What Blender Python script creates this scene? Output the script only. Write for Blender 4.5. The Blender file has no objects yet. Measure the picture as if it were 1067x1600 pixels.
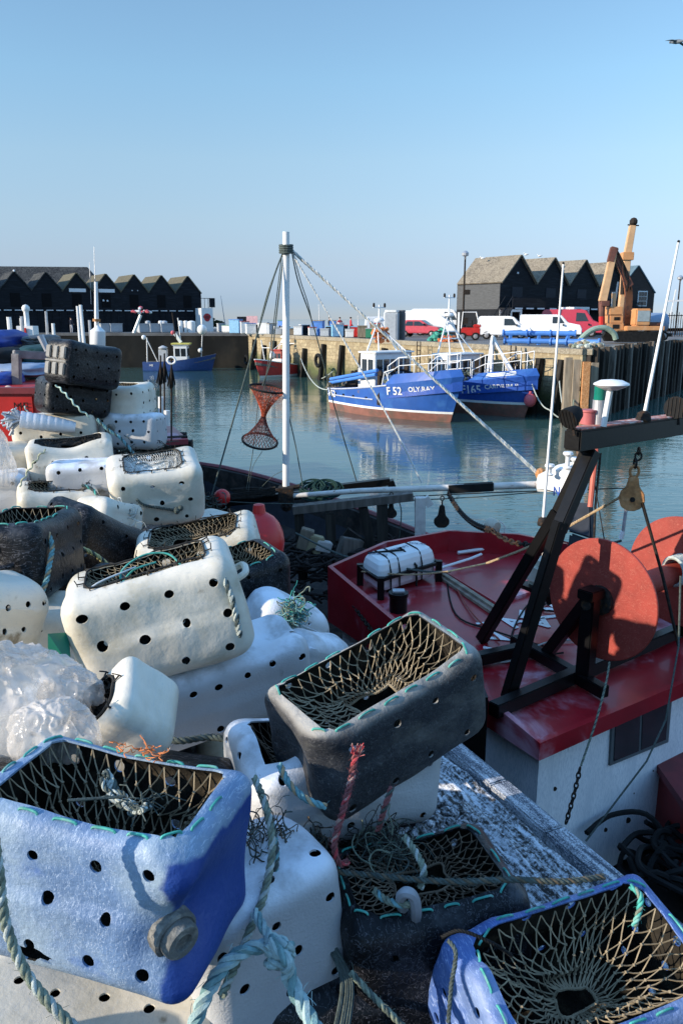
import bpy, bmesh, math, random
import numpy as np
from mathutils import Vector, Matrix, Euler, noise as mnoise
R = math.radians
SC = bpy.context.scene
COL = SC.collection
random.seed(7)
# ------------------------------------------------------------------ camera, sky, sun, exposure
EYE = 1.65
PITCH = math.atan(303/1244.4)
cam_d = bpy.data.cameras.new('camera'); cam = bpy.data.objects.new('camera', cam_d); COL.objects.link(cam)
cam_d.sensor_fit = 'HORIZONTAL'; cam_d.sensor_width = 24.0; cam_d.lens = 28.0
cam_d.clip_start = 0.05; cam_d.clip_end = 9000
cam.location = (0, 0, EYE); cam.rotation_euler = (R(90)-PITCH, 0, 0)
cam_d.dof.use_dof = True; cam_d.dof.focus_distance = 2.6; cam_d.dof.aperture_fstop = 22.0
SC.camera = cam
SUN_EL = R(18.5); SUN_V = Vector((-0.93, -0.36, 0)).normalized()
wd = bpy.data.worlds.new("World"); SC.world = wd; wd.use_nodes = True
wn = wd.node_tree; wn.nodes.clear()
sky = wn.nodes.new('ShaderNodeTexSky'); sky.sky_type = 'NISHITA'; sky.sun_disc = False
sky.sun_elevation = SUN_EL; sky.sun_rotation = math.atan2(SUN_V.x, SUN_V.y)
sky.air_density = 1.0; sky.dust_density = 0.0; sky.ozone_density = 1.0; sky.altitude = 0
bg = wn.nodes.new('ShaderNodeBackground'); bg.inputs[1].default_value = 0.15
wo = wn.nodes.new('ShaderNodeOutputWorld')
# sky tint by elevation: hazy grey-blue low down, overhead brightened to fill the shade
wtc = wn.nodes.new('ShaderNodeTexCoord'); wsp = wn.nodes.new('ShaderNodeSeparateXYZ'); wn.links.new(wtc.outputs['Generated'], wsp.inputs[0])
wcr = wn.nodes.new('ShaderNodeValToRGB'); wn.links.new(wsp.outputs['Z'], wcr.inputs[0])
SKY_TINT = [(0.02, (0.143, 0.205, 0.433)), (0.067, (0.243, 0.265, 0.386)), (0.112, (0.321, 0.34, 0.408)), (0.176, (0.399, 0.43, 0.461)), (0.255, (0.425, 0.506, 0.534)), (0.326, (0.439, 0.523, 0.553)), (0.45, (0.525, 0.68, 0.776)), (0.7, (0.788, 1.02, 1.165)), (1.0, (1.05, 1.36, 1.553))]
for i, (p, c) in enumerate(SKY_TINT):
    e_ = wcr.color_ramp.elements[0] if i == 0 else (wcr.color_ramp.elements[1] if i == 1 else wcr.color_ramp.elements.new(p))
    e_.position = p; e_.color = (*c, 1)
wvm = wn.nodes.new('ShaderNodeVectorMath'); wvm.operation = 'MULTIPLY'; wn.links.new(sky.outputs[0], wvm.inputs[0]); wn.links.new(wcr.outputs[0], wvm.inputs[1])
wv2 = wn.nodes.new('ShaderNodeVectorMath'); wv2.operation = 'SCALE'; wv2.inputs[3].default_value = 2.0; wn.links.new(wvm.outputs[0], wv2.inputs[0])
wn.links.new(wv2.outputs[0], bg.inputs[0]); wn.links.new(bg.outputs[0], wo.inputs[0])
sd = bpy.data.lights.new('sun', 'SUN'); sun = bpy.data.objects.new('sun', sd); COL.objects.link(sun)
sd.energy = 5.0; sd.angle = R(0.5); sd.color = (1.0, 0.88, 0.72)
to_sun = Vector((SUN_V.x*math.cos(SUN_EL), SUN_V.y*math.cos(SUN_EL), math.sin(SUN_EL)))
sun.rotation_euler = (-to_sun).to_track_quat('-Z', 'Y').to_euler()
SC.view_settings.view_transform = 'Standard'; SC.view_settings.look = 'None'
SC.view_settings.exposure = 0.38; SC.view_settings.gamma = 1.0
try:
    SC.cycles.use_denoising = True; SC.cycles.max_bounces = 6; SC.cycles.transparent_max_bounces = 8
    SC.cycles.caustics_reflective = False; SC.cycles.caustics_refractive = False
except Exception: pass

# ------------------------------------------------------------------ measuring helpers (photo pixel -> point of the place)
F = 1244.4
def _ray(px, py):
    x = (px-533.5)/F; y = (800-py)/F
    return (x, math.cos(PITCH)+y*math.sin(PITCH), -math.sin(PITCH)+y*math.cos(PITCH))
def atz(px, py, z):
    d = _ray(px, py); t = (z-EYE)/d[2]; return Vector((d[0]*t, d[1]*t, z))
def aty(px, py, Y):
    d = _ray(px, py); t = Y/d[1]; return Vector((d[0]*t, Y, EYE+d[2]*t))

# ------------------------------------------------------------------ materials
MATS = {}
def mat(name, col=(.5,.5,.5), rough=.6, metal=0., var=.15, vscale=6., col2=None, c2pos=(.45,.65), c2scale=3., bump=0., bscale=40.,
        stretch=(1,1,1), spec=.5, top=None, topamt=.6, trans=0., alpha=1., emit=None, grain=None, coat=0., scratch=None, stain=None, deep=None):
    """procedural paint: base + tonal noise + second colour in patches + film lying on upward faces + bump"""
    if name in MATS: return MATS[name]
    if max(col) < .06 and spec == .5: spec = .12 if rough > .6 else .25
    m = bpy.data.materials.new(name); MATS[name] = m; m.use_nodes = True
    nt = m.node_tree; N = nt.nodes; L = nt.links
    b = N['Principled BSDF']
    tc = N.new('ShaderNodeTexCoord'); oi = N.new('ShaderNodeObjectInfo')
    mp = N.new('ShaderNodeMapping'); mp.inputs['Scale'].default_value = stretch
    L.new(tc.outputs['Object'], mp.inputs[0])
    def nz(scale, detail=6, dist=0., rough_=.6):
        n = N.new('ShaderNodeTexNoise'); n.noise_dimensions = '4D'; n.inputs['Scale'].default_value = scale
        n.inputs['Detail'].default_value = detail; n.inputs['Roughness'].default_value = rough_
        n.inputs['Distortion'].default_value = dist
        mu = N.new('ShaderNodeMath'); mu.operation = 'MULTIPLY'; mu.inputs[1].default_value = 37.
        L.new(oi.outputs['Random'], mu.inputs[0]); L.new(mu.outputs[0], n.inputs['W'])
        L.new(mp.outputs[0], n.inputs['Vector']); return n.outputs['Fac']
    def ramp(src, a, c):
        r = N.new('ShaderNodeMapRange'); r.inputs['From Min'].default_value = a; r.inputs['From Max'].default_value = c
        r.interpolation_type = 'SMOOTHSTEP'
        L.new(src, r.inputs['Value']); return r.outputs[0]
    def mix(fac, A, B, mode='MIX'):
        x = N.new('ShaderNodeMix'); x.data_type = 'RGBA'; x.blend_type = mode
        if isinstance(fac, float): x.inputs['Factor'].default_value = fac
        else: L.new(fac, x.inputs['Factor'])
        for i, v in ((6, A), (7, B)):
            if isinstance(v, tuple): x.inputs[i].default_value = (*v[:3], 1)
            else: L.new(v, x.inputs[i])
        return x.outputs[2]
    lo = tuple(c*(1-var) for c in col); hi = tuple(min(1, c*(1+var)) for c in col)
    out = mix(ramp(nz(vscale), .3, .7), lo, hi)
    if col2: out = mix(ramp(nz(c2scale, 8, .3), *c2pos), out, col2)
    if grain: out = mix(ramp(nz(grain[1], 3), .45, .62), out, grain[0])
    if scratch:
        mp2 = N.new('ShaderNodeMapping'); mp2.inputs['Scale'].default_value = scratch[2]; mp2.inputs['Rotation'].default_value = (.3, .5, .6)
        L.new(tc.outputs['Object'], mp2.inputs[0])
        n = N.new('ShaderNodeTexNoise'); n.inputs['Scale'].default_value = scratch[1]; n.inputs['Detail'].default_value = 3
        n.inputs['Distortion'].default_value = 1.2
        L.new(mp2.outputs[0], n.inputs['Vector'])
        s1 = N.new('ShaderNodeMath'); s1.operation = 'SUBTRACT'; s1.inputs[1].default_value = .5; L.new(n.outputs['Fac'], s1.inputs[0])
        s2 = N.new('ShaderNodeMath'); s2.operation = 'ABSOLUTE'; L.new(s1.outputs[0], s2.inputs[0])
        out = mix(ramp(s2.outputs[0], .018, .0), out, scratch[0])
    if stain:
        out = mix(ramp(nz(stain[1], 8, .6), stain[2], stain[2]+.12), out, stain[0])
    if deep:     # deep colour on the +x end and along the bottom (deep = colour, x limit, z limit)
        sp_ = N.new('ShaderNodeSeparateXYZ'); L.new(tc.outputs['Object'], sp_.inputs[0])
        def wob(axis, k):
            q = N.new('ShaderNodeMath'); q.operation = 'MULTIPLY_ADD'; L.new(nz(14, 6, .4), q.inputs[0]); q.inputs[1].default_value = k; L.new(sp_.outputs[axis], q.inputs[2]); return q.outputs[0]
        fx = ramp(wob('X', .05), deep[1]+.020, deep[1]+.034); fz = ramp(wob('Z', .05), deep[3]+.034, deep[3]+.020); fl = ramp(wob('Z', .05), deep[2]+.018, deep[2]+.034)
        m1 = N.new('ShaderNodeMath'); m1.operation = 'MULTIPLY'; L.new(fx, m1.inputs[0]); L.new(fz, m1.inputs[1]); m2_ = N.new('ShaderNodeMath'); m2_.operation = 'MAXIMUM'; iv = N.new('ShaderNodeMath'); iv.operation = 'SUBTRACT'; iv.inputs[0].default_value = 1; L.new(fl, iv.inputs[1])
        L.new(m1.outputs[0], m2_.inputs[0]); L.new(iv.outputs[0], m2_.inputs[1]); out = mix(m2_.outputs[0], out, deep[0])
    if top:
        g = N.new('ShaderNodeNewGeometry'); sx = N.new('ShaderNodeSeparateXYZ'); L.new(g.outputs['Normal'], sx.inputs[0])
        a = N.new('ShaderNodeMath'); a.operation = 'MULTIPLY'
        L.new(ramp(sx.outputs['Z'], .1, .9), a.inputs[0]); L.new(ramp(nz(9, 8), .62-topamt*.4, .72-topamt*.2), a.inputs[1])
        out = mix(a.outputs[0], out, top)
    L.new(out, b.inputs['Base Color'])
    b.inputs['Roughness'].default_value = rough; b.inputs['Metallic'].default_value = metal
    b.inputs['Specular IOR Level'].default_value = spec
    b.inputs['Transmission Weight'].default_value = trans; b.inputs['Alpha'].default_value = alpha
    b.inputs['Coat Weight'].default_value = coat
    if emit: b.inputs['Emission Color'].default_value = (*col, 1); b.inputs['Emission Strength'].default_value = emit
    if bump:
        bn = N.new('ShaderNodeBump'); bn.inputs['Strength'].default_value = min(1, bump); bn.inputs['Distance'].default_value = .004*max(1, bump)
        L.new(nz(bscale, 5), bn.inputs['Height']); L.new(bn.outputs[0], b.inputs['Normal'])
    return m

# ------------------------------------------------------------------ mesh collector
WM = {}
def tag(o, label=None, cat=None, group=None, kind=None):
    if label: o['label'] = label
    if cat: o['category'] = cat
    if group: o['group'] = group
    if kind: o['kind'] = kind
    return o
def empty(name, loc=(0,0,0), rz=0., label=None, cat=None, group=None, rot=None):
    o = bpy.data.objects.new(name, None); COL.objects.link(o); o.empty_display_size = .1
    o.location = loc; o.rotation_euler = rot if rot is not None else (0, 0, rz)
    WM[o.name] = Matrix.LocRotScale(Vector(loc), Euler(o.rotation_euler), None)
    return tag(o, label, cat, group)
def basis(d, up=Vector((0,0,1))):
    d = d.normalized()
    if abs(d.dot(up)) > .99: up = Vector((1,0,0))
    x = d.cross(up).normalized(); y = x.cross(d).normalized(); return x, y
class MB:
    def __init__(s): s.v = []; s.f = []; s.mi = []; s.m = 0
    def slot(s, i): s.m = i; return s
    def add(s, V, Fc):
        n = len(s.v); s.v += [tuple(p) for p in V]
        s.f += [tuple(i+n for i in f) for f in Fc]; s.mi += [s.m]*len(Fc); return s
    def box(s, c, d, rot=None):
        x, y, z = d[0]/2, d[1]/2, d[2]/2
        P = [Vector(q) for q in ((-x,-y,-z),(x,-y,-z),(x,y,-z),(-x,y,-z),(-x,-y,z),(x,-y,z),(x,y,z),(-x,y,z))]
        M = Euler(rot).to_matrix() if rot is not None and not isinstance(rot, Matrix) else rot
        if M: P = [M@q for q in P]
        c = Vector(c); return s.add([q+c for q in P], [(0,3,2,1),(4,5,6,7),(0,1,5,4),(1,2,6,5),(2,3,7,6),(3,0,4,7)])
    def b2(s, a, b):   # box from min corner to max corner
        return s.box([(a[i]+b[i])/2 for i in range(3)], [abs(b[i]-a[i]) for i in range(3)])
    def beam(s, p, q, w, h, up=Vector((0,0,1)), w2=None, h2=None):
        p = Vector(p); q = Vector(q); x, y = basis(q-p, up); w2 = w if w2 is None else w2; h2 = h if h2 is None else h2
        V = [p+x*(a*w/2)+y*(b*h/2) for a, b in ((-1,-1),(1,-1),(1,1),(-1,1))]+[q+x*(a*w2/2)+y*(b*h2/2) for a, b in ((-1,-1),(1,-1),(1,1),(-1,1))]
        return s.add(V, [(0,1,2,3),(7,6,5,4),(0,4,5,1),(1,5,6,2),(2,6,7,3),(3,7,4,0)])
    def tube(s, pts, r, n=8, caps=True, closed=False):
        pts = [Vector(p) for p in pts]; m = len(pts)
        rs = r if isinstance(r, (list, tuple)) else [r]*m
        V = []; Fc = []; px = None
        for i in range(m):
            if closed: d = pts[(i+1)%m]-pts[i-1]
            else: d = pts[min(i+1, m-1)]-pts[max(i-1, 0)]
            if d.length < 1e-9: d = Vector((0,0,1))
            d.normalize()
            if px is None: px, _ = basis(d)
            x = px-d*px.dot(d)
            if x.length < 1e-6: x, _ = basis(d)
            x.normalize(); px = x; y = d.cross(x)
            V += [pts[i]+(x*math.cos(2*math.pi*k/n)+y*math.sin(2*math.pi*k/n))*rs[i] for k in range(n)]
        for i in range(m if closed else m-1):
            j = (i+1) % m
            for k in range(n):
                k2 = (k+1) % n; Fc.append((i*n+k, i*n+k2, j*n+k2, j*n+k))
        if caps and not closed: Fc.append(tuple(range(n-1,-1,-1))); Fc.append(tuple((m-1)*n+k for k in range(n)))
        return s.add(V, Fc)
    def rope(s, pts, r, pitch=None, strands=3, n=5, step=None, fray=0):
        """laid rope: strands twisted round a smooth path"""
        pts = smooth([Vector(p) for p in pts], 6) if len(pts) > 2 else [Vector(p) for p in pts]
        pitch = pitch or r*5.6; step = step or pitch/8
        P = resample(pts, step); m = len(P); px = None; fr = []
        for i in range(m):
            d = (P[min(i+1, m-1)]-P[max(i-1, 0)]).normalized()
            if px is None: px, _ = basis(d)
            x = (px-d*px.dot(d)).normalized(); px = x; fr.append((x, d.cross(x)))
        sr = r*.52; base = s.m
        for q in range(strands):
            s.m = base+(q % 2 if strands > 1 else 0)
            path = []
            for i in range(m):
                a = 2*math.pi*(i*step/pitch+q/strands); x, y = fr[i]
                path.append(P[i]+(x*math.cos(a)+y*math.sin(a))*r*.56)
            s.tube(path, sr, n)
        s.m = base
        if fray:
            rr = random.Random(int(r*1e5)+m)
            for k in range(int(fray*m)):
                i = rr.randrange(m); x, y = fr[i]; a = rr.uniform(0, 6.28); d = x*math.cos(a)+y*math.sin(a); q = P[i]+d*r
                t_ = (P[min(i+1, m-1)]-P[max(i-1, 0)]).normalized()*rr.uniform(-1,1)*r*1.6
                s.tube([q, q+d*r*rr.uniform(.2,.6)+t_*.5, q+d*r*rr.uniform(.3,1.1)+t_], r*.045, 3, caps=False)
        return s
    def lathe(s, prof, c=(0,0,0), axis=(0,0,1), n=24):
        c = Vector(c); a = Vector(axis).normalized(); x, y = basis(a); V = []; Fc = []
        for r, h in prof:
            V += [c+a*h+(x*math.cos(2*math.pi*k/n)+y*math.sin(2*math.pi*k/n))*max(r, 1e-4) for k in range(n)]
        for i in range(len(prof)-1):
            for k in range(n):
                k2 = (k+1) % n; Fc.append((i*n+k, (i+1)*n+k, (i+1)*n+k2, i*n+k2))
        Fc.append(tuple(range(n))); Fc.append(tuple((len(prof)-1)*n+k for k in range(n-1,-1,-1)))
        return s.add(V, Fc)
    def ball(s, c, r, n=16, sq=(1,1,1)):
        c = Vector(c); m = n//2; V = []; Fc = []
        for i in range(m+1):
            t = math.pi*i/m
            for k in range(n):
                a = 2*math.pi*k/n
                V.append(c+Vector((math.sin(t)*math.cos(a)*r*sq[0], math.sin(t)*math.sin(a)*r*sq[1], math.cos(t)*r*sq[2])))
        for i in range(m):
            for k in range(n):
                k2 = (k+1) % n; Fc.append((i*n+k, (i+1)*n+k, (i+1)*n+k2, i*n+k2))
        return s.add(V, Fc)
    def prism(s, poly, h, M=None, z0=0.):
        """polygon in xy extruded z0..z0+h, mapped by matrix M"""
        n = len(poly); V = [Vector((p[0], p[1], z0)) for p in poly]+[Vector((p[0], p[1], z0+h)) for p in poly]
        if M: V = [M@v for v in V]
        return s.add(V, [tuple(range(n-1,-1,-1)), tuple(range(n, 2*n))]+[(i, (i+1)%n, n+(i+1)%n, n+i) for i in range(n)])
    def loft(s, A, B, closed=True):
        n = len(A); k = n if closed else n-1
        return s.add(list(A)+list(B), [(i, (i+1)%n, n+(i+1)%n, n+i) for i in range(k)])
    def slab(s, quad, t):
        """four points (counter-clockwise from outside) thickened inwards by t"""
        q = [Vector(p) for p in quad]; n = (q[1]-q[0]).cross(q[2]-q[0]).normalized()
        b = [p-n*t for p in q]
        return s.add(q+b, [(0,1,2,3),(7,6,5,4),(0,4,5,1),(1,5,6,2),(2,6,7,3),(3,7,4,0)])
    def build(s, name, mats, parent=None, smooth_=False, world=False, bevel=0., angle=35):
        if parent is not None and world:
            Mi = WM[parent.name].inverted(); V = [Mi@Vector(p) for p in s.v]
        else: V = s.v
        me = bpy.data.meshes.new(name); me.from_pydata([tuple(p) for p in V], [], s.f)
        for m in (mats if isinstance(mats, (list, tuple)) else [mats]): me.materials.append(m)
        nm = len(me.materials)
        me.polygons.foreach_set('material_index', [min(i, nm-1) for i in s.mi])
        o = bpy.data.objects.new(name, me); COL.objects.link(o)
        if parent is not None: o.parent = parent; WM[o.name] = WM[parent.name]
        else: WM[o.name] = Matrix.Identity(4)
        if smooth_ or bevel:
            bm = bmesh.new(); bm.from_mesh(me)
            if bevel:
                bmesh.ops.remove_doubles(bm, verts=bm.verts, dist=1e-5)
                es = [e for e in bm.edges if len(e.link_faces) == 2 and e.calc_face_angle(0) > R(30)]
                bmesh.ops.bevel(bm, geom=es, offset=bevel, segments=2, affect='EDGES', clamp_overlap=True)
            for f in bm.faces: f.smooth = True
            for e in bm.edges:
                if len(e.link_faces) == 2 and e.calc_face_angle(0) > R(angle): e.smooth = False
            bm.to_mesh(me); bm.free()
        me.validate(); return o
def smooth(pts, k=6, closed=False):
    out = []; n = len(pts)
    for i in range(n if closed else n-1):
        if closed: p = [pts[(i+j-1) % n] for j in range(4)]
        else: p = [pts[max(i-1,0)], pts[i], pts[i+1], pts[min(i+2,n-1)]]
        p = [Vector(q) for q in p]
        for j in range(k):
            t = j/k
            out.append(.5*((2*p[1])+(-p[0]+p[2])*t+(2*p[0]-5*p[1]+4*p[2]-p[3])*t*t+(-p[0]+3*p[1]-3*p[2]+p[3])*t**3))
    if not closed: out.append(Vector(pts[-1]))
    return out
def resample(P, step):
    out = [P[0].copy()]; acc = 0.
    for i in range(len(P)-1):
        a, b = P[i], P[i+1]; l = (b-a).length
        if l < 1e-9: continue
        t = step-acc
        while t <= l: out.append(a+(b-a)*(t/l)); t += step
        acc = (acc+l) % step
    if len(out) < 2: out.append(P[-1].copy())
    return out
def sag(a, b, d, n=10):
    a = Vector(a); b = Vector(b)
    return [a.lerp(b, i/n)-Vector((0,0,d*4*(i/n)*(1-i/n))) for i in range(n+1)]
def copy_thing(o, loc=None, rz=None, label=None, parent=None):
    c = o.copy(); COL.objects.link(c); c.parent = parent
    if parent is not None: c.matrix_parent_inverse = o.matrix_parent_inverse.copy()
    for ch in [x for x in bpy.data.objects if x.parent == o]: copy_thing(ch, parent=c)
    if loc is not None: c.location = loc
    if rz is not None: c.rotation_euler = (0, 0, rz)
    if label: c['label'] = label
    WM[c.name] = Matrix.LocRotScale(Vector(c.location), c.rotation_euler, None)
    return c
def text_mesh(body, size=1., ext=.0, bold=0.):
    cu = bpy.data.curves.new('t', 'FONT'); cu.body = body; cu.size = size; cu.extrude = ext; cu.align_x = 'CENTER'; cu.align_y = 'CENTER'; cu.offset = bold
    cu.resolution_u = 3
    o = bpy.data.objects.new('t', cu); COL.objects.link(o)
    dg = bpy.context.evaluated_depsgraph_get(); me = bpy.data.meshes.new_from_object(o.evaluated_get(dg))
    V = [v.co.copy() for v in me.vertices]; Fc = [tuple(p.vertices) for p in me.polygons]
    bpy.data.objects.remove(o); bpy.data.curves.remove(cu); bpy.data.meshes.remove(me)
    return V, Fc
def fnoise(p, s=1., seed=0.):
    return mnoise.noise(Vector(p)*s+Vector((seed*7.13, seed*3.7, seed*1.9)))
# ================================================================== materials used in many places
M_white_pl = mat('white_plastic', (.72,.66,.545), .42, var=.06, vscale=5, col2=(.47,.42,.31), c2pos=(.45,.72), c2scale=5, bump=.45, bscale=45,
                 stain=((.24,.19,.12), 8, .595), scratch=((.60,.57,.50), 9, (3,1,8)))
M_white_shade = mat('white_plastic_shaded', (.44,.445,.45), .55, var=.07, vscale=5, col2=(.40,.43,.46), c2pos=(.55,.78), c2scale=8, bump=.6, bscale=160,
                 stain=((.17,.16,.13), 9, .60), top=(.80,.84,.9), topamt=.7)  # white plastic darkened for pots lying in shade, frost film on top
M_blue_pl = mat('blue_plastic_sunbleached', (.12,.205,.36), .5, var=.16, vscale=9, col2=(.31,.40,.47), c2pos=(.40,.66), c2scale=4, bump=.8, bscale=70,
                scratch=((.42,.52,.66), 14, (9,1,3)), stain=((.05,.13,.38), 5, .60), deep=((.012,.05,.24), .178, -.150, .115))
M_blue_z = mat('blue_plastic', (.065,.13,.36), .5, var=.2, vscale=9, col2=(.20,.28,.46), c2pos=(.45,.7), c2scale=5, bump=.8, bscale=70, scratch=((.3,.4,.68), 12, (9,1,3)))
M_blue_deep = mat('blue_plastic_deep', (.02,.08,.42), .38, var=.25, vscale=8, bump=.5, bscale=40, col2=(.05,.14,.5), c2pos=(.5,.7))
M_black_pl = mat('black_plastic', (.004,.0045,.006), .36, var=.3, vscale=10, col2=(.016,.017,.021), c2pos=(.5,.75), c2scale=7, bump=.8, bscale=70,
                 scratch=((.10,.10,.11), 12, (5,1,5)), top=(.06,.063,.07), topamt=.3)
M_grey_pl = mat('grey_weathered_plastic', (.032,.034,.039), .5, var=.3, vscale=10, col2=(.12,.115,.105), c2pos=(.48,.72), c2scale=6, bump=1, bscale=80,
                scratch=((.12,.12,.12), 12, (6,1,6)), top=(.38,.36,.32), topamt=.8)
M_net_tan = mat('net_twine_tan', (.27,.215,.135), .85, var=.3, vscale=30)
M_net_black = mat('net_twine_black', (.035,.033,.03), .8, var=.3, vscale=30)
M_net_brown = mat('net_twine_brown', (.12,.085,.055), .85, var=.35, vscale=25)
M_teal = mat('twine_teal', (.05,.33,.27), .75, var=.35, vscale=40, col2=(.25,.45,.38), c2pos=(.5,.7), c2scale=30)
M_rope_w = mat('rope_pale', (.42,.46,.42), .85, var=.25, vscale=60, bump=.8, bscale=300)
M_rope_b = mat('rope_blue_green', (.16,.34,.36), .85, var=.3, vscale=60, bump=.8, bscale=300)
M_rope_d = mat('rope_dark', (.07,.09,.08), .9, var=.4, vscale=60, bump=.8, bscale=300)
M_rope_g = mat('rope_grey_green', (.20,.23,.17), .9, var=.4, vscale=60, bump=.8, bscale=300)
M_rope_t = mat('rope_tan', (.42,.30,.17), .9, var=.3, vscale=60, bump=.8, bscale=300)
M_rope_r = mat('rope_red', (.50,.06,.07), .9, var=.3, vscale=60, col2=(.45,.30,.25), c2pos=(.5,.6), c2scale=30, bump=.8, bscale=300)
M_blk = mat('black_gloss_paint', (.003,.003,.0035), .4, var=.3, bump=.3, bscale=30, col2=(.02,.018,.017), c2pos=(.64,.76), c2scale=12, spec=.25)
M_iron = mat('dark_iron', (.025,.022,.02), .7, var=.4, vscale=30, col2=(.09,.045,.02), c2pos=(.5,.7), c2scale=25, bump=.6, bscale=120)
M_rust = mat('rust', (.42,.19,.07), .85, var=.35, vscale=25, col2=(.62,.34,.16), c2pos=(.45,.7), c2scale=12, bump=.9, bscale=120)
M_redoxide = mat('red_oxide_paint', (.31,.042,.028), .6, var=.15, vscale=6, col2=(.22,.028,.02), c2pos=(.5,.75), c2scale=5, bump=.3, bscale=60, stain=((.13,.03,.02), 9, .64), scratch=((.40,.10,.07), 5, (5,1,5)))
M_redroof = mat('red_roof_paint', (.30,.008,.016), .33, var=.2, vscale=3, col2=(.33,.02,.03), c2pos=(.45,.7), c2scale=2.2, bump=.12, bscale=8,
                stain=((.60,.34,.40), 1.1, .54), coat=.15)  # pink patches paint frost and the sky's glare into the red
M_red = mat('red_gloss_paint', (.48,.02,.015), .35, var=.15, vscale=6, col2=(.3,.02,.015), c2pos=(.6,.7))
M_wpaint = mat('white_paint', (.78,.78,.76), .4, var=.05, vscale=4, stain=((.40,.30,.20), 9, .68))
M_wworn = mat('white_paint_worn', (.86,.88,.90), .5, var=.06, vscale=4, stain=((.20,.13,.08), 5, .68), stretch=(2.5,2.5,.5), col2=(.62,.67,.72), c2pos=(.5,.8), c2scale=3, bump=.15, bscale=30, grain=((.68,.72,.76), 60))
M_wrusty = mat('white_paint_rusty', (.66,.62,.56), .55, var=.12, vscale=10, stain=((.30,.15,.07), 14, .60), bump=.4, bscale=60)
M_alu = mat('grey_metal', (.45,.46,.48), .45, metal=.6, var=.15, vscale=10)
M_glass = mat('window_glass', (.02,.025,.03), .06, var=.2, spec=.7)
M_rubber = mat('black_rubber', (.015,.015,.015), .7, var=.3)
M_bhull = mat('blue_hull_paint', (.022,.09,.34), .4, var=.1, vscale=1.5, stain=((.16,.11,.09), 2.2, .62), col2=(.045,.15,.42), c2pos=(.5,.75), c2scale=1.2)
M_bdeep = mat('blue_deep_paint', (.02,.075,.34), .4, var=.15)
M_navy = mat('navy_hull_paint', (.02,.06,.20), .45, var=.15)
M_antif = mat('red_brown_antifoul', (.24,.10,.075), .8, var=.2, vscale=2, col2=(.14,.09,.07), c2pos=(.45,.65), c2scale=1.5)
M_rhull = mat('red_hull_paint', (.52,.05,.05), .45, var=.1)
M_wood = mat('weathered_timber', (.10,.085,.07), .85, var=.35, vscale=12, stretch=(1,1,.12), col2=(.19,.165,.14), c2pos=(.45,.65), c2scale=10, bump=.9, bscale=30)
M_wood_d = mat('tarred_timber', (.022,.02,.018), .8, var=.4, vscale=8, stretch=(1,1,.1), col2=(.06,.055,.045), c2pos=(.5,.7), c2scale=6, bump=.9, bscale=20)
M_wood_p = mat('pale_timber', (.26,.21,.15), .85, var=.3, vscale=8, stretch=(1,1,.1), bump=.8, bscale=20)
M_lamp = mat('lamp_lens', (.5,.52,.5), .15, var=.1)

# ================================================================== setting: harbour water, quays
WZ = -3.7
def water_mat():
    m = bpy.data.materials.new('harbour_water'); m.use_nodes = True; nt = m.node_tree; N = nt.nodes; L = nt.links
    b = N['Principled BSDF']; b.inputs['Base Color'].default_value = (.045,.105,.095,1); b.inputs['Roughness'].default_value = .035
    b.inputs['IOR'].default_value = 1.5; b.inputs['Specular IOR Level'].default_value = .5
    g = N.new('ShaderNodeNewGeometry')
    def nz(sc, det, st, dist=0.):
        mp = N.new('ShaderNodeMapping'); mp.inputs['Scale'].default_value = st; L.new(g.outputs['Position'], mp.inputs[0])
        n = N.new('ShaderNodeTexNoise'); n.inputs['Scale'].default_value = sc; n.inputs['Detail'].default_value = det
        n.inputs['Distortion'].default_value = dist; L.new(mp.outputs[0], n.inputs['Vector']); return n.outputs['Fac']
    a = nz(1.0, 3, (.55,1.2,1), .4); c = nz(3.2, 3, (.6,1.5,1), .3); d = nz(.16, 2, (1,1,1))
    mu = N.new('ShaderNodeMath'); mu.operation = 'MULTIPLY_ADD'; L.new(a, mu.inputs[0]); mu.inputs[1].default_value = 1.9; L.new(c, mu.inputs[2])
    mr = N.new('ShaderNodeMapRange'); mr.inputs['From Min'].default_value = .35; mr.inputs['From Max'].default_value = .65
    mr.inputs['To Min'].default_value = .25; mr.inputs['To Max'].default_value = 1.; L.new(d, mr.inputs['Value'])
    m2 = N.new('ShaderNodeMath'); m2.operation = 'MULTIPLY'; L.new(mu.outputs[0], m2.inputs[0]); L.new(mr.outputs[0], m2.inputs[1])
    bn = N.new('ShaderNodeBump'); bn.inputs['Strength'].default_value = .55; bn.inputs['Distance'].default_value = .027
    L.new(m2.outputs[0], bn.inputs['Height']); L.new(bn.outputs[0], b.inputs['Normal']); return m
MB().add([(-2500,-300,WZ),(2500,-300,WZ),(2500,5000,WZ),(-2500,5000,WZ)], [(0,1,2,3)]).build('harbour_water', water_mat())
tag(bpy.data.objects['harbour_water'], kind='structure')
M_seabed = mat('mud', (.05,.05,.04), .9)
tag(MB().add([(-2500,-300,WZ-3),(2500,-300,WZ-3),(2500,5000,WZ-3),(-2500,5000,WZ-3)], [(0,1,2,3)]).build('harbour_bed', M_seabed), kind='structure')

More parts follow.
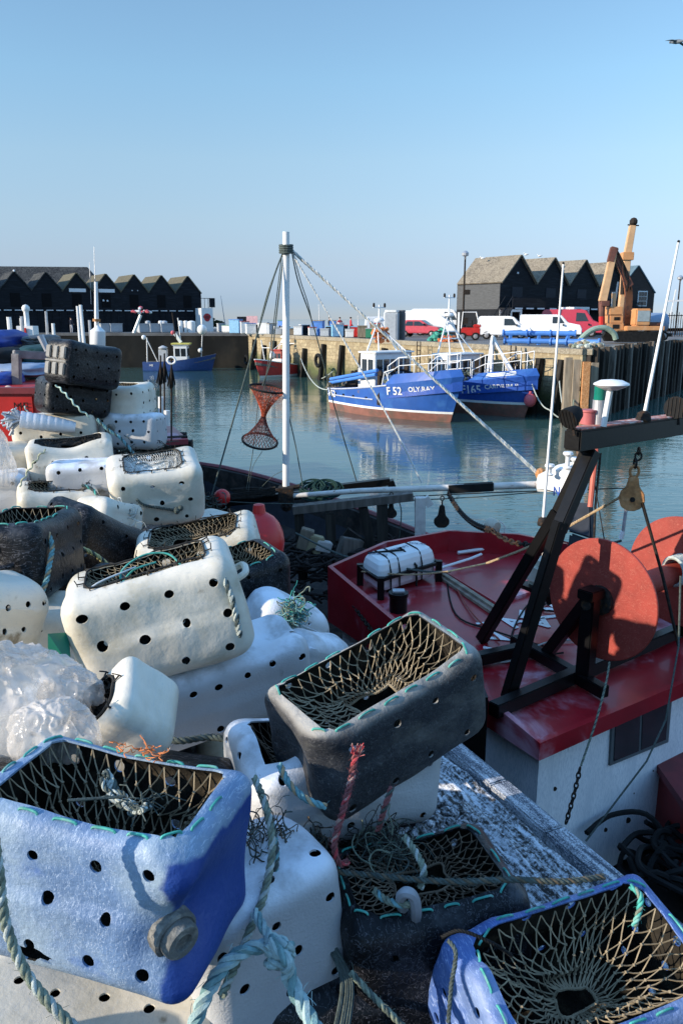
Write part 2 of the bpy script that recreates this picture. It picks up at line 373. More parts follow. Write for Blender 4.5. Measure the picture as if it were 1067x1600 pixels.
def stone_mat():
    m = bpy.data.materials.new('quay_stone_blocks'); m.use_nodes = True; nt = m.node_tree; N = nt.nodes; L = nt.links
    b = N['Principled BSDF']; b.inputs['Roughness'].default_value = .9
    tc = N.new('ShaderNodeTexCoord'); sp = N.new('ShaderNodeSeparateXYZ'); L.new(tc.outputs['Object'], sp.inputs[0])
    cb = N.new('ShaderNodeCombineXYZ'); L.new(sp.outputs['X'], cb.inputs[0]); L.new(sp.outputs['Z'], cb.inputs[1])
    br = N.new('ShaderNodeTexBrick'); L.new(cb.outputs[0], br.inputs['Vector'])
    br.inputs['Color1'].default_value = (.42,.34,.20,1); br.inputs['Color2'].default_value = (.32,.26,.155,1); br.inputs['Mortar'].default_value = (.17,.13,.085,1)
    br.inputs['Scale'].default_value = 1.; br.inputs['Brick Width'].default_value = .75; br.inputs['Row Height'].default_value = .3
    br.inputs['Mortar Size'].default_value = .018
    def nz(sc, det=6):
        n = N.new('ShaderNodeTexNoise'); n.inputs['Scale'].default_value = sc; n.inputs['Detail'].default_value = det; L.new(tc.outputs['Object'], n.inputs['Vector']); return n.outputs['Fac']
    def rmp(s, a, c):
        r = N.new('ShaderNodeMapRange'); r.inputs[1].default_value = a; r.inputs[2].default_value = c; L.new(s, r.inputs[0]); return r.outputs[0]
    def mix(f, A, B):
        x = N.new('ShaderNodeMix'); x.data_type = 'RGBA'; L.new(f, x.inputs[0])
        for i, v in ((6,A),(7,B)):
            if isinstance(v, tuple): x.inputs[i].default_value = (*v, 1)
            else: L.new(v, x.inputs[i])
        return x.outputs[2]
    c1 = mix(rmp(nz(.9), .4, .68), br.outputs['Color'], (.25,.19,.11))
    c2 = mix(rmp(nz(3), .55, .75), c1, (.54,.45,.29))
    # tide band: weed-green and dark towards the water
    ad = N.new('ShaderNodeMath'); ad.operation = 'MULTIPLY_ADD'; L.new(nz(.5, 5), ad.inputs[0]); ad.inputs[1].default_value = 2.6; L.new(sp.outputs['Z'], ad.inputs[2])
    c3 = mix(rmp(ad.outputs[0], -.4, -1.5), c2, (.085,.10,.035))
    c4 = mix(rmp(ad.outputs[0], -1.6, -2.2), c3, (.03,.032,.022))
    L.new(c4, b.inputs['Base Color'])
    bn = N.new('ShaderNodeBump'); bn.inputs['Distance'].default_value = .06; L.new(nz(6), bn.inputs['Height']); L.new(bn.outputs[0], b.inputs['Normal'])
    return m
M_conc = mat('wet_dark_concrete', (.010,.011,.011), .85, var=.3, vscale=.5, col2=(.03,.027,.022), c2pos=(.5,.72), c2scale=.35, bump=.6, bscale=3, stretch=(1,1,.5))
M_quaytop = mat('quay_surface', (.13,.125,.115), .9, var=.25, vscale=.6, col2=(.07,.07,.07), c2pos=(.5,.7), c2scale=.3, grain=((.2,.19,.18), 12))
M_stone = stone_mat()
CN = Vector((13.0, 43.1, 0)); FC = Vector((-10.0, 89.3, 0)); RN = Vector((26.7, 63.6, 0))
# far quay: one raised ground from the left wall round the stone pier to the timber face on the right
ux = (RN-CN).normalized(); RN2 = CN+ux*160
poly = [CN, RN2, Vector((RN2.x, 135, 0)), Vector((60, 135, 0)), Vector((-140, 150, 0)), Vector((-140, 101.4, 0)), FC]
o = MB().prism([(p.x, p.y) for p in poly], 7.0, z0=-7.0).build('quay_ground', M_quaytop); tag(o, kind='structure')
def wall_face(name, a, b, mt, t=.25, top=.06, label=None, cope=None):
    d = b-a; L_ = d.length; e = empty(name, a, math.atan2(d.y, d.x), label, 'quay wall')
    mb = MB().b2((0,-t,-6.5), (L_,.0,top-.3)); mb.build('wall_face', mt, e)
    MB().b2((-.02,-t-.06,top-.296), (L_+.02,.5,top)).build('coping', cope or M_cope, e); return e
M_cope = mat('coping_stone', (.24,.20,.14), .85, var=.25, vscale=1.5, grain=((.34,.30,.22), 14))
def along(a, b, t, off=0., z=0.):
    d = (b-a).normalized(); n = Vector((d.y, -d.x, 0)); p = a.lerp(b, t)+n*off; p.z = z; return p
wall_face('harbour_wall', FC, CN, M_stone, label='tan stone block harbour wall with weed at the waterline behind the blue boats')
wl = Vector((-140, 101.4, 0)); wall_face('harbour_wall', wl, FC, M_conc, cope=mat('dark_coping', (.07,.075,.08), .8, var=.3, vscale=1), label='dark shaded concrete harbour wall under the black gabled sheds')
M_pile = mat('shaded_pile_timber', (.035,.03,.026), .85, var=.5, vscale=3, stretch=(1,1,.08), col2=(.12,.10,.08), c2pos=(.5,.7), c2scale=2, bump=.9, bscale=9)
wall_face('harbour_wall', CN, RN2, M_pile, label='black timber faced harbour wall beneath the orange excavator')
# timber piles along the right face
dd = ux; nn = Vector((ux.y, -ux.x, 0)); k = 0; s = .4
while s < 75:
    w = .30+.08*random.random(); p = CN+dd*s+nn*(.45+.05*random.random())
    e = MB(); e.box((0,0,-3.3), (w, .28, 6.7+.3*random.random()), (R(random.uniform(-1,1)),0,0))
    o = e.build('timber_pile', random.choice([M_pile, M_pile, M_wood, M_wood_d]), smooth_=False); o.location = p; o.rotation_euler = (0,0,math.atan2(dd.y,dd.x))
    tag(o, 'dark upright timber pile in the shaded quay face beneath the orange excavator', 'pile', 'timber piles along the shaded quay face'); s += .75+.5*random.random()
# leaning fender posts on the lit stone wall
ts = [.955,.90,.845,.78,.70,.62,.55,.48,.41,.345,.28,.22,.165,.11,.065,.03]
for i, t in enumerate(ts):
    p = along(CN, FC, t, 0.); d = (FC-CN).normalized(); n = Vector((d.y,-d.x,0))
    if n.dot(-p) < 0: n = -n
    a = p+n*.75+Vector((0,0,-4.2)); b = p+n*.46+d*(-.25)+Vector((0,0,-.55-.5*(i%3==1)))
    mb = MB(); mb.beam(a, b, .42, .34, up=n, w2=.36)
    o = mb.build('fender_post', M_wood_d); tag(o, 'dark timber fender post standing against the sunlit stone wall', 'post', 'fender posts on the stone wall')
# thick pale fender posts at the pier corner
for i, (px, yy) in enumerate(((884, 42.0),(897, 41.8),(912, 41.6),(925, 42.6))):
    a = aty(px, 640, yy); a.z = -4.6; b = aty(px+4, 560, yy+.4); b.z = -.35-.1*i
    mb = MB(); mb.beam(a, b, .42, .36, w2=.36)
    tag(mb.build('corner_post', M_wood_p if i != 2 else M_rust), 'thick weathered timber post at the corner of the stone pier', 'post', 'posts at the corner of the stone pier')

# near quay: ground under the pots, timber edge with frost
E0 = Vector((.47,2.85,0)); E1 = Vector((.85,2.07,0)); ed = (E0-E1).normalized(); en = Vector((ed.y,-ed.x,0))   # en points to the water
if en.x < 0: en = -en
NA = E0-ed*8; NB = E0+ed*26
M_near = mat('near_quay_concrete', (.03,.028,.026), .92, var=.35, vscale=6, col2=(.03,.03,.03), c2pos=(.45,.6), c2scale=3, bump=1, bscale=25, grain=((.12,.11,.1), 90))
ia = NA-en*.16; ib = NB-en*.16
ip = [ia, ib, ib-en*60, ia-en*60]
tag(MB().prism([(p.x,p.y) for p in ip], 6.9, z0=-7.0).build('quay_ground', M_near), kind='structure')
def frost_mat(name, base, amt, sc=70):
    m = bpy.data.materials.new(name); m.use_nodes = True; nt = m.node_tree; N = nt.nodes; L = nt.links; b = N['Principled BSDF']; b.inputs['Roughness'].default_value = .8
    tc = N.new('ShaderNodeTexCoord')
    mr0 = N.new('ShaderNodeMapping'); mr0.inputs['Rotation'].default_value = (0,0,-math.atan2(ed.y,ed.x)); L.new(tc.outputs['Object'], mr0.inputs[0])
    def nz(s, st=(1,1,1), det=6):
        mp = N.new('ShaderNodeMapping'); mp.inputs['Scale'].default_value = st; L.new(mr0.outputs[0], mp.inputs[0])
        n = N.new('ShaderNodeTexNoise'); n.inputs['Scale'].default_value = s; n.inputs['Detail'].default_value = det; n.inputs['Roughness'].default_value = .7; L.new(mp.outputs[0], n.inputs['Vector']); return n.outputs['Fac']
    a = nz(sc); c = nz(14, (.22,3.2,1)); ad = N.new('ShaderNodeMath'); ad.operation = 'ADD'; L.new(a, ad.inputs[0]); L.new(c, ad.inputs[1])
    r = N.new('ShaderNodeMapRange'); r.inputs[1].default_value = 1.0-amt*.2; r.inputs[2].default_value = 1.22-amt*.2; L.new(ad.outputs[0], r.inputs[0])
    x = N.new('ShaderNodeMix'); x.data_type = 'RGBA'; x.inputs[6].default_value = (*base,1); x.inputs[7].default_value = (.86,.89,.94,1); L.new(r.outputs[0], x.inputs[0]); L.new(x.outputs[2], b.inputs['Base Color'])
    bn = N.new('ShaderNodeBump'); bn.inputs['Distance'].default_value = .012; L.new(ad.outputs[0], bn.inputs['Height']); L.new(bn.outputs[0], b.inputs['Normal']); return m
M_frost = frost_mat('frosted_timber', (.05,.045,.04), .45)
M_frost2 = frost_mat('frosted_rubber', (.10,.12,.16), .35, 200)
def Lq(s, t, z): return E0+ed*s+en*t+Vector((0,0,z))
# broad old frosted beam, gnarled surface
mb = MB(); V = []; nx, ny = 260, 44
for i in range(nx+1):
    for j in range(ny+1):
        s_ = -2.2+5.2*i/nx; t_ = -.46+.375*j/ny
        h = .0
        h += .022*fnoise((s_*1.6, t_*13, 0), 1., 3)+.016*fnoise((s_*7, t_*55, 0), 1., 5)+.009*fnoise((s_*35, t_*60, 0), 1, 6)
        h -= .025*max(0, abs(j/ny-.5)*2-.86)/.14
        V.append(Lq(s_, t_, .01+h))
Fc = [(i*(ny+1)+j, (i+1)*(ny+1)+j, (i+1)*(ny+1)+j+1, i*(ny+1)+j+1) for i in range(nx) for j in range(ny)]
mb.add(V, Fc); mb.add([Lq(-2.2,-.5,-.02),Lq(3,-.5,-.02),Lq(3,-.1,-.02),Lq(-2.2,-.1,-.02),Lq(-2.2,-.5,-.15),Lq(3,-.5,-.15),Lq(3,-.1,-.15),Lq(-2.2,-.1,-.15)],[(0,1,5,4),(1,2,6,5),(2,3,7,6),(3,0,4,7)])
tag(mb.build('frosted_beam', M_frost, smooth_=True, angle=80), 'broad frosted timber beam along the quay edge beside the white wheelhouse', 'beam')
# squared edge blocks (outer rail)
e = empty('quay_edge_rail', Lq(0,0,0), 0, 'narrow frosted rail of blocks on the very edge of the quay', 'rail')
for k in range(-8, 70):
    s0 = k*.30; MB().slab([Lq(s0+.003,-.078,.022),Lq(s0+.003,.002,.022),Lq(s0+.297,.002,.022),Lq(s0+.297,-.078,.022)][::1], .2).build('rail_block', M_frost2, e, world=True, bevel=.006)
tag(MB().slab([Lq(-8,-.16,-.10),Lq(-8,.0,-.10),Lq(26,.0,-.10),Lq(26,-.16,-.10)], 6.8).build('near_quay_wall', M_wood_d), 'dark face of the near quay dropping to the moored trawler', 'quay wall')
# sea horizon haze strip of far shore (very low land on the left)
# ================================================================== pots made of plastic drums
def pot_surface(D, rad, seed, dents, amp):
    hx, hy, hz = D[0]/2, D[1]/2, D[2]/2
    def S(p):
        q = Vector((max(-hx+rad, min(hx-rad, p[0])), max(-hy+rad, min(hy-rad, p[1])), max(-hz+rad, min(hz-rad, p[2]))))
        d = Vector(p)-q
        r = q+(d.normalized()*rad if d.length > 1e-9 else Vector((0,0,0)))
        # drum walls bulge and sag a little
        r.y *= 1-.05*math.cos(r.x/hx*math.pi/2)*(1 if r.z > 0 else -.3)
        r.z += -.012*math.cos(r.x/hx*1.5)*(1 if r.z > hz*.5 else 0)
        r += Vector((fnoise(r, 6, seed), fnoise(r, 6, seed+9), fnoise(r, 6, seed+17)))*amp
        r += Vector((fnoise(r, 15, seed+3), fnoise(r, 15, seed+5), fnoise(r, 15, seed+7)))*amp*.35
        for c, rr, v in dents:
            w = max(0., 1-(r-Vector(c)).length/rr); w = w*w*(3-2*w); r += Vector(v)*w
        return r
    return S
def cube_grid(D, n):
    """closed box grid; returns verts on the box and quads"""
    hx, hy, hz = D[0]/2, D[1]/2, D[2]/2; idx = {}; V = []; Fc = []
    def vid(p):
        k = (round(p[0],6), round(p[1],6), round(p[2],6))
        if k not in idx: idx[k] = len(V); V.append(Vector(k))
        return idx[k]
    cnt = [max(4, int(round(n*d/max(D)))) for d in D]
    for ax in range(3):
        u, v = (ax+1) % 3, (ax+2) % 3; nu, nv = cnt[u], cnt[v]
        for sg in (-1, 1):
            for i in range(nu):
                for j in range(nv):
                    q = []
                    for a, b in ((0,0),(1,0),(1,1),(0,1)):
                        p = [0,0,0]; p[ax] = sg*D[ax]/2; p[u] = -D[u]/2+D[u]*(i+a)/nu; p[v] = -D[v]/2+D[v]*(j+b)/nv; q.append(vid(p))
                    Fc.append(tuple(q if sg > 0 else q[::-1]))
    return V, Fc
def rrect(a, b, r, n=5):
    out = []
    for cx, cy, a0 in ((a-r,b-r,0),(-a+r,b-r,90),(-a+r,-b+r,180),(a-r,-b+r,270)):
        for i in range(n+1):
            t = R(a0+90*i/n); out.append((cx+r*math.cos(t), cy+r*math.sin(t)))
    return out
def perim(poly, step):
    P = [Vector((x, y, 0)) for x, y in poly]; P.append(P[0].copy()); return resample(P, step)
def drum_pot(name, loc, rot, D, mt, label, seed, opening=(.80,.66,.05), holes=(4,2), hr=.0115, rad=.055, net=None, funnel=(.35,.13),
             lace=None, rimcord=None, dents=(), amp=.0085, detail=26, ends=True, netN=46, netM=7, netr=.0012, group='drum pots heaped on the quay', bung=None, handle=False, edgecol=None, extra=None, end_mt=None, zholes=None, torn=None):
    if seed < 40: D = tuple(d*1.06 for d in D)
    loc = Vector(loc); rt = tuple(R(a) for a in rot)
    root = empty(name, loc, rot=rt, label=label, cat='drum pot', group=group)
    S = pot_surface(D, rad, seed, dents, amp); rnd = random.Random(seed*13+1)
    V, Fc = cube_grid(D, detail)
    outer = [S(v) for v in V]
    # inner wall
    D2 = Vector(D)
    inner = []
    me = bpy.data.meshes.new('t'); me.from_pydata(outer, [], Fc); me.update()
    nrm = [v.normal.copy() for v in me.vertices]
    inner = [p-n*.0045 for p, n in zip(outer, nrm)]
    bpy.data.meshes.remove(me)
    n0 = len(outer)
    me = bpy.data.meshes.new(name); me.from_pydata(outer+inner, [], list(Fc)+[tuple(i+n0 for i in reversed(f)) for f in Fc])
    o = bpy.data.objects.new('shell', me); COL.objects.link(o)
    ct = MB()
    a, b, r = D[0]/2*opening[0], D[1]/2*opening[1], opening[2]
    if opening[0] > 0:
        op = rrect(a, b, r)
        op = [(x*(1+.03*rnd.uniform(-1,1)), y*(1+.05*rnd.uniform(-1,1))) for x, y in op]
        ct.prism(op, D[2]*.5+.08, z0=D[2]*.04)
    def hole(c, ax, rr):
        c = Vector(c); n = 14; A = Vector(ax); x, y = basis(A)
        e1, e2 = 1+.12*rnd.uniform(-1,1), 1+.12*rnd.uniform(-1,1)
        p = c-A*.028; q = c+A*.07
        ct.add([p+(x*math.cos(2*math.pi*k/n)*e1+y*math.sin(2*math.pi*k/n)*e2)*rr for k in range(n)]+[q+(x*math.cos(2*math.pi*k/n)*e1+y*math.sin(2*math.pi*k/n)*e2)*rr for k in range(n)],
               [tuple(range(n-1,-1,-1)), tuple(range(n,2*n))]+[(k,(k+1)%n,n+(k+1)%n,n+k) for k in range(n)])
    nxh, nzh = holes
    for sg in (-1, 1):
        for j in range(nzh):
            for i in range(nxh):
                x = -D[0]/2+D[0]*(i+.5+.22*(j % 2))/(nxh+.2)+rnd.uniform(-.008,.008)
                z = (-D[2]*.30+D[2]*.58*j/max(1, nzh-1)) if nzh > 1 else rnd.uniform(-.02,.02)
                z += rnd.uniform(-.010,.010)
                if abs(x) < D[0]/2-.03 and abs(z) < D[2]/2-.03:
                    hole((x, sg*D[1]/2, z), (0, sg, 0), hr*rnd.uniform(.85,1.12))
        if ends:
            for i in range(3):
                for j in range(3):
                    if rnd.random() < .88 and abs(-D[1]*.3+D[1]*.3*i) < D[1]/2-.04: hole((sg*D[0]/2, -D[1]*.3+D[1]*.3*i, -D[2]*.3+D[2]*.3*j), (sg, 0, 0), hr*.9)
    if zholes:
        for sg in (-1, 1):
            for i in range(zholes[0]):
                for j in range(zholes[1]):
                    x = -D[0]*.36+D[0]*.72*(i+.25*(j % 2))/max(1, zholes[0]-1); y = -D[1]*.34+D[1]*.68*j/max(1, zholes[1]-1)
                    if abs(x) < D[0]/2-.035: hole((x+rnd.uniform(-.01,.01), y+rnd.uniform(-.01,.01), sg*D[2]/2), (0, 0, sg), hr)
    c = ct.build('cut', mt)
    bm = bmesh.new(); bm.from_mesh(c.data); bmesh.ops.recalc_face_normals(bm, faces=bm.faces); bm.to_mesh(c.data); bm.free()
    md = o.modifiers.new('b', 'BOOLEAN'); md.operation = 'DIFFERENCE'; md.object = c; md.solver = 'EXACT'
    if torn:     # ragged worn-through hole in the front wall
        tx, tz, tw, thh = torn; n = 18; P_ = []
        for k in range(n):
            a_ = 2*math.pi*k/n; w_ = 1+.28*rnd.uniform(-1,1); P_.append((tx+math.cos(a_)*tw*w_, tz+math.sin(a_)*thh*w_))
        V0 = [Vector((x, -D[1]/2+.045, z)) for x, z in P_]; V1 = [Vector((x, -D[1]/2-.06, z)) for x, z in P_]
        ct2 = MB(); ct2.add(V0+V1, [tuple(range(n-1,-1,-1)), tuple(range(n,2*n))]+[(k,(k+1)%n,n+(k+1)%n,n+k) for k in range(n)])
        c2_ = ct2.build('cut2', mt)
        bm = bmesh.new(); bm.from_mesh(c2_.data); bmesh.ops.recalc_face_normals(bm, faces=bm.faces); bm.to_mesh(c2_.data); bm.free()
        md = o.modifiers.new('b2', 'BOOLEAN'); md.operation = 'DIFFERENCE'; md.object = c2_; md.solver = 'EXACT'
    dg = bpy.context.evaluated_depsgraph_get(); m2 = bpy.data.meshes.new_from_object(o.evaluated_get(dg))
    if torn: bpy.data.objects.remove(c2_)
    bpy.data.objects.remove(c); o.modifiers.clear(); o.data = m2; bpy.data.meshes.remove(me)
    bm = bmesh.new(); bm.from_mesh(m2)
    for f in bm.faces: f.smooth = True
    for ed_ in bm.edges:
        if len(ed_.link_faces) == 2 and ed_.calc_face_angle(0) > R(48): ed_.smooth = False
    bm.to_mesh(m2); bm.free()
    m2.name = 'shell'; m2.materials.clear(); m2.materials.append(mt)
    m2.materials.append(M_inside)     # inner face coloured dark for the shade inside the pot
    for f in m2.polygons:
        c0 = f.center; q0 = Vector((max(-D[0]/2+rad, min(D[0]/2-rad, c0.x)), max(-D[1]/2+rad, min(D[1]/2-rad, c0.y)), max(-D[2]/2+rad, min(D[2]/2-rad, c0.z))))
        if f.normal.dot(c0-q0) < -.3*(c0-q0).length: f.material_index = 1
    if end_mt:   # the drum's end and bottom take a second colour of plastic
        m2.materials.append(end_mt)
        for f in m2.polygons:
            c0 = f.center; f.material_index = 1 if f.material_index == 1 else 2 if (c0.x > D[0]/2-rad*.9-.02*(c0.z < .04)+.014*fnoise(c0, 20, 3) and c0.z < D[2]*.40) or c0.z < -D[2]/2+.03+.01*fnoise(c0, 9, 2) else 0
    o.parent = root; WM[o.name] = WM[root.name]
    top = D[2]/2
    pr = perim(rrect(a, b, r), .004) if opening[0] > 0 else []
    def on_top(x, y, off=.0):
        p = S(Vector((x, y, top))); 
        return Vector((p.x, p.y, p.z+off))
    if net and opening[0] > 0:
        mb = MB(); th, dp = funnel; N_ = netN; M_ = netM; L_ = len(pr)-1
        def npt(u, v):
            q = pr[int(u*L_) % L_]; sc = 1-(1-th)*v
            base = on_top(q.x*1.0, q.y*1.0, -.006)
            x, y = base.x*sc, base.y*sc; z = base.z-dp*(v**.75 if dp > .07 else math.sin(v*1.4))
            w = Vector((fnoise((x,y,v), 14, seed+40), fnoise((x,y,v), 14, seed+41), fnoise((x,y,v), 9, seed+42)))*.017*min(1, v*4)
            return Vector((x, y, z))+w
        G = [[npt((i+.5*(j % 2))/N_, j/M_) for i in range(N_)] for j in range(M_+1)]
        for j in range(M_):
            for i in range(N_):
                if j % 2 == 0: tg = (i-1, i)
                else: tg = (i, i+1)
                for t_ in tg:
                    p, q = G[j][i], G[j+1][t_ % N_]
                    mid = (p+q)/2+Vector((0,0,-.15*(q-p).length*rnd.uniform(.2,.8)))
                    mb.tube([p, mid, q], netr, 3, caps=False)
        # knots
        for j in range(1, M_+1):
            for i in range(N_): mb.box(G[j][i], (netr*3.2,)*3, (rnd.random(), rnd.random(), 0))
        mb.tube([npt(i/60, 1) for i in range(60)], netr*2.2, 5, closed=True)
        mb.build('net', net, root)
    if lace:
        mb = MB(); P2 = perim(rrect(a+.017, b+.017, r+.012), .068)
        for i in range(len(P2)-1):
            if rnd.random() < .1: continue
            p, q = P2[i], P2[i+1]; p2 = p.lerp(q, .08+.08*rnd.random()); q2 = p.lerp(q, .66+.16*rnd.random())
            A = on_top(p2.x, p2.y, -.004); B = on_top(q2.x, q2.y, -.004); C1 = on_top(*(p2.lerp(q2,.08)).xy, .0025); C2 = on_top(*(p2.lerp(q2,.92)).xy, .0025)
            mb.tube(smooth([A, C1, (C1+C2)/2+Vector((0,0,.001+.002*rnd.random())), C2, B], 3), .0026, 6)
        mb.build('lacing', lace, root)
    if rimcord:
        mb = MB(); P2 = perim(rrect(a-.002, b-.002, r), .012)[:-1]
        mb.tube([on_top(p.x, p.y, .004+.003*fnoise(p, 30, seed)) for p in P2], .0032, 6, closed=True)
        for i in range(0, len(P2), 6):
            p = P2[i]; d = Vector((p.x, p.y, 0)).normalized(); c0 = on_top(p.x, p.y, .004); c1 = on_top(p.x+d.x*.022, p.y+d.y*.022, .006)
            mb.tube([c0-Vector((0,0,.012)), c0, c1, c1-Vector((0,0,.012))], .0026, 5)
            mb.tube([c1, c1+Vector((rnd.uniform(-.01,.01), rnd.uniform(-.01,.01), .016))], .0018, 4)
        mb.build('rim_cord', rimcord, root)
    if bung:
        (bx, by, bz), bax, br_ = bung; mb = MB()
        mb.lathe([(br_*1.25,-.02),(br_*1.25,.004),(br_*1.1,.007),(br_,.006),(br_*.98,.022),(br_*.9,.027),(br_*.5,.027),(br_*.45,.020),(.001,.020)], (bx,by,bz), bax, 20)
        mb.build('bung', M_bung, root, smooth_=True)
    if handle:
        mb = MB(); hx = D[0]/2
        mb.tube(smooth([(hx-.01,-.05,.05),(hx+.022,-.045,.06),(hx+.03,0,.065),(hx+.022,.045,.06),(hx-.01,.05,.05)], 4), .011, 8)
        mb.build('handle', end_mt or mt, root, smooth_=True)
    if extra: extra(root, S, D)
    return root
M_inside = mat('shaded_inside', (.022,.019,.015), .9, var=.5, vscale=14, col2=(.07,.055,.035), c2pos=(.5,.7), c2scale=16, bump=1, bscale=90)
M_bung = mat('bung_grey', (.12,.12,.11), .8, var=.4, vscale=30, col2=(.3,.28,.24), c2pos=(.45,.6), c2scale=20, bump=1, bscale=90)
W, Bk = M_white_pl, M_black_pl
def ribs_end(root, S, D):
    mb = MB(); x = -D[0]/2
    for i in range(3):
        for j in range(2):
            mb.box((x-.004, -D[1]*.27+D[1]*.27*i, -D[2]*.17+D[2]*.36*j), (.02, D[1]*.17, D[2]*.26))
    mb.box((x-.002, 0, 0), (.014, D[1]*.8, .012))
    mb.build('end_ribs', M_ribend, root, bevel=.005)
M_ribend = mat('grey_chalked_plastic', (.20,.20,.19), .6, var=.25, vscale=14, bump=.6, bscale=80, stain=((.35,.17,.04), 6, .62))
def orange_twine(root, S, D):
    mb = MB(); rr = random.Random(4)
    for i in range(20):
        p = Vector((-.01+rr.uniform(-.05,.05), D[1]*.38+rr.uniform(-.012,.012), D[2]/2+.002)); pts = [p]
        for k in range(5): p = p+Vector((rr.uniform(-.012,.012), rr.uniform(-.010,.007), rr.uniform(-.004,.006))); pts.append(p)
        mb.tube(smooth(pts, 3), .0011, 4)
    mb.build('frayed_twine', M_orange_tw, root)
    mb = MB()
    for q in range(3):
        pts = []
        for i in range(14):
            t = i/13; pts.append(Vector((-.05+.13*t, .055-.07*t+.012*math.sin(t*9+q*2), D[2]/2-.028-.03*math.sin(t*3.1)+.006*math.cos(t*11+q))))
        mb.slot(q % 2).rope(pts, .0075-.001*q)
    for i in range(18):
        p = Vector((.05+rr.uniform(-.01,.02), .0+rr.uniform(-.02,.02), D[2]/2-.03)); q = p+Vector((rr.uniform(-.09,.07), rr.uniform(-.05,.05), rr.uniform(-.03,.01)))
        mb.tube([p, (p+q)/2+Vector((0,0,.012)), q], .0012, 4)
    mb.tube([Vector((.035,-.01,D[2]/2-.02)), Vector((-.05,-.07,D[2]/2-.012))], .0028, 6)
    mb.build('bait_cord', [M_rope_d, M_rope_w], root)
M_orange_tw = mat('orange_twine', (.55,.17,.05), .8, var=.3, vscale=30)
FR = 'white drum pots in the front of the heap'
# ---- pots clearly seen (poses measured from the photograph)
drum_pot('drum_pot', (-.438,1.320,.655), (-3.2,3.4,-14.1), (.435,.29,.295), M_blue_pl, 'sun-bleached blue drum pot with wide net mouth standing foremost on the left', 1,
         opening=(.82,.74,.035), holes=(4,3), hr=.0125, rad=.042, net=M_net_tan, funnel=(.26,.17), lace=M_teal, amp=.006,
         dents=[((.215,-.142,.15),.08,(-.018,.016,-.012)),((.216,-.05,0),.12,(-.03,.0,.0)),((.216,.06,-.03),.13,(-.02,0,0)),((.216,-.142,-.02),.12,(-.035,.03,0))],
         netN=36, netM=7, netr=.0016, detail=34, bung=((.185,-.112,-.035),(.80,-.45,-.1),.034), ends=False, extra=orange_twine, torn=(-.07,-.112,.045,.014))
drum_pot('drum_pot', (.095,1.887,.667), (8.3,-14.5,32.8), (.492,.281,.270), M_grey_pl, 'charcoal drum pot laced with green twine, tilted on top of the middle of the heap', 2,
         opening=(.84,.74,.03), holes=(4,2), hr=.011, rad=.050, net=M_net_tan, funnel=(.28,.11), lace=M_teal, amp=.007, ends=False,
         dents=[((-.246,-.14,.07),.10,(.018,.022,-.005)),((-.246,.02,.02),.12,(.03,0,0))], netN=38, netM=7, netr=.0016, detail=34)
def wire_handle(root, S, D):
    mb = MB(); mb.tube(smooth([(-.23,-.09,.10),(-.16,-.07,.155),(-.06,-.02,.16),(-.03,.0,.158)], 6), .003, 6); mb.build('white_line', M_rope_wl, root)
    mb = MB(); mb.tube(smooth([(-.08,-.055,.128),(-.07,-.02,.165),(0,.01,.185),(.07,.0,.172),(.10,-.03,.135)], 6), .0032, 6)
    mb.tube(smooth([(-.09,-.03,.12),(-.04,.0,.15),(.03,.02,.15)], 6), .0032, 6); mb.build('green_loop', M_teal, root)
    mb = MB(); mb.slot(0).rope([(.175,-.118,.10),(.205,-.150,.105),(.215,-.165,.05),(.215,-.172,-.01),(.212,-.168,-.07),(.205,-.150,-.10)], .0095); mb.build('carrying_rope', [M_rope_w, M_rope_d], root)
M_rope_wl = mat('white_line', (.7,.7,.66), .7, var=.1)
drum_pot('drum_pot', (-.560,2.311,.771), (-.9,-11.9,15.0), (.485,.32,.315), W, 'biggest clean white drum pot, tan net mouth with green loop, centre left of heap', 3,
         opening=(.70,.58,.03), holes=(4,3), hr=.0145, rad=.064, net=M_net_tan, funnel=(.55,.05), rimcord=M_net_black, netN=50, netM=6, ends=False, extra=wire_handle, detail=30, handle=True)
drum_pot('drum_pot', (-.388,2.380,.512), (7.5,-8.9,23.9), (.524,.270,.264), M_white_shade, 'shaded white drum pot with a crumpled shoulder squashed under the big clean white one', 4,
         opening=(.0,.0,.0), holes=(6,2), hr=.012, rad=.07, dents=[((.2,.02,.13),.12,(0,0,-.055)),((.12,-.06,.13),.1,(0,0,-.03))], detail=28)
drum_pot('drum_pot', (-.031,1.941,.455), (-4.6,5.0,23.3), (.497,.331,.235), M_white_shade, 'white drum pot with dark net directly beneath the tilted charcoal pot', 5,
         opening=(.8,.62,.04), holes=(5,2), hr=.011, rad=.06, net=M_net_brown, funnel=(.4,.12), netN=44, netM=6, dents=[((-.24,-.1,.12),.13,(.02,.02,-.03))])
def black_front(root, S, D):
    mb = MB(); x = -D[0]/2
    for (y, z) in ((.07,-.03),(-.05,-.09),(.02,.07)): mb.ball((x-.002,y,z), .017, 12, (.7,1,1))
    mb.tube(smooth([(x-.005,.13,-.01),(x-.035,.05,-.005),(x-.04,-.02,.0),(x-.02,-.07,.01)], 5), .010, 8)
    mb.build('moulded_studs', M_black_pl, root, smooth_=True)
    mb = MB(); mb.rope([(x+.12,-.135,.10),(x+.09,-.160,.05),(x+.04,-.165,.0),(x-.0,-.160,-.06),(x-.02,-.13,-.13)], .009); mb.build('carrying_rope', [M_rope_b, M_rope_t], root)
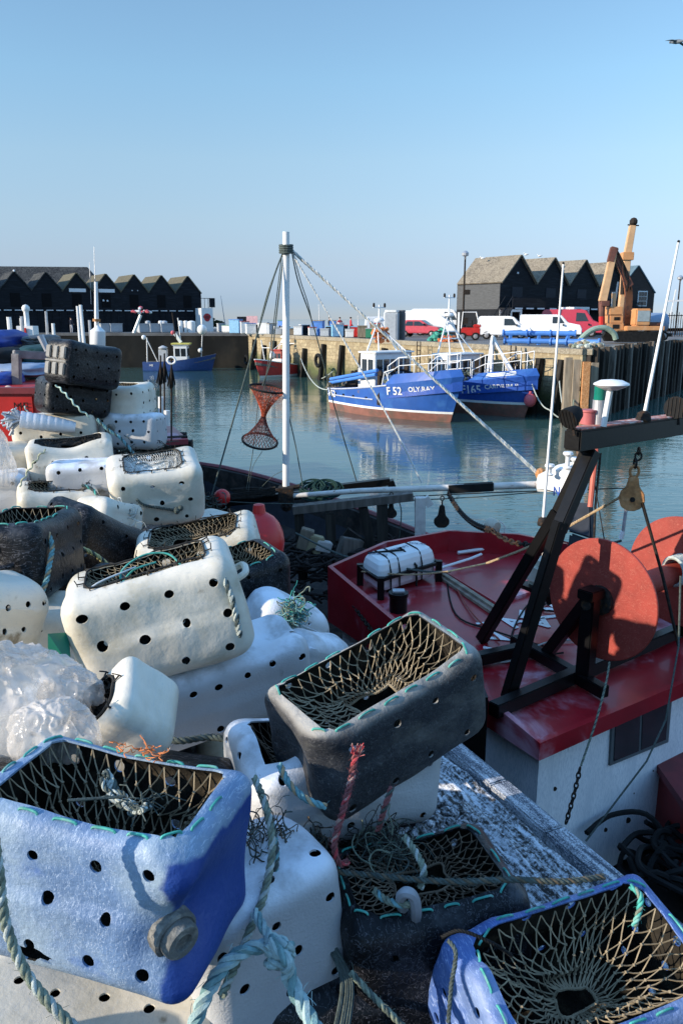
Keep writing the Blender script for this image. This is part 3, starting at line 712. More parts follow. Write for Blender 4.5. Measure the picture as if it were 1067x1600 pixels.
drum_pot('drum_pot', (-1.150,2.765,.826), (-1.0,5.4,91.2), (.469,.294,.271), Bk, 'glossy black drum pot with moulded studs and a frayed green rope at the far left', 6,
         opening=(.8,.66,.04), holes=(4,3), hr=.010, rad=.055, net=M_net_tan, funnel=(.4,.1), lace=M_teal, netN=40, netM=6, ends=False, extra=black_front,
         dents=[((-.23,.08,.02),.13,(.05,0,0))])
drum_pot('drum_pot', (-1.766,4.840,.504), (8.0,3.6,21.5), (.458,.295,.277), W, 'white drum pot with black-corded net, left of the one with the wide pale mesh mouth', 7,
         opening=(.7,.6,.05), holes=(3,1), rad=.064, net=M_net_tan, funnel=(.5,.05), rimcord=M_net_black, netN=36, netM=5, detail=22)
def dark_handle(root, S, D):
    mb = MB(); mb.rope([(-.12,-D[1]/2-.004,.04),(-.08,-D[1]/2-.012,.0),(0,-D[1]/2-.014,-.03),(.10,-D[1]/2-.014,-.065)], .0085, strands=3); mb.ball((.10,-D[1]/2-.012,-.066), .022, 10)
    mb.ball((.125,-D[1]/2-.01,-.055), .017, 10); mb.build('carrying_rope', M_rope_d, root)
drum_pot('drum_pot', (-1.131,4.756,.650), (18.1,-4.6,14.4), (.52,.35,.36), W, 'white drum pot with fine pale mesh mouth and a dark knotted rope across its front', 8,
         opening=(.62,.66,.06), holes=(3,3), hr=.014, rad=.068, net=M_rope_wl, funnel=(.06,.06), rimcord=M_net_black, netN=64, netM=12, netr=.0012, detail=24, extra=dark_handle)
drum_pot('drum_pot', (-.641,3.464,.602), (11.7,-11.3,5.7), (.520,.300,.260), W, 'white drum pot with long half-open net mouth beside the red buoy', 9,
         opening=(.72,.72,.05), holes=(2,1), rad=.062, net=M_net_tan, funnel=(.5,.05), rimcord=M_net_black, netN=50, netM=7, detail=24)
drum_pot('drum_pot', (-1.814,5.284,.743), (1.5,-2.6,17.5), (.517,.292,.250), W, 'white drum pot with sagging mouth over dark netting under the white wrapped roll', 10,
         opening=(.78,.7,.05), holes=(5,1), hr=.012, rad=.05, net=M_net_black, funnel=(.3,.04), netN=60, netM=9, netr=.003, detail=22,
         dents=[((-.02,-.13,.12),.2,(0,0,-.035))])
drum_pot('drum_pot', (-1.782,5.606,1.339), (3.7,9.0,60.1), (.462,.242,.287), Bk, 'black drum pot with ribbed grey end on the very top of the far stack', 11,
         opening=(0,0,0), holes=(5,3), hr=.009, rad=.05, ends=False, extra=ribs_end, detail=20, amp=.008, group='black drum pots on the far stack')
drum_pot('drum_pot', (-1.924,5.748,1.101), (.7,9.0,39.9), (.451,.290,.245), Bk, 'black drum pot lying under the ribbed black one with a pale green rope across it', 12,
         opening=(0,0,0), holes=(5,3), hr=.010, rad=.06, detail=20, group='black drum pots on the far stack')
drum_pot('drum_pot', (.483,1.376,.264), (16.1,1.5,22.9), (.480,.300,.280), M_blue_z, 'blue drum pot with open net mouth in the front right corner beside the frosted beam', 13,
         opening=(.84,.78,.03), holes=(4,2), hr=.012, rad=.035, net=M_net_tan, funnel=(.2,.13), lace=M_teal, netN=38, netM=7, netr=.0016, detail=30,
         dents=[((-.22,.12,.14),.09,(.02,-.02,-.03)),((-.22,-.05,.14),.12,(0,0,-.02))], ends=True)
drum_pot('drum_pot', (.197,1.601,.235), (-3.5,-3.6,12.7), (.40,.33,.33), M_black_pl, 'shaded black drum pot left of the blue corner pot, brown net in mouth', 14,
         opening=(.8,.7,.05), holes=(3,2), hr=.010, rad=.06, net=M_net_brown, funnel=(.4,.02), lace=M_teal, netN=34, netM=6, netr=.0014, handle=True)
# ---- two dirty pots in front of the red bin
drum_pot('drum_pot', aty(2,722,5.35), (4,6,35), (.42,.28,.26), W, 'dirty white drum pot below the red bin at the left edge', 31, opening=(0,0,0), holes=(3,2), rad=.06, ends=False, detail=20)
drum_pot('drum_pot', aty(-8,770,5.0), (0,-4,10), (.42,.28,.26), M_white_shade, 'dull white drum pot beneath the one under the red bin', 32, opening=(0,0,0), holes=(3,2), rad=.06, ends=False, detail=20)
# ---- pots partly hidden
def pp(px, py, Y): return aty(px, py, Y)
drum_pot('drum_pot', pp(150,1640,1.36), (2,3,-8), (.52,.30,.27), W, 'dirty white drum pot right under the bleached blue one, rope at its corner', 15, zholes=(5,3), opening=(0,0,0), holes=(6,2), hr=.011, rad=.055)
drum_pot('drum_pot', pp(405,1500,1.50), (86,-4,34), (.33,.50,.27), M_white_shade, 'white drum pot standing on end behind the knotted blue rope', 16, zholes=(3,5), opening=(.0,.0,.0), holes=(3,2), hr=.012, rad=.06, amp=.009)
drum_pot('drum_pot', pp(500,1560,1.62), (80,0,30), (.25,.40,.25), M_white_shade, 'shaded white drum pot upright behind the knotted-rope one', 17, zholes=(2,4), opening=(0,0,0), holes=(2,3), hr=.011, rad=.06, amp=.008)
drum_pot('drum_pot', pp(190,1122,1.72), (28,-38,-12), (.21,.20,.17), W, 'small white drum pot with black-corded round mouth beside the plastic wrap', 18, opening=(.6,.6,.045), holes=(0,0), ends=False, rad=.04, net=M_net_black, funnel=(.3,.05), rimcord=M_net_black, netN=30, netM=6, netr=.003)
drum_pot('drum_pot', pp(-22,962,2.30), (10,20,60), (.30,.26,.27), W, 'white drum pot end dotted with holes at the left edge under the glossy black pot', 19, opening=(0,0,0), holes=(4,3), hr=.010, rad=.09)
drum_pot('drum_pot', pp(85,985,2.62), (0,8,20), (.45,.28,.24), W, 'white drum pot wedged between the glossy black pot and the biggest white one', 20, opening=(0,0,0), holes=(0,0), rad=.06, ends=False)
drum_pot('drum_pot', pp(362,912,3.05), (6,-4,35), (.42,.25,.25), Bk, 'black drum pot with green-laced net between two white pots behind', 21, opening=(.7,.7,.05), holes=(3,2), hr=.009, rad=.06, net=M_net_tan, funnel=(.4,.06), lace=M_teal, netN=40, netM=6)
drum_pot('drum_pot', pp(445,975,2.95), (20,30,50), (.38,.22,.22), M_white_shade, 'frosted white drum pot with blue-green rope bundle at the edge of the heap', 22, opening=(0,0,0), holes=(3,2), rad=.10, ends=False)
drum_pot('drum_pot', pp(492,1020,2.7), (10,22,40), (.24,.16,.16), M_white_shade, 'small frosted white drum pot half hidden behind the charcoal pot', 23, opening=(0,0,0), holes=(0,0), rad=.07, ends=False)
drum_pot('drum_pot', pp(88,672,5.75), (0,-3,12), (.54,.29,.25), W, 'white drum pot under the roll of white wrapping in the far stack', 24, opening=(0,0,0), holes=(4,1), hr=.011, rad=.05, detail=20)
drum_pot('drum_pot', pp(196,625,6.0), (3,0,-12), (.37,.30,.24), W, 'white drum pot with tied top set upon the frosty one by the water', 25, opening=(.5,.5,.05), holes=(3,2), hr=.011, rad=.06, net=M_net_tan, funnel=(.3,.03), detail=20, netN=26, netM=4)
drum_pot('drum_pot', pp(208,672,5.9), (-4,0,-8), (.42,.28,.26), M_white_shade, 'frosty white drum pot with black screw bung at the water side of the far stack', 26, opening=(0,0,0), holes=(4,3), hr=.011, rad=.06, detail=20, bung=((-.11,-.135,.02),(0,-1,0),.034))
drum_pot('drum_pot', pp(150,848,3.55), (4,32,58), (.46,.29,.26), Bk, 'dusty black drum pot with frayed blue-green twine, squeezed behind the glossy black pot', 27, opening=(.5,.6,.05), holes=(3,2), hr=.009, rad=.06, net=M_net_black, funnel=(.4,.06))
drum_pot('drum_pot', pp(172,812,4.3), (0,20,70), (.36,.22,.22), W, 'plain white drum pot behind the dusty black one', 28, opening=(0,0,0), holes=(3,2), rad=.06, ends=False, detail=20)
drum_pot('drum_pot', pp(160,745,5.1), (0,-2,10), (.62,.30,.24), M_white_shade, 'long white drum pot lying below the sagging-mouthed one', 29, opening=(0,0,0), holes=(5,2), hr=.012, rad=.06, ends=False, detail=20)
# lower layers of the heap: whole pots that carry the upper ones
lows = [((-.75,1.75,.42),20),((-.9,2.35,.42),-10),((-.95,2.9,.55),70),((-1.0,1.9,.14),35),((-.45,1.75,.40),70),((-.1,1.5,.14),10),((-.45,2.15,.18),-15),((.0,2.1,.16),20),((-.4,2.8,.14),40),((-.75,2.6,.14),10),
        ((-.8,3.5,.35),15),((-1.3,3.6,.45),60),((-1.15,4.3,.30),0),((-1.7,4.1,.30),30),((-1.25,4.85,.32),10),((-1.8,4.9,.22),-10),((-2.1,5.6,.35),20),((-1.85,5.75,.60),15),((-1.3,5.9,.35),35),((-1.65,5.5,.14),0),((-1.5,3.0,.35),50),((-1.35,2.3,.3),80),((-.55,3.3,.14),20),((-1.0,5.6,.14),60),((-.86,4.2,.42),25),((-1.0,3.9,.40),80)]  # last two added, hidden, to keep the sun off the reel discs
cols = [Bk, M_white_shade, Bk, W, Bk]  # mostly black: the dark of the heap's gaps is put into pot colour
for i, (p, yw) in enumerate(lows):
    drum_pot('drum_pot', p, (random.uniform(-5,5), random.uniform(-5,5), yw), (.45,.28,.25), cols[i % 5], ['black drum pot buried in the lower layers of the heap','shaded white drum pot buried in the lower layers of the heap','black drum pot buried in the lower layers of the heap','plain white drum pot buried in the lower layers of the heap','black drum pot buried in the lower layers of the heap'][i % 5],
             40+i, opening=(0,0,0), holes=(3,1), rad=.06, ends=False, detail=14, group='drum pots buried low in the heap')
# ================================================================== black gabled sheds on the left quay
M_shed = mat('black_weatherboard', (.012,.014,.018), .7, var=.25, vscale=1.2, stretch=(1,1,9), bump=.5, bscale=3, col2=(.022,.026,.034), c2pos=(.5,.7), c2scale=.6)
M_shed_g = mat('grey_weatherboard', (.075,.078,.08), .8, var=.25, vscale=2, stretch=(1,1,9), bump=.5, bscale=3)
M_slate = mat('slate_roof', (.03,.032,.034), .9, var=.3, vscale=1.5, col2=(.08,.08,.07), c2pos=(.5,.72), c2scale=.9, grain=((.09,.09,.085), 7))
M_moss = mat('mossy_roof', (.095,.085,.05), .95, var=.3, vscale=1.2, col2=(.05,.048,.04), c2pos=(.5,.7), c2scale=1.2, grain=((.13,.115,.08), 9))
M_dark = mat('dark_interior', (.006,.006,.007), .8)
M_white_t = mat('white_trim', (.72,.73,.74), .6, var=.06)
M_redsign = mat('red_emblem', (.42,.02,.03), .6, var=.1)
def local_frame(o3, x, z=Vector((0,0,1))):
    return lambda a, b, c: Vector(o3)+Vector(x)*a+Vector((-x[1], x[0], 0))*b+z*c
def gabled(e, w, d, he, hr, wall, roof, over=.18, th=.12, z0=0.):
    """gable end on y=0 facing -y, ridge running to +y; origin at left front corner of the gable"""
    P = [(0,z0),(w,z0),(w,he),(w/2,hr),(0,he)]
    mb = MB(); V = [(x,0,z) for x, z in P]+[(x,d,z) for x, z in P]
    mb.add(V, [(0,1,2,3,4),(9,8,7,6,5),(0,5,6,1),(1,6,7,2),(4,9,5,0)]); mb.build('wall', wall, e)
    mb = MB(); sl = Vector((w/2, 0, hr-he)).normalized(); k = .0
    for sg in (-1, 1):
        ridge = Vector((w/2, 0, hr+.01)); eave = Vector((w/2+sg*(w/2+.02), 0, he-.01+.0)); n = Vector((sg*(hr-he), 0, w/2)).normalized()
        a, b = (eave, ridge) if sg < 0 else (ridge, eave)
        q = [a+Vector((0,-over,0))+n*th, b+Vector((0,-over,0))+n*th, b+Vector((0,d,0))+n*th, a+Vector((0,d,0))+n*th]
        mb.slab(q, th-.01)
    mb.build('roof', roof, e)
lab_l = ['first black gabled shed of the left row, cut by the photo edge','black gabled shed with bare white finial lamp, second of the left row','black gabled shed third in the left row with plain dark gable','black gabled shed with white name board, fourth in the left row','black gabled shed with white board and twin lights, fifth in left row','black gabled shed with mossy left slope, sixth in the left row','black gabled shed next to last in the row above the white bins','black gabled shed at the right end of the left row beside white hut']
apx = [(-22,425,94.),(22,425,95.5),(67,424,97),(116,424,98.5),(163,427,100.5),(206,428,102.5),(250,430,104.5),(293,432,106.5)]
tops = [aty(*a) for a in apx]
rd = (tops[7]-tops[1]); rd.z = 0; sp_ = rd.length/6; rd.normalize(); ang = math.atan2(rd.y, rd.x)
o1 = Vector((tops[1].x, tops[1].y, 0))
for k in range(8):
    c = o1+rd*sp_*(k-1); e = empty('gabled_shed', c-rd*sp_/2, ang, lab_l[k], 'shed', 'black gabled sheds along the left quay')
    gabled(e, sp_-.004, 6.0, 4.75, 6.85, M_shed, M_moss if k >= 3 else M_slate, over=.12)
    MB().b2((.02,-.14,2.62), (sp_-.05,-.02,2.75)).build('balcony_beam', M_shed, e)
    mb = MB()
    for j in range(3): x0 = .25+j*sp_/3; mb.b2((x0,-.18,2.52), (x0+sp_/3*.72,-.145,2.62))
    mb.build('white_trim', M_white_t, e)
    MB().b2((sp_*.3,-.03,2.95), (sp_*.62,-.003,4.5)).build('door', M_dark, e)
    mb = MB(); mb.b2((.35,-.9,2.62),(sp_-.35,-.85,2.66)); 
    for j in range(4): mb.tube([(.5+j*(sp_-1)/3,-.05,.02),(.5+j*(sp_-1)/3,-.05,2.5)], .06, 6)
    mb.build('post_row', M_shed, e)
    if k in (3, 4):
        MB().b2((sp_*.22,-.05,4.72), (sp_*.78,-.004,5.12)).build('name_board', M_white_t, e)
    if k in (5,):
        mb = MB(); mb.ball((sp_*.4,-.1,5.0), .07, 8); mb.ball((sp_*.6,-.1,5.0), .07, 8); mb.build('wall_lamp', M_white_t, e)
    if k == 1: MB().ball((sp_/2,-.1,6.95), .14, 8).build('gable_lamp', M_white_t, e)
    if k == 4:
        mb = MB(); mb.ball((sp_*.36,-.1,3.75), .13, 8); mb.build('wall_lamp', M_white_t, e); MB().ball((sp_*.50,-.1,3.72), .13, 8).build('wall_lamp', M_white_t, e)
# long slate roofed shed behind
a = aty(-70, 405, 108); b = aty(116, 412, 110); e = empty('long_shed', (a.x,a.y,0), math.atan2(b.y-a.y, b.x-a.x), 'long dark shed with big slate roof rising behind the left gabled sheds', 'shed')
Lh = (b-a).length; hz_ = b.z
mb = MB(); mb.b2((0,2.2,0), (Lh+2.6,11,5.2)); mb.build('wall', M_shed, e)
mb = MB(); mb.slab([(-.5,-.2+2,5.1),(Lh+3,1.8,5.1),(Lh+.6,6.5,hz_),(-.5,6.5,hz_)], .15); mb.slab([(Lh+3,1.8,5.1),(Lh+3,11.2,5.1),(Lh+.6,6.5,hz_+.002)], .15) if False else None
mb.add([(Lh+3,1.8,5.1),(Lh+3,11.2,5.1),(Lh+.6,6.5,hz_),(-.5,11.2,5.1),(-.5,6.5,hz_)], [(0,1,2),(1,3,4,2)]); mb.build('roof', M_slate, e)
# white hut with red emblem at row's end
e = empty('white_hut', aty(316, 519, 104)*1, ang, 'small white hut with a red emblem at the end of the black sheds', 'hut')
e.location.z = 0; WM[e.name] = Matrix.LocRotScale(e.location, e.rotation_euler, None)
MB().b2((0,0,0), (1.55,2,2.9)).build('wall', M_wpaint, e)
mb = MB(); mb.prism([(.75+.52*math.cos(t)*(1 if math.sin(t) > -.2 else .8), 1.75+.5*math.sin(t)) for t in [2*math.pi*i/20 for i in range(20)]], .03, Matrix(((1,0,0,0),(0,0,-1,-.002),(0,1,0,0),(0,0,0,1)))); mb.build('emblem', M_redsign, e)
mb = MB(); mb.prism([(.75+.3*math.cos(t), 1.78+.22*math.sin(t)) for t in [2*math.pi*i/16 for i in range(16)]], .02, Matrix(((1,0,0,0),(0,0,-1,-.035),(0,1,0,0),(0,0,0,1)))); mb.build('emblem_centre', mat('dark_red', (.15,.01,.015), .6), e)
mb = MB()
for x in (0,.5,1.0,1.5): mb.tube([(x,.05,2.9),(x,.05,4.1)], .035, 5)
mb.tube([(0,.05,4.1),(1.5,.05,4.1)], .035, 5); mb.b2((1.15,.02,3.0),(1.9,.1,4.15)); mb.build('railing', M_shed, e)
# bins and stores in front of the left sheds
def store_bin(p, w, h, d, mt, label, rz=ang, group='bins and crates on the left quay', lid=None):
    e = empty('storage_bin', p, rz, label, 'bin', group)
    mb = MB(); mb.b2((-w/2,-d/2,.08), (w/2,d/2,h)); mb.b2((-w/2-.03,-d/2-.03,h-.12), (w/2+.03,d/2+.03,h-.06)); mb.b2((-w/2+.1,-d/2+.1,0),(w/2-.1,d/2-.1,.08)); mb.build('bin_body', mt, e, bevel=.02)
    MB().b2((-w/2-.04,-d/2-.04,h+.003), (w/2+.04,d/2+.04,h+.06)).build('lid', lid or mt, e); return e
M_greybin = mat('pale_grey_plastic', (.38,.41,.44), .6, var=.1)
for i, (px, w) in enumerate(((226,1.5),(243,1.5),(260,1.5),(166,1.4),(181,1.4))):
    p = aty(px, 522, 96+.3*i); p.z = 0
    store_bin(p, w, 1.0, 1.1, M_greybin, ['pale grey lidded bin, left of three below the red flag','pale grey lidded bin, middle of three in front of sheds','pale grey lidded bin, right of three in front of sheds','shaded grey bin nearest the white mast fender','shaded grey bin second from the white mast fender'][i])
for i, (px, w) in enumerate(((232,.45),(258,.5),(252,.42),(283,.4),(300,.7),(291,.35))):
    p = aty(px, 520, 97.6); p.z = 0; mb = MB(); mb.lathe([(.3*w/.5,0),(.34*w/.5,.5),(.34*w/.5,1.25),(.2,1.36),(.0,1.38)], (0,0,0)); o = mb.build('barrel', random.choice([M_wpaint, M_greybin]), smooth_=True); o.location = p
    tag(o, 'pale round barrel standing among the bins before the black sheds', 'barrel', 'pale barrels before the black sheds')
# ================================================================== sheds on the right pier
rr = Vector((.78,.626,0)).normalized(); angR = math.atan2(rr.y, rr.x); spR = 4.9
A0 = aty(812, 399, 75.); A0.z = 0
lab_r = ['black gabled shed with visible grey side wall and tan mossy roof, nearest on the right','second black gabled shed on the right pier','third black gabled shed, behind the white whip aerial','fourth black gabled shed, partly behind the orange excavator']
M_tanroof = mat('tan_tiled_roof', (.21,.175,.125), .95, var=.25, vscale=2, col2=(.12,.10,.075), c2pos=(.45,.65), c2scale=1, grain=((.28,.24,.18), 8), bump=.5, bscale=6)
for k in range(4):
    e = empty('gabled_shed', A0+rr*spR*k-rr*spR/2, angR, lab_r[k], 'shed', 'black gabled sheds on the right pier')
    gabled(e, spR-.004, 5.2, 4.7, 7.1, M_shed, M_tanroof, over=.25)
    mb = MB(); mb.b2((0,-1.5,2.42),(spR-.004,-.004,2.56)); mb.build('balcony_floor', M_shed, e)
    mb = MB(); mb.b2((0,-1.5,3.42),(spR-.004,-1.44,3.5)); mb.b2((0,-1.49,2.6),(spR-.004,-1.46,2.66))
    for j in range(34): x = .07+j*(spR-.14)/33; mb.b2((x-.05,-1.492,2.66),(x+.05,-1.468,3.42))
    mb.build('balcony_railing', M_shed, e)
    mb = MB()
    for j in range(3): mb.b2((.3+j*1.55,-1.56,2.44),(1.3+j*1.55,-1.515,2.56))
    mb.build('white_trim', M_white_t, e)
    MB().b2((spR*.32,-.04,2.6),(spR*.62,-.003,4.4)).build('door', mat('blueblack_door', (.010,.014,.024), .6), e)
    if k == 0:
        MB().b2((-.03,.02,2.45),(-.002,5.19,4.62)).build('side_boarding', M_shed_g, e)
        MB().b2((.02,-.03,.02),(1.1,-.002,2.4)).build('white_panel', M_wpaint, e)
        mb = MB(); mb.beam((-2.4,-1.2,0),(-.2,-1.2,2.5),.9,.08); mb.beam((-2.4,-1.62,1.),(-.2,-1.62,3.5),.06,.06); mb.beam((-2.4,-.78,1.),(-.2,-.78,3.5),.06,.06)
        for j in range(7): t = j/6; mb.tube([(-2.4+2.2*t,-1.62,2.5*t),(-2.4+2.2*t,-1.62,1+2.5*t)], .025, 5)
        mb.build('outside_stair', M_shed, e)
        mb = MB(); mb.b2((1.15,-1.5,0),(1.3,-1.35,2.42)); mb.b2((-.2,-1.5,0),(-.05,-1.35,2.42)); mb.b2((-.04,-1.49,2.2),(1.14,-1.36,2.41)); mb.build('white_frame', M_wpaint, e)
        mb = MB(); mb.ball((spR*.42,-.2,5.6), .1, 8); mb.build('gable_lamp', M_white_t, e)
# white steel frame under the balcony, by the pickup
p0 = A0+rr*4.3; e = empty('steel_frame', p0+Vector((.626,-.78,0))*2.6, angR, 'white braced steel frame standing before the second right shed', 'frame')
mb = MB()
for x in (0,2.9): mb.b2((x-.06,-.06,0),(x+.06,.06,2.5))
mb.b2((-.1,-.05,2.5),(3.,.05,2.68)); mb.beam((0,0,1.2),(1.1,0,2.5),.06,.06); mb.beam((2.9,0,1.2),(1.8,0,2.5),.06,.06); mb.beam((0,0,1.9),(1.4,0,.3),.05,.05); mb.build('frame_bars', M_white_t, e)
# small hut at far right
A1 = aty(997, 415.5, 88.); hrr = A1.z; A1.z = 0
r2 = Vector((.93,.37,0)).normalized()
e = empty('gabled_house', A1-r2*2.5, math.atan2(r2.y,r2.x), 'brown-black gabled house with a white paned window at the far right', 'house')
gabled(e, 5.0, 6.0, hrr-2.75, hrr, mat('brown_weatherboard', (.055,.045,.042), .8, var=.2, vscale=2, stretch=(1,1,9), bump=.5, bscale=3), mat('blue_grey_slate', (.10,.16,.19), .7, var=.2, vscale=2), over=.1)
mb = MB(); mb.b2((2.75,-.08,2.9),(4.0,-.004,4.5)); w_ = mb.build('window_frame', M_white_t, e)
mb = MB()
for i in range(3):
    for j in range(3): mb.b2((2.85+.37*i,-.11,3.0+.48*j),(3.17+.37*i,-.085,3.42+.48*j))
mb.build('panes', M_glass, w_)
mb = MB(); mb.b2((.3,-1.0,2.6),(2.6,-.9,2.7)); mb.b2((.3,-1.0,3.2),(2.6,-.94,3.27))
for j in range(5): mb.b2((.3+j*.56,-1,1.6),(.36+j*.56,-.94,3.2))
mb.b2((.28,-.9,2.5),(2.62,-.01,2.6)); mb.build('landing', M_shed, e)
# lamp posts
def lamp_post(px, ytop, ybase, Y, label, r=.07):
    t = aty(px, ytop, Y); e = empty('lamp_post', (t.x, Y, 0), 0, label, 'lamp post')
    mb = MB(); mb.tube([(0,0,0),(0,0,t.z-.2)], [r*1.4, r], 8); mb.build('post', M_iron, e)
    mb = MB(); mb.lathe([(.05,0),(.28,.1),(.3,.3),(.15,.45),(.02,.5)], (0,0,t.z-.35), n=10); mb.tube([(0,0,t.z-.6),(.0,-.3,t.z-.3)], .03, 5); mb.build('lantern', M_alu, e, smooth_=True)
    return e
e = lamp_post(727, 394, 470, 70., 'tall dark lamp post at the left side of the nearest right shed')
MB().b2((.05,-.2,3.6),(.5,.2,4.0)).build('floodlight', M_iron, e); MB().b2((.05,-.15,1.2),(.4,.15,1.7)).build('switch_box', M_iron, e)
lamp_post(1063, 432, 520, 85., 'slim lamp post right of the brown gabled house')

# ================================================================== vehicles
M_tyre = M_rubber; M_hub = mat('wheel_hub', (.3,.3,.31), .5, metal=.4)
def wheels(e, xs, half, r):
    for x in xs:
        for sg in (-1, 1):
            mb = MB(); mb.lathe([(r*.62,-.09),(r,-.09),(r,.09),(r*.62,.09)], (x, sg*(half-.09), r), (0,1,0), 18); w = mb.build('wheel', M_tyre, e, smooth_=True)
            mb = MB(); mb.lathe([(r*.6,-.02),(r*.55,.02),(r*.2,.035),(.0,.035)], (x, sg*(half-.0), r), (0,sg,0), 14); mb.build('rim', M_hub, w)
def car(px, py_, Y, rz, prof, W_, paint, label, glass, wheel_x, wr, cat='van', nm='parked_van', tumble=.12, windscreen=None, group=None):
    """prof: side outline (x forward, z) clockwise from rear bottom; glass: list of quads in side profile; windscreen (x0,z0,x1,z1)"""
    p = aty(px, py_, Y); e = empty(nm, (p.x, Y, 0), rz, label, cat, group)
    h = W_/2; zb = max(z for x, z in prof)
    def hw(z): t = max(0, (z-zb*.5)/(zb*.5)); return h-tumble*t*t
    n = len(prof); V = [(x,-hw(z),z) for x, z in prof]+[(x,hw(z),z) for x, z in prof]
    mb = MB(); mb.add(V, [tuple(range(n))[::-1], tuple(range(n,2*n))]+[(i,(i+1)%n,n+(i+1)%n,n+i) for i in range(n)])
    mb.build('body', paint, e, bevel=.05)
    for q in glass:
        for sg in (-1, 1):
            mb = MB(); P = [Vector((x, sg*(hw(z)+.012), z)) for x, z in q]; Q = [Vector((x, sg*(hw(z)-.03), z)) for x, z in q]
            m_ = len(P); mb.add(P+Q, [tuple(range(m_)) if sg < 0 else tuple(range(m_))[::-1]]+[(i,(i+1)%m_,m_+(i+1)%m_,m_+i) for i in range(m_)]); mb.build('side_window', M_glass, e)
    if windscreen:
        x0, z0, x1, z1 = windscreen; nx_, nz_ = (z1-z0), -(x1-x0); l = math.hypot(nx_, nz_); nx_, nz_ = abs(nx_/l)*.015, abs(nz_/l)*.015
        mb = MB(); mb.slab([(x0+nx_,-hw(z0)+.1,z0+nz_),(x0+nx_,hw(z0)-.1,z0+nz_),(x1+nx_,hw(z1)-.12,z1+nz_),(x1+nx_,-hw(z1)+.12,z1+nz_)], .03); mb.build('windscreen', M_glass, e)
    wheels(e, wheel_x, h, wr)
    xf = max(x for x, z in prof)
    for sg in (-1, 1): MB().box((xf-.10, sg*(h-.28), .72), (.25,.34,.18)).build('headlight', M_lamp, e, bevel=.03)
    MB().box((xf-.02, 0, .42), (.18, W_*.94, .2)).build('bumper', mat('bumper_grey', (.10,.10,.11), .6), e, bevel=.03)
    for sg in (-1, 1): MB().box((windscreen[0]-.35 if windscreen else 1, sg*(h+.1), 1.12), (.1,.2,.16)).build('door_mirror', M_rubber, e, bevel=.02)
    # sill line / door seam
    return e
PV = [(-2.1,.35),(-2.15,.9),(-2.05,1.7),(-1.9,1.82),(.35,1.82),(.75,1.74),(1.35,1.12),(2.0,.98),(2.15,.75),(2.15,.35)]
M_vwhite = mat('white_car_paint', (.80,.81,.82), .3, var=.03, coat=.4)
M_vred = mat('red_car_paint', (.45,.03,.06), .3, var=.06, coat=.4)
car(787, 530, 66, R(-14), PV, 1.7, M_vwhite, 'small white panel van parked on the pier left of the pickup', [[(-.0,1.1),(.98,1.1),(.62,1.6),(-.0,1.62)]], (-1.35,1.35), .31, windscreen=(1.33,1.15,.78,1.7))
PK = [(-2.6,.4),(-2.6,1.95),(.3,1.95),(.35,1.95),(.75,1.9),(1.3,1.3),(2.3,1.1),(2.45,.8),(2.45,.35)]
car(861, 525, 69, R(-16), PK, 1.85, M_vwhite, 'white box-backed van with black front window beside the red van', [[(.05,1.25),(1.05,1.25),(.66,1.75),(.05,1.78)]], (-1.6,1.55), .34, windscreen=(1.28,1.33,.80,1.85), group='white vans on the pier')
PT = [(-2.7,.4),(-2.75,2.2),(-2.5,2.42),(.7,2.42),(1.1,2.3),(1.75,1.45),(2.4,1.2),(2.55,.9),(2.55,.4)]
e = car(895, 519, 74, R(-20), PT, 1.95, M_vred, 'tall dark red van parked behind the white vans by the sheds', [[(.25,1.4),(1.35,1.4),(.95,2.1),(.25,2.15)]], (-1.8,1.65), .36, windscreen=(1.72,1.5,1.15,2.25), tumble=.15)
MB().b2((-1.2,-.6,2.44),(.0,.6,2.62)).build('roof_rack', M_vwhite, e)
PC = [(-1.9,.35),(-1.95,1.0),(-1.7,1.35),(-1.1,1.5),(.2,1.5),(.95,1.02),(1.8,.88),(1.95,.7),(1.95,.35)]
car(657, 521, 74, R(-22), PC, 1.7, mat('red_car_paint_bright', (.50,.05,.07), .3, coat=.4), 'red hatchback parked between portable toilet and net heap', [[(-1.25,1.0),(-.5,1.0),(-.5,1.38),(-1.05,1.38)],[(-.42,1.0),(.72,1.0),(.1,1.38),(-.42,1.38)]], (-1.25,1.25), .3, cat='car', nm='parked_car', windscreen=(.93,1.05,.25,1.47))
car(642, 515, 84, R(-8), PT, 2.0, M_vwhite, 'white van behind the red hatchback, only its upper half visible', [[(.25,1.4),(1.35,1.4),(.95,2.1),(.25,2.15)]], (-1.8,1.65), .36, windscreen=(1.72,1.5,1.15,2.25), group='white vans on the pier')
car(690, 516, 80, R(-12), [(x*1.1, z*1.05) for x, z in PT], 2.1, M_vwhite, 'long white van under the third radar mast, left of forklift', [[(.3,1.5),(1.5,1.5),(1.05,2.2),(.3,2.25)]], (-2.0,1.8), .36, windscreen=(1.92,1.6,1.3,2.36), group='white vans on the pier')
car(600, 513, 92, R(5), PV, 1.7, M_vwhite, 'distant white van left of the portable toilet', [[(-.0,1.1),(.98,1.1),(.62,1.6),(-.0,1.62)]], (-1.35,1.35), .31, windscreen=(1.33,1.15,.78,1.7), group='white vans on the pier')
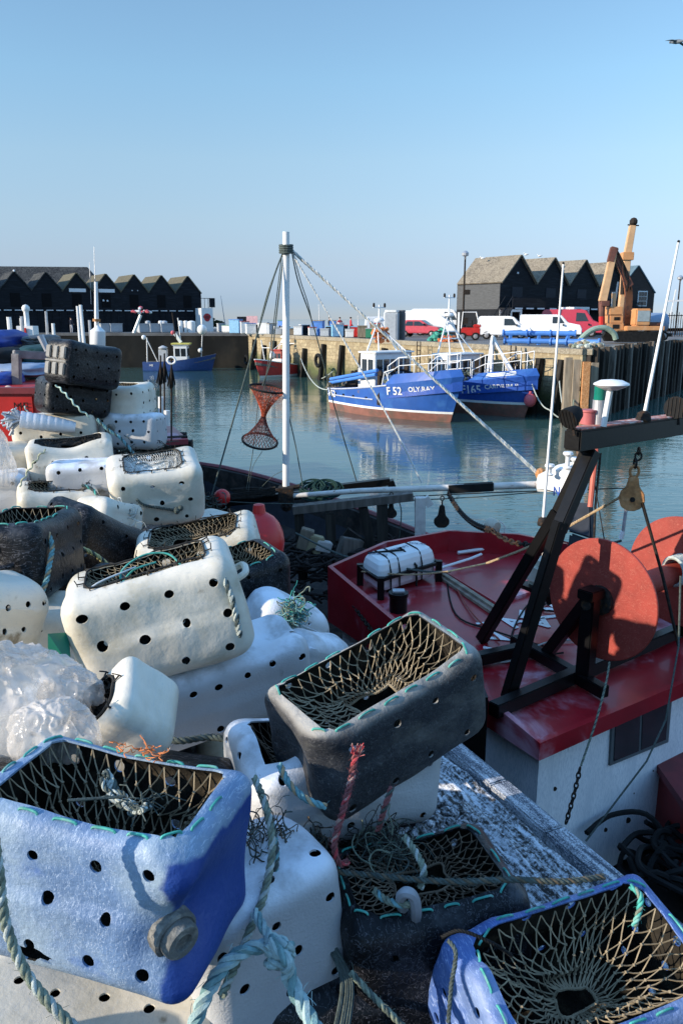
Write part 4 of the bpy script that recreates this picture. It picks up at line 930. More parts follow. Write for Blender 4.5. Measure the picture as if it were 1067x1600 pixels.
# tipped ramp / loader in white with dark bed
p = aty(700, 524, 70); e = empty('ramp_trailer', (p.x,70,0), R(-15), 'white ramp trailer with a dark sloping bed behind the radar mast', 'trailer')
mb = MB(); mb.beam((-1.2,-.6,2.1),(1.0,-.6,.6),.12,.3); mb.beam((-1.2,.6,2.1),(1.0,.6,.6),.12,.3); mb.build('side_beam', M_vwhite, e); mb = MB(); mb.beam((-1.2,0,2.02),(1.0,0,.55),1.06,.08); mb.build('bed', M_shed, e)
mb = MB(); mb.b2((-1.3,-.7,.3),(.9,.7,.5)); mb.b2((.6,-.75,.3),(1.4,.75,1.1)); mb.build('chassis', M_shed, e); wheels(e, (-.9,), .75, .32)
# forklift
p = aty(731, 532, 63); e = empty('forklift', (p.x,63,0), R(-8), 'red forklift truck with pale upright mast on the pier', 'forklift')
mb = MB(); mb.b2((-.55,-.5,.35),(.9,.5,.95)); mb.b2((.35,-.5,.95),(.95,.5,1.2)); mb.build('chassis', M_red, e, bevel=.06)
mb = MB()
for y in (-.45,.45): mb.tube([(-.55,y,.9),(-.45,y,2.1),(.55,y,2.1),(.8,y,1.15)], .045, 6)
for x in (-.45,.55): mb.tube([(x,-.45,2.1),(x,.45,2.1)], .04, 6)
mb.build('overhead_guard', M_wpaint, e)
mb = MB()
for y in (-.3,.3): mb.b2((-.85,y-.06,.1),(-.7,y+.06,2.1)); mb.b2((-1.8,y-.05,.08),(-.85,y+.05,.14))
mb.b2((-.84,-.3,1.95),(-.72,.3,2.05)); mb.build('mast', M_wpaint, e)
mb = MB(); mb.b2((-.1,-.25,.95),(.3,.25,1.05)); mb.b2((.22,-.25,1.05),(.32,.25,1.5)); mb.build('seat', M_rubber, e); wheels(e, (-.45,.55), .55, .3)
# portable toilets
for i, (px, mt) in enumerate(((612,M_greybin),(600+22,mat('grey_cabin', (.12,.12,.13), .7)))):
    p = aty(px, 527, 62+i*.9); e = empty('portable_toilet', (p.x,62+i*.9,0), R(-10), ['pale grey portable toilet on the pier edge','darker grey cabin just right of the portable toilet'][i], 'toilet cabin')
    mb = MB(); mb.b2((-.5,-.5,0),(.5,.5,2.1)); mb.build('cabin_wall', mt, e, bevel=.05); MB().b2((-.36,-.53,.15),(.36,-.502,1.95)).build('door', M_greybin if i == 0 else M_shed_g, e)
    mb = MB(); mb.prism(rrect(.5,.5,.2), .15, z0=2.1); mb.build('cabin_roof', M_wpaint if i == 0 else mt, e)
# blue pontoon pipes on the pier edge, with hose
M_bpipe = mat('blue_pipe_paint', (.06,.20,.55), .5, var=.15, vscale=2)
for i, (x0, y0, x1, y1, Y) in enumerate(((786,528,898,531,52.0),(788,535,905,538,50.6),(860,541,935,545,49.0))):
    a = aty(x0, y0, Y); b = aty(x1, y1, Y-1.5); a.z = b.z = .28+.45*(i == 0); mb = MB(); mb.tube([a,b], .16, 10)
    for t in (.0,.33,.66,1.): mb.tube([a.lerp(b,t)-(b-a).normalized()*.05, a.lerp(b,t)+(b-a).normalized()*.05], .24, 10)
    if i == 0:
        for t in (.1,.5,.9): q = a.lerp(b,t); mb.b2((q.x-.08,q.y-.2,.02),(q.x+.08,q.y+.2,.6))
    tag(mb.build('dredge_pipe', M_bpipe, smooth_=True), ['upper blue flanged pipe lying along the pier edge','lower blue flanged pipe lying along the pier edge','short blue pipe at the pier corner below the hose'][i], 'pipe')
pts = [aty(x, y, 50) for x, y in ((905,532),(915,522),(928,514),(945,512),(958,520),(962,530))]
tag(MB().tube(smooth(pts,5), .17, 10).build('suction_hose', mat('grey_green_hose', (.22,.30,.24), .7, var=.2), smooth_=True), 'grey green hose arching over the pipes before the excavator', 'hose')
# heap of ropes/rubble at the pier corner
def rubble(name, c, r, mt, n, label, cat, seed=1, sq=(1,1,.5)):
    rd_ = random.Random(seed); mb = MB(); c = Vector(c)
    for i in range(n):
        a, b, h = rd_.uniform(0,6.28), rd_.random()**.5, rd_.random()
        q = c+Vector((math.cos(a)*b*r*sq[0], math.sin(a)*b*r*sq[1], h*r*sq[2]*(1-b*.7)))
        mb.slot(i % (len(mt) if isinstance(mt, list) else 1)).ball(q, r*.16*rd_.uniform(.5,1.5), 6, (1,1,.7))
    return tag(mb.build(name, mt), label, cat)
q = aty(915, 541, 45.6); q.z = .05
rubble('net_heap', q, .9, [M_rope_g, M_rope_w, M_wood_p], 90, 'pale green and grey heap of ropes on the pier corner', 'net heap', 3)
q = aty(688, 524, 60); q.z = 0
rubble('net_heap', q, .85, [M_teal, mat('green_net', (.05,.28,.2), .9)], 110, 'green net heap on the pier edge by the forklift', 'net heap', 4, (1,1,1.2))
q = aty(714, 527, 58); q.z = 0; q = aty(700, 529, 58.5); q.z = 0
rubble('net_heap', q, .7, [M_orange_tw, mat('orange_net', (.5,.12,.04), .9)], 90, 'orange net heap next to the green one', 'net heap', 5, (1,1,.9))
# ================================================================== excavator
M_exc = mat('orange_machine_paint', (.56,.27,.11), .5, var=.12, vscale=2, stain=((.25,.11,.05), 1.5, .6), col2=(.62,.38,.2), c2pos=(.5,.7), c2scale=1.5)
M_exc_d = mat('brown_machine_paint', (.13,.05,.035), .6, var=.3, vscale=2)
M_exc_p = mat('pale_orange_paint', (.62,.38,.20), .6, var=.12, vscale=2, stain=((.25,.11,.05), 1.5, .63))
YE = 55.
def xp(x, y, dy=0.): return aty(x, y, YE+dy)
base = xp(985, 535); e = empty('excavator', (base.x, YE, 0), 0, 'orange excavator with folded boom standing at the pier edge', 'excavator')
mb = MB()
for dy in (-1.1, 1.1):
    mb.add(*((lambda P: ([Vector((x,YE+dy+s,z)) for s in (-.25,.25) for x, z in P], [tuple(range(len(P)))[::-1], tuple(range(len(P),2*len(P)))]+[(i,(i+1)%len(P),len(P)+(i+1)%len(P),len(P)+i) for i in range(len(P))]))([(base.x-1.4,.12),(base.x-1.6,.45),(base.x-1.4,.8),(base.x+1.6,.8),(base.x+1.8,.45),(base.x+1.6,.12)])))
mb.build('tracks', M_rubber, e, world=True)
a = xp(950, 519); b = xp(1026, 488)
mb = MB(); mb.b2((xp(969,520).x, YE-1.2, .85), (xp(1027,520).x, YE+1.2, 1.15)); mb.build('turntable', M_exc, e, world=True, bevel=.04)
mb = MB(); mb.b2((xp(1004,520).x, YE-1.0, 1.153), (xp(1028,503).x, YE+1.2, xp(1010,503).z)); mb.build('engine_cover', M_exc_d, e, world=True, bevel=.08)
x0, x1 = xp(983,500).x, xp(1006,500).x; z1 = xp(990,482).z
mb = MB(); mb.b2((x0, YE-1.2, 1.153),(x1, YE-.1, z1)); cabm = mb.build('cab', M_exc, e, world=True, bevel=.08)
mb = MB(); mb.b2((x0+.10, YE-1.23, 1.45),(x1-.10, YE-1.19, z1-.14)); mb.build('cab_window', mat('pale_glass', (.30,.36,.38), .15), cabm, world=True)
mb = MB(); mb.b2((x1-.01, YE-1.0, 1.45),(x1+.02, YE-.25, z1-.14)); mb.build('cab_window', M_glass, cabm, world=True)
mb = MB(); mb.b2((xp(944,500).x, YE-.6, .85),(xp(969,520).x, YE+1.1, xp(950,505).z)); mb.b2((xp(949,500).x, YE-.5, xp(950,505).z+.003),(xp(968,520).x, YE+1.0, xp(950,492).z)); mb.b2((xp(947,500).x, YE-.55, xp(950,492).z+.003),(xp(966,520).x, YE+1.0, xp(950,479).z)); mb.build('power_pack', M_exc, e, world=True, bevel=.04)
mb = MB(); mb.b2((xp(953,500).x, YE-.63, .98),(xp(963,500).x, YE-.605, 1.25)); mb.b2((xp(955,500).x, YE-.53, xp(950,500).z),(xp(964,500).x, YE-.505, xp(950,495).z)); mb.build('vents', M_rubber, e, world=True)
# boom: curved box from the turntable up, then stick coming down to the left
bp = [xp(981,512,.5), xp(980,488,.5), xp(982,460,.5), xp(978,436,.4), xp(970,416,.3), xp(963,398,.2)]
bp = smooth(bp, 3)
mb = MB()
for i in range(len(bp)-1):
    t = i/(len(bp)-2); w = .62-.22*t
    mb.beam(bp[i], bp[i+1]+(bp[i+1]-bp[i])*.12, .34, w*.82, up=Vector((1,0,0)), h2=w*.82-.012)
mb.build('boom', mat('rusty_orange_paint', (.42,.13,.045), .55, var=.2, vscale=2, stain=((.16,.06,.03),2,.55)), e, world=True)
mb = MB(); s0, s1 = xp(959,390,-.2), xp(941,471,-.4)
mb.beam(s0, s1, .36, .42, up=Vector((1,0,0)), h2=.5); mb.build('stick', M_exc_p, e, world=True, bevel=.03)
mb = MB(); mb.beam(xp(960,386,-.2), xp(953,410,-.25), .40, .5, up=Vector((1,0,0)), h2=.42); mb.build('stick_head', M_exc_d, e, world=True, bevel=.05)
mb = MB(); mb.beam(xp(962,397,-.1), xp(985,447,0), .3, .42, up=Vector((1,0,0))); mb.build('boom_back', M_exc_d, e, world=True, bevel=.04)
mb = MB(); mb.tube([xp(966,440,.2), xp(959,478,.2)], .07, 8); mb.tube([xp(959,456,.2), xp(957,482,.2)], .13, 8); mb.build('ram', M_alu, e, world=True)
mb = MB(); mb.tube([xp(959,458,.2), xp(958,484,.2)], .15, 8); mb.build('ram_cylinder', M_exc_p, e, world=True)
mb = MB(); mb.tube(smooth([xp(962,388,-.3), xp(972,408,-.3), xp(976,430,-.2), xp(981,440,-.2), xp(979,455,0)],4), .06, 6); mb.tube(smooth([xp(963,392,-.3), xp(970,402,-.3), xp(980,428,-.2), xp(985,452,0)],4), .04, 6); mb.build('hydraulic_hose', M_rubber, e, world=True)
mb = MB(); mb.b2((xp(935,470).x, YE-.7, xp(940,478).z), (xp(947,470).x, YE, xp(940,470).z)); mb.tube([xp(940,474,-.4), xp(940,505,-.4)], [.22,.17], 10); mb.build('auger_drive', M_exc_d, e, world=True)
mb = MB(); mb.tube([xp(940,494,-.4), xp(940,510,-.4)], .2, 10); mb.build('auger_collar', M_red, e, world=True)
# crane mast behind
YC = 60.; e = empty('crane_mast', aty(972,520,YC)*1, 0, 'pale orange telescopic crane mast leaning up behind the excavator', 'crane'); e.location.z = 0; WM[e.name] = Matrix.Translation(e.location)
q0, q1, q2 = aty(968,524,YC), aty(979,402,YC), aty(988,352,YC); q0.z = .0
mb = MB(); mb.beam(q0, q1, .5, .62, up=Vector((1,0,0)), h2=.48); mb.build('lower_section', M_exc_p, e, world=True, bevel=.03)
mb = MB(); mb.beam(q1, q2, .4, .5, up=Vector((1,0,0)), h2=.42); mb.build('upper_section', M_exc_p, e, world=True, bevel=.03)
mb = MB(); mb.beam(q1-Vector((0,0,.2)), q1+Vector((0,0,.35)), .7, .8, up=Vector((1,0,0))); mb.build('collar', M_exc, e, world=True, bevel=.03)
mb = MB(); mb.ball(q2+Vector((.05,0,.25)), .3, 10); mb.tube([q2+Vector((-.35,0,.05)), q2+Vector((.45,0,.0))], .05, 6); mb.build('head', M_iron, e, world=True)
mb = MB(); mb.tube([aty(972,460,YC-.5), aty(974,420,YC-.5)], .16, 8); mb.build('winch_housing', M_iron, e, world=True)
# tanker drum behind the excavator cab
q = aty(1019,512,62); e = empty('water_bowser', (q.x,62,0), R(10), 'pale blue tank bowser behind the excavator', 'bowser')
mb = MB(); mb.lathe([(.0,-1.1),(.5,-1.05),(.75,-.9),(.75,.9),(.5,1.05),(.0,1.1)], (0,0,1.3), (1,0,0), 20); mb.build('tank', mat('pale_blue_tank', (.22,.30,.42), .5, var=.1), e, smooth_=True)
mb = MB(); mb.b2((-1.3,-.6,.3),(1.3,.6,.55)); mb.build('chassis', M_iron, e); wheels(e, (-.6,.6), .7, .35)
# railings right side
e = empty('railing', aty(1030,525,72)*1, 0, 'thin dark railing along the pier behind the bowser', 'railing'); e.location.z = 0; WM[e.name] = Matrix.Translation(e.location)
mb = MB(); a = aty(1028,520,74); b = aty(1110,518,80); a.z = b.z = 0
for i in range(24): q = a.lerp(b, i/23); mb.tube([q, q+Vector((0,0,2.0+.1*(i%3)))], .035, 5)
mb.tube([a+Vector((0,0,1.9)), b+Vector((0,0,1.9))], .04, 5); mb.tube([a+Vector((0,0,.5)), b+Vector((0,0,.5))], .04, 5); mb.build('bars', M_iron, e, world=True)
mb = MB(); mb.beam(aty(1046,500,82), aty(1056,452,82), .12, .12); mb.beam(aty(1044,470,82), aty(1075,469,82), .1, .18); tag(mb.build('davit', M_white_t), 'white spar and jib standing right of the brown house', 'davit')
# ================================================================== clutter on the far pier (each piece its own)
rnd = random.Random(22)
palette = [('white', M_wpaint), ('blue', M_bpipe), ('grey', M_greybin), ('black', M_shed), ('pale blue', mat('pale_blue_plastic', (.2,.42,.62), .6)), ('red', M_red), ('tan', M_wood_p), ('green', mat('green_plastic', (.03,.22,.12), .6))]
spec = [(346,.9,1.0,2,100),(355,1.0,.8,0,98),(369,1.2,1.5,4,90),(383,.9,1.3,0,88),(392,1.0,1.1,0,86),(403,.8,1.0,3,90),(412,1.,1.2,0,85),(425,.8,1.1,2,84),(436,.9,.8,0,83),(447,.8,.9,3,82),(457,.7,.7,6,80),(466,.8,.9,0,79),(476,.9,1.0,3,80),(488,.7,.8,0,77),(497,1.1,1.4,1,78),(508,.8,.7,2,74),(516,.7,.9,3,75),(527,1.0,1.1,4,73),(538,.6,1.0,3,74),(546,.7,.7,0,70),(555,.7,.9,5,72),(566,.8,1.0,6,69),(577,.6,.8,7,68),(586,.8,1.2,6,69),(594,.6,.7,3,67),(420,2.2,.5,3,96),(470,2.5,.5,2,98),(440,.6,1.4,1,86),(520,.6,1.4,1,80),(533,.5,1.2,0,77)]
for i, (px, w, h, c, Y) in enumerate(spec):
    p = aty(px, 522, Y); p.z = 0; cn, mt = palette[c]
    sz = 'tall' if h > 1.05 else ('low' if h < .85 else 'square')
    store_bin(p, w, h, .8*w if w < 2 else 1, mt, '%s %s crate among the gear on the far pier, %s' % (sz, cn, 'toward the white mast' if px < 450 else ('left of the blue boats' if px < 540 else 'near the portable toilet')), rz=rnd.uniform(-.5,.5), group='crates and bins on the far pier', lid=rnd.choice(palette)[1])
def person(p, rz, top, legs, label, h=1.72, hair=(.05,.03,.02), arm=.2):
    nm = 'skin_tone'; skin = mat(nm, (.55,.33,.24), .6, var=.05)
    e = empty('person', p, rz, label, 'person')
    me = bpy.data.meshes.new('body'); bm = bmesh.new(); s = h/1.72
    J = [(0,0,.95),(0,0,1.15),(0,0,1.40),(0,.0,1.48),(0,-.01,1.56),(0,-.01,1.66),(.1,0,.92),(.11,.02,.5),(.11,.04,.08),(.11,-.1,.03),(-.1,0,.92),(-.11,-.04,.5),(-.11,.02,.08),(-.11,-.12,.03),(.2,0,1.4),(.27,-.02,1.12),(.26,-arm,.92),(-.2,0,1.4),(-.27,-.02,1.12),(-.26,-arm,.92)]
    rad = [.14,.13,.15,.07,.07,.095,.10,.07,.05,.04,.10,.07,.05,.04,.065,.05,.035,.065,.05,.035]
    E_ = [(0,1),(1,2),(2,3),(3,4),(4,5),(0,6),(6,7),(7,8),(8,9),(0,10),(10,11),(11,12),(12,13),(2,14),(14,15),(15,16),(2,17),(17,18),(18,19)]
    vs = [bm.verts.new(Vector(j)*s) for j in J]
    for a_, b_ in E_: bm.edges.new((vs[a_], vs[b_]))
    bm.to_mesh(me); bm.free(); o = bpy.data.objects.new('body', me); COL.objects.link(o)
    md = o.modifiers.new('s', 'SKIN'); 
    for i, v in enumerate(o.data.skin_vertices[0].data): v.radius = (rad[i]*s, rad[i]*s*.85)
    o.data.skin_vertices[0].data[0].use_root = True
    o.modifiers.new('ss', 'SUBSURF').levels = 1
    dg = bpy.context.evaluated_depsgraph_get(); m2 = bpy.data.meshes.new_from_object(o.evaluated_get(dg)); o.modifiers.clear(); o.data = m2
    m2.materials.clear(); [m2.materials.append(x) for x in (top, legs, skin)]
    for f in m2.polygons:
        z = f.center.z/s; f.use_smooth = True; f.material_index = 2 if z > 1.50 or (abs(f.center.x) > .2*s and z < 1.0) else (0 if z > .93 else 1)
    o.parent = e; WM[o.name] = WM[e.name]
    MB().ball((0,.01*s,1.69*s), .105*s, 10, (1,1.05,.75)).build('hair', mat('dark_hair', hair, .8), e, smooth_=True); return e
pm = [mat('dark_coat', (.02,.025,.04), .8), mat('red_coat', (.5,.04,.05), .8), mat('dark_trousers', (.03,.03,.035), .8), mat('tan_coat', (.4,.28,.18), .8)]
for i, (px, Y, t_, lb) in enumerate(((531,78,1,'person in red coat on the far pier beside white crates'),(515,82,0,'person in dark coat walking among crates on the far pier'),(548,76,1,'person in red jacket standing near the portable toilet'))):
    p = aty(px, 522, Y); p.z = 0; person(p, R(20+40*i), pm[t_], pm[2], lb)
p = aty(112,515,93); p.z = 0; person(p, R(150), pm[0], mat('pale_trousers', (.4,.4,.42), .8), 'person in dark top and pale trousers before the left black sheds')
# signs on posts, far left pier corner
for i, (px, pw, mt, lb) in enumerate(((378,1.1,M_shed,'dark square sign board on two posts on the far pier'),(394,1.3,mat('pink_sign', (.75,.45,.45), .6),'pink sign board on a post right of the dark one'))):
    a = aty(px, 502-i, 96); e = empty('sign_board', (a.x,96,0), 0, lb, 'sign')
    MB().b2((-pw/2,-.04,a.z-.55),(pw/2,.04,a.z+.55)).build('board', mt, e)
    MB().tube([(-pw/3,.08,0),(-pw/3,.08,a.z)], .05, 6).build('post', M_iron, e); MB().tube([(pw/3,.08,0),(pw/3,.08,a.z)], .05, 6).build('post', M_iron, e)
for i, (x0,y0,x1,y1,Y) in enumerate(((353,505,345,462,110),(500,520,498,475,95),(560,520,559,492,90),(143,505,140,410,100),(150,505,147,385,100))):
    a, b = aty(x0,y0,Y), aty(x1,y1,Y); a.z = 0
    tag(MB().tube([a,b], [.07,.03], 6).build('distant_mast', M_alu), ['thin leaning mast beyond the white hut','thin bare pole rising over the far pier crates','short pole near the portable toilet','faint thin mast behind the left sheds, left of two','faint taller mast behind the left sheds, right of two'][i], 'mast')
q = aty(337,512,112); q.z = 0
rubble('bush', q+Vector((0,0,.6)), 1.3, mat('dark_bush_leaf', (.03,.045,.02), .9), 130, 'low dark bush beyond the white hut', 'bush', 9, (1,1,1))
# gull at the top right
g = aty(1052,64,26); e = empty('gull', g, R(10), 'gull gliding at the upper right edge of the sky', 'bird')
mb = MB(); mb.lathe([(.0,-.22),(.03,-.18),(.06,-.05),(.06,.05),(.03,.16),(.012,.24)], (.12,0,0), (.5,-.8,-.1), 10); mb.ball((.0,.17,.03), .04, 8)
mb.add([(-.28,-.02,.0),(-.10,-.06,.03),(.10,-.05,.03),(.12,.06,.03),(-.10,.04,.035),(-.28,-.02,-.008),(-.10,-.06,.018),(.10,-.05,.01),(.12,.06,.01),(-.10,.04,.02)], [(0,1,4),(1,2,3,4),(5,9,6),(6,9,8,7),(0,5,6,1),(1,6,7,2),(4,9,5,0),(3,8,9,4)])
mb.add([(.12,-.05,.03),(.38,.0,-.06),(.62,.05,-.22),(.30,.08,-.04),(.12,.06,.03),(.12,-.05,.01),(.38,.0,-.075),(.30,.08,-.055),(.12,.06,.01)], [(0,1,3,4),(1,2,3),(5,8,7,6),(6,7,2),(0,5,6,1),(4,3,7,8)])
mb.build('body', mat('gull_grey', (.14,.17,.2), .7), e, smooth_=True)
# gulls perched on the ridges
for i, (px, py_, Y) in enumerate(((754,403,77),(822,397,80),(843,399.5,81))):
    q = aty(px, py_, Y); mb = MB(); mb.lathe([(.0,-.2),(.07,-.12),(.10,0),(.07,.12),(.03,.25)], q, (1,0,.15), 8); mb.ball(q+Vector((-.2,0,.12)), .06, 8)
    tag(mb.build('perched_gull', M_wpaint, smooth_=True), ['pale gull perched on the nearest right shed ridge','pale gull perched between first and second right sheds','pale gull on the second right shed ridge'][i], 'bird')
# ================================================================== moored fishing boats
class Hull:
    def __init__(s, L, B, zs, zb, rake=.9, mid=.42, stern=.82, ex=1.4):
        s.L, s.B, s.zs, s.zb, s.rake, s.mid, s.stern, s.ex = L, B, zs, zb, rake, mid, stern, ex
    def top(s, t): return s.zs+(s.zb-s.zs)*max(0, t)**s.ex
    def half(s, t, z):
        a = max(0., min(1., z/s.zb)); a = a**.6
        if t < s.mid: f = s.stern+(1-s.stern)*math.sin(t/s.mid*math.pi/2); fw = (s.stern-.1)+(1.04-s.stern)*math.sin(t/s.mid*math.pi/2)
        else:
            u = (t-s.mid)/(1-s.mid); f = (1-u**2.6)**.75; fw = (1-u**1.5)*.94
        h = s.B/2*(fw+(f-fw)*a)
        if z < 0: h *= max(.25, 1+z*.8)
        return max(h, .02)
    def P(s, t, z, sg, off=0.):
        zz = max(0, z)/s.zb
        return Vector((t*(s.L+s.rake*zz), sg*(s.half(t, z)+off), z))
def build_hull(e, H, mats, bands=(.26,.38), n=26, deckdrop=.75, rail=None, bulw=.09):
    lv = [-.6, -.05, bands[0], bands[1], .45, .6, .8, 1.0]
    mb = MB(); ts = [i/n for i in range(n+1)]
    def zz(t, j):
        if j < 4: return lv[j]
        return bands[1]+(H.top(t)-bands[1])*(lv[j]-.38)/.62 if j > 3 else lv[j]
    lvn = len(lv)
    for sg in (-1, 1):
        G = [[H.P(t, zz(t, j), sg) for j in range(lvn)] for t in ts]
        for i in range(n):
            for j in range(lvn-1):
                mb.m = 0 if j < 2 else (1 if j == 2 else 2)
                q = [G[i][j], G[i+1][j], G[i+1][j+1], G[i][j+1]]
                mb.add(q if sg < 0 else q[::-1], [(0,1,2,3)])
        # inner face, cap
        for i in range(n):
            t0, t1 = ts[i], ts[i+1]; mb.m = 3
            a0, a1 = H.P(t0, H.top(t0), sg), H.P(t1, H.top(t1), sg)
            def inn(a, t, dz): return Vector((a.x*(1-.004)-(.05 if t > .97 else 0), sg*max(.01, abs(a.y)-bulw), a.z-dz))
            b0, b1, c0, c1 = inn(a0,t0,0), inn(a1,t1,0), inn(a0,t0,deckdrop), inn(a1,t1,deckdrop)
            f = [(0,1,2,3)]
            mb.add([a0,a1,b1,b0], f); mb.add([b0,b1,c1,c0], f)
    for j in range(lvn-1):
        mb.m = 0 if j < 2 else (1 if j == 2 else 2); a, b = H.P(0, zz(0,j), -1), H.P(0, zz(0,j), 1); c, d = H.P(0, zz(0,j+1), 1), H.P(0, zz(0,j+1), -1); mb.add([a,b,c,d], [(3,2,1,0)])
    o = mb.build('hull', mats, e, smooth_=True, angle=50)
    dk = MB()
    for i in range(n):
        t0, t1 = ts[i], ts[i+1]; P4 = []
        for t in (t0, t1):
            a = H.P(t, H.top(t), 1); P4.append((a.x*.996, max(.01, a.y-bulw), a.z-deckdrop))
        (x0,y0,z0),(x1,y1,z1) = P4; dk.add([(x0,-y0,z0),(x1,-y1,z1),(x1,y1,z1),(x0,y0,z0)], [(0,1,2,3)])
    dk.build('deck', mats[4], e)
    if rail:
        for sg in (-1, 1):
            MB().tube([H.P(t, H.top(t), sg, .01)+Vector((0,0,.02)) for t in ts], .05, 6).build('gunwale_rail', rail, e, smooth_=True)
    return o
def hull_text(e, H, body, x, z, size, mt, sg=-1, name='lettering', slope=0.):
    V, Fc = text_mesh(body, size, 0., size*.012); W_ = max(v.x for v in V)-min(v.x for v in V)
    out = []
    for v in V:
        X = x+v.x*(1 if sg < 0 else -1); Z = z+v.y+slope*v.x; t = X/(H.L+H.rake*max(0,Z)/H.zb); out.append(H.P(t, Z, sg, .045))
    MB().add(out, Fc).build(name, mt, e)
def wheelhouse(e, x0, x1, hw, z0, z1, wall, roofm, nfront=5, nside=2, ztop=None, wz=(.45,.85)):
    b = MB().b2((x0,-hw,z0),(x1,hw,z1)); w = b.build('wheelhouse', wall, e, bevel=.04)
    MB().b2((x0-.12,-hw-.1,z1+.003),(x1+.18,hw+.1,z1+.09)).build('roof', roofm, w, bevel=.03)
    a, c = z0+(z1-z0)*wz[0], z0+(z1-z0)*wz[1]
    for i in range(nfront):
        y = -hw+.1+(2*hw-.2)*i/nfront; MB().b2((x1-.02,y+.04,a),(x1+.012,y+(2*hw-.2)/nfront-.04,c)).build('window', M_glass, w)
    for i in range(nside):
        x = x0+.1+(x1-x0-.2)*i/nside
        for sg in (-1, 1): MB().b2((x+.05,sg*(hw-.02),a),(x+(x1-x0-.2)/nside-.05,sg*(hw+.012),c)).build('window', M_glass, w)
    return w
def rails(e, pts, h, mt=None, every=1, r=.028, mid=True, name='rail'):
    mb = MB(); pts = [Vector(p) for p in pts]; up = Vector((0,0,h)); mb.tube([p+up for p in pts], r, 6)
    if mid: mb.tube([p+up*.5 for p in pts], r*.8, 5)
    for p in pts[::every]: mb.tube([p, p+up], r, 5)
    mb.build(name, mt or M_wpaint, e, smooth_=True)
M_dk = mat('grey_deck', (.12,.12,.11), .8, var=.3)
M_dkb = mat('blue_deck_paint', (.03,.10,.36), .6, var=.2)
def aframe(e, x, hw, z0, z1, ztop, mt, lean=-.3, cross=(.45,.7)):
    mb = MB(); a = Vector((x+lean,0,z1))
    for sg in (-1, 1):
        mb.tube([(x, sg*hw, z0), (x+lean, sg*.12, z1)], .05, 6); mb.tube([(x+.9, sg*hw*.9, z0), (x+lean, sg*.1, z1-.3)], .035, 6)
    for c in cross:
        w = hw*(1-c)+.12*c; mb.tube([(x+lean*c,-w,z0+(z1-z0)*c),(x+lean*c,w,z0+(z1-z0)*c)], .04, 6)
    mb.tube([a, (x+lean,0,ztop)], [.06,.045], 8); mb.tube([(x+lean,-.45,ztop-.15),(x+lean,.45,ztop-.15)], .03, 5)
    mb.build('mast_frame', mt, e, smooth_=True)
    mb = MB(); mb.lathe([(.0,0),(.28,.02),(.3,.12),(.2,.2),(.0,.22)], (x+lean,0,z1+.05)); mb.box((x+lean,0,z1-.35),(.3,.5,.12)); mb.build('radar', M_wpaint, e, smooth_=True)
    mb = MB()
    for y in (-.4,.4): mb.lathe([(.05,0),(.07,.05),(.06,.2),(.02,.24)], (x+lean,y,ztop-.14), n=8)
    mb.build('masthead_lamp', M_iron, e)
# ---- big blue boat F52
d0 = Vector((.60,-.80,0))
e = empty('fishing_boat', (.35,49.2,WZ), math.atan2(d0.y,d0.x), 'blue trawler lettered F 52 with white wheelhouse, nearest of the two blue boats', 'fishing boat', 'blue trawlers moored at the stone wall')
H = Hull(9.0, 3.7, 1.3, 2.45)
build_hull(e, H, [M_antif, M_wpaint, M_bhull, M_bdeep, M_dk], bands=(.44,.56), rail=None)
M_letters = mat('white_lettering', (.8,.8,.78), .6, var=.03)
hull_text(e, H, 'F 52', 6.3, 1.52, .60, M_letters, slope=.06); hull_text(e, H, 'OLY.RAY', 7.95, 1.72, .36, M_letters, slope=.08); hull_text(e, H, 'F52', .55, .98, .55, M_letters)
mb = MB(); mb.tube([H.P(t, .92+.10*t, -1, .02) for t in [i/12*.5 for i in range(13)]], .035, 5); mb.tube([H.P(t, H.top(t)-.05, -1, .02) for t in [.0,.1,.2,.3,.4,.5,.6]], .04, 5); mb.build('rubbing_strake', mat('rubbing_strake_paint', (.5,.52,.58), .5), e)
mb = MB()
for t in (.10,.20,.31,.44): 
    a = H.P(t, 1.02, -1, .006); mb.box(a, (.18,.03,.12))
mb.build('freeing_port', M_dark, e)
# raised whaleback bow
mb = MB(); ts = [.58+.42*i/10 for i in range(11)]
def wb(t, sg, k): a = H.P(t, H.top(t), sg, -.01*k); h = .55*min(1, (t-.58)/.06+.25)*(1-.35*(t-.58)/.42); return Vector((a.x-.25*k*(t > .9), a.y*(1-.14*k)-sg*.0, a.z+h*k))
for sg in (-1, 1):
    for i in range(10): q = [wb(ts[i],sg,0), wb(ts[i+1],sg,0), wb(ts[i+1],sg,1), wb(ts[i],sg,1)]; mb.add(q, [(0,1,2,3) if sg < 0 else (3,2,1,0)])
for i in range(10): mb.add([wb(ts[i],-1,1), wb(ts[i+1],-1,1), wb(ts[i+1],1,1), wb(ts[i],1,1)], [(0,1,2,3)])
mb.add([wb(ts[0],-1,0),wb(ts[0],1,0),wb(ts[0],1,1),wb(ts[0],-1,1)], [(3,2,1,0)])
mb.build('whaleback', M_bhull, e)
for sg in (-1, 1): rails(e, [wb(t,sg,1) for t in (.58,.66,.76,.86,.95)], .85, name='bow_rail')
w = wheelhouse(e, 3.0, 4.3, 1.35, 1.2, 3.45, M_wpaint, M_wpaint, 5, 2)
MB().b2((2.2,-.9,1.0),(2.99,.9,2.6)).build('engine_casing', M_wpaint, e, bevel=.04)
aframe(e, 3.3, 1.1, 3.55, 5.1, 6.1, M_wpaint)
mb = MB(); mb.b2((4.32,-1.2,.7),(5.1,1.2,1.9)); mb.build('deck_housing', M_bdeep, e, bevel=.05)
mb = MB()
for dz, dy in ((0,0),(.22,.1)): mb.tube([(-.2,-1.2+dy,1.55+dz),(4.9,-1.75+dy,2.35+dz)], .10, 8)
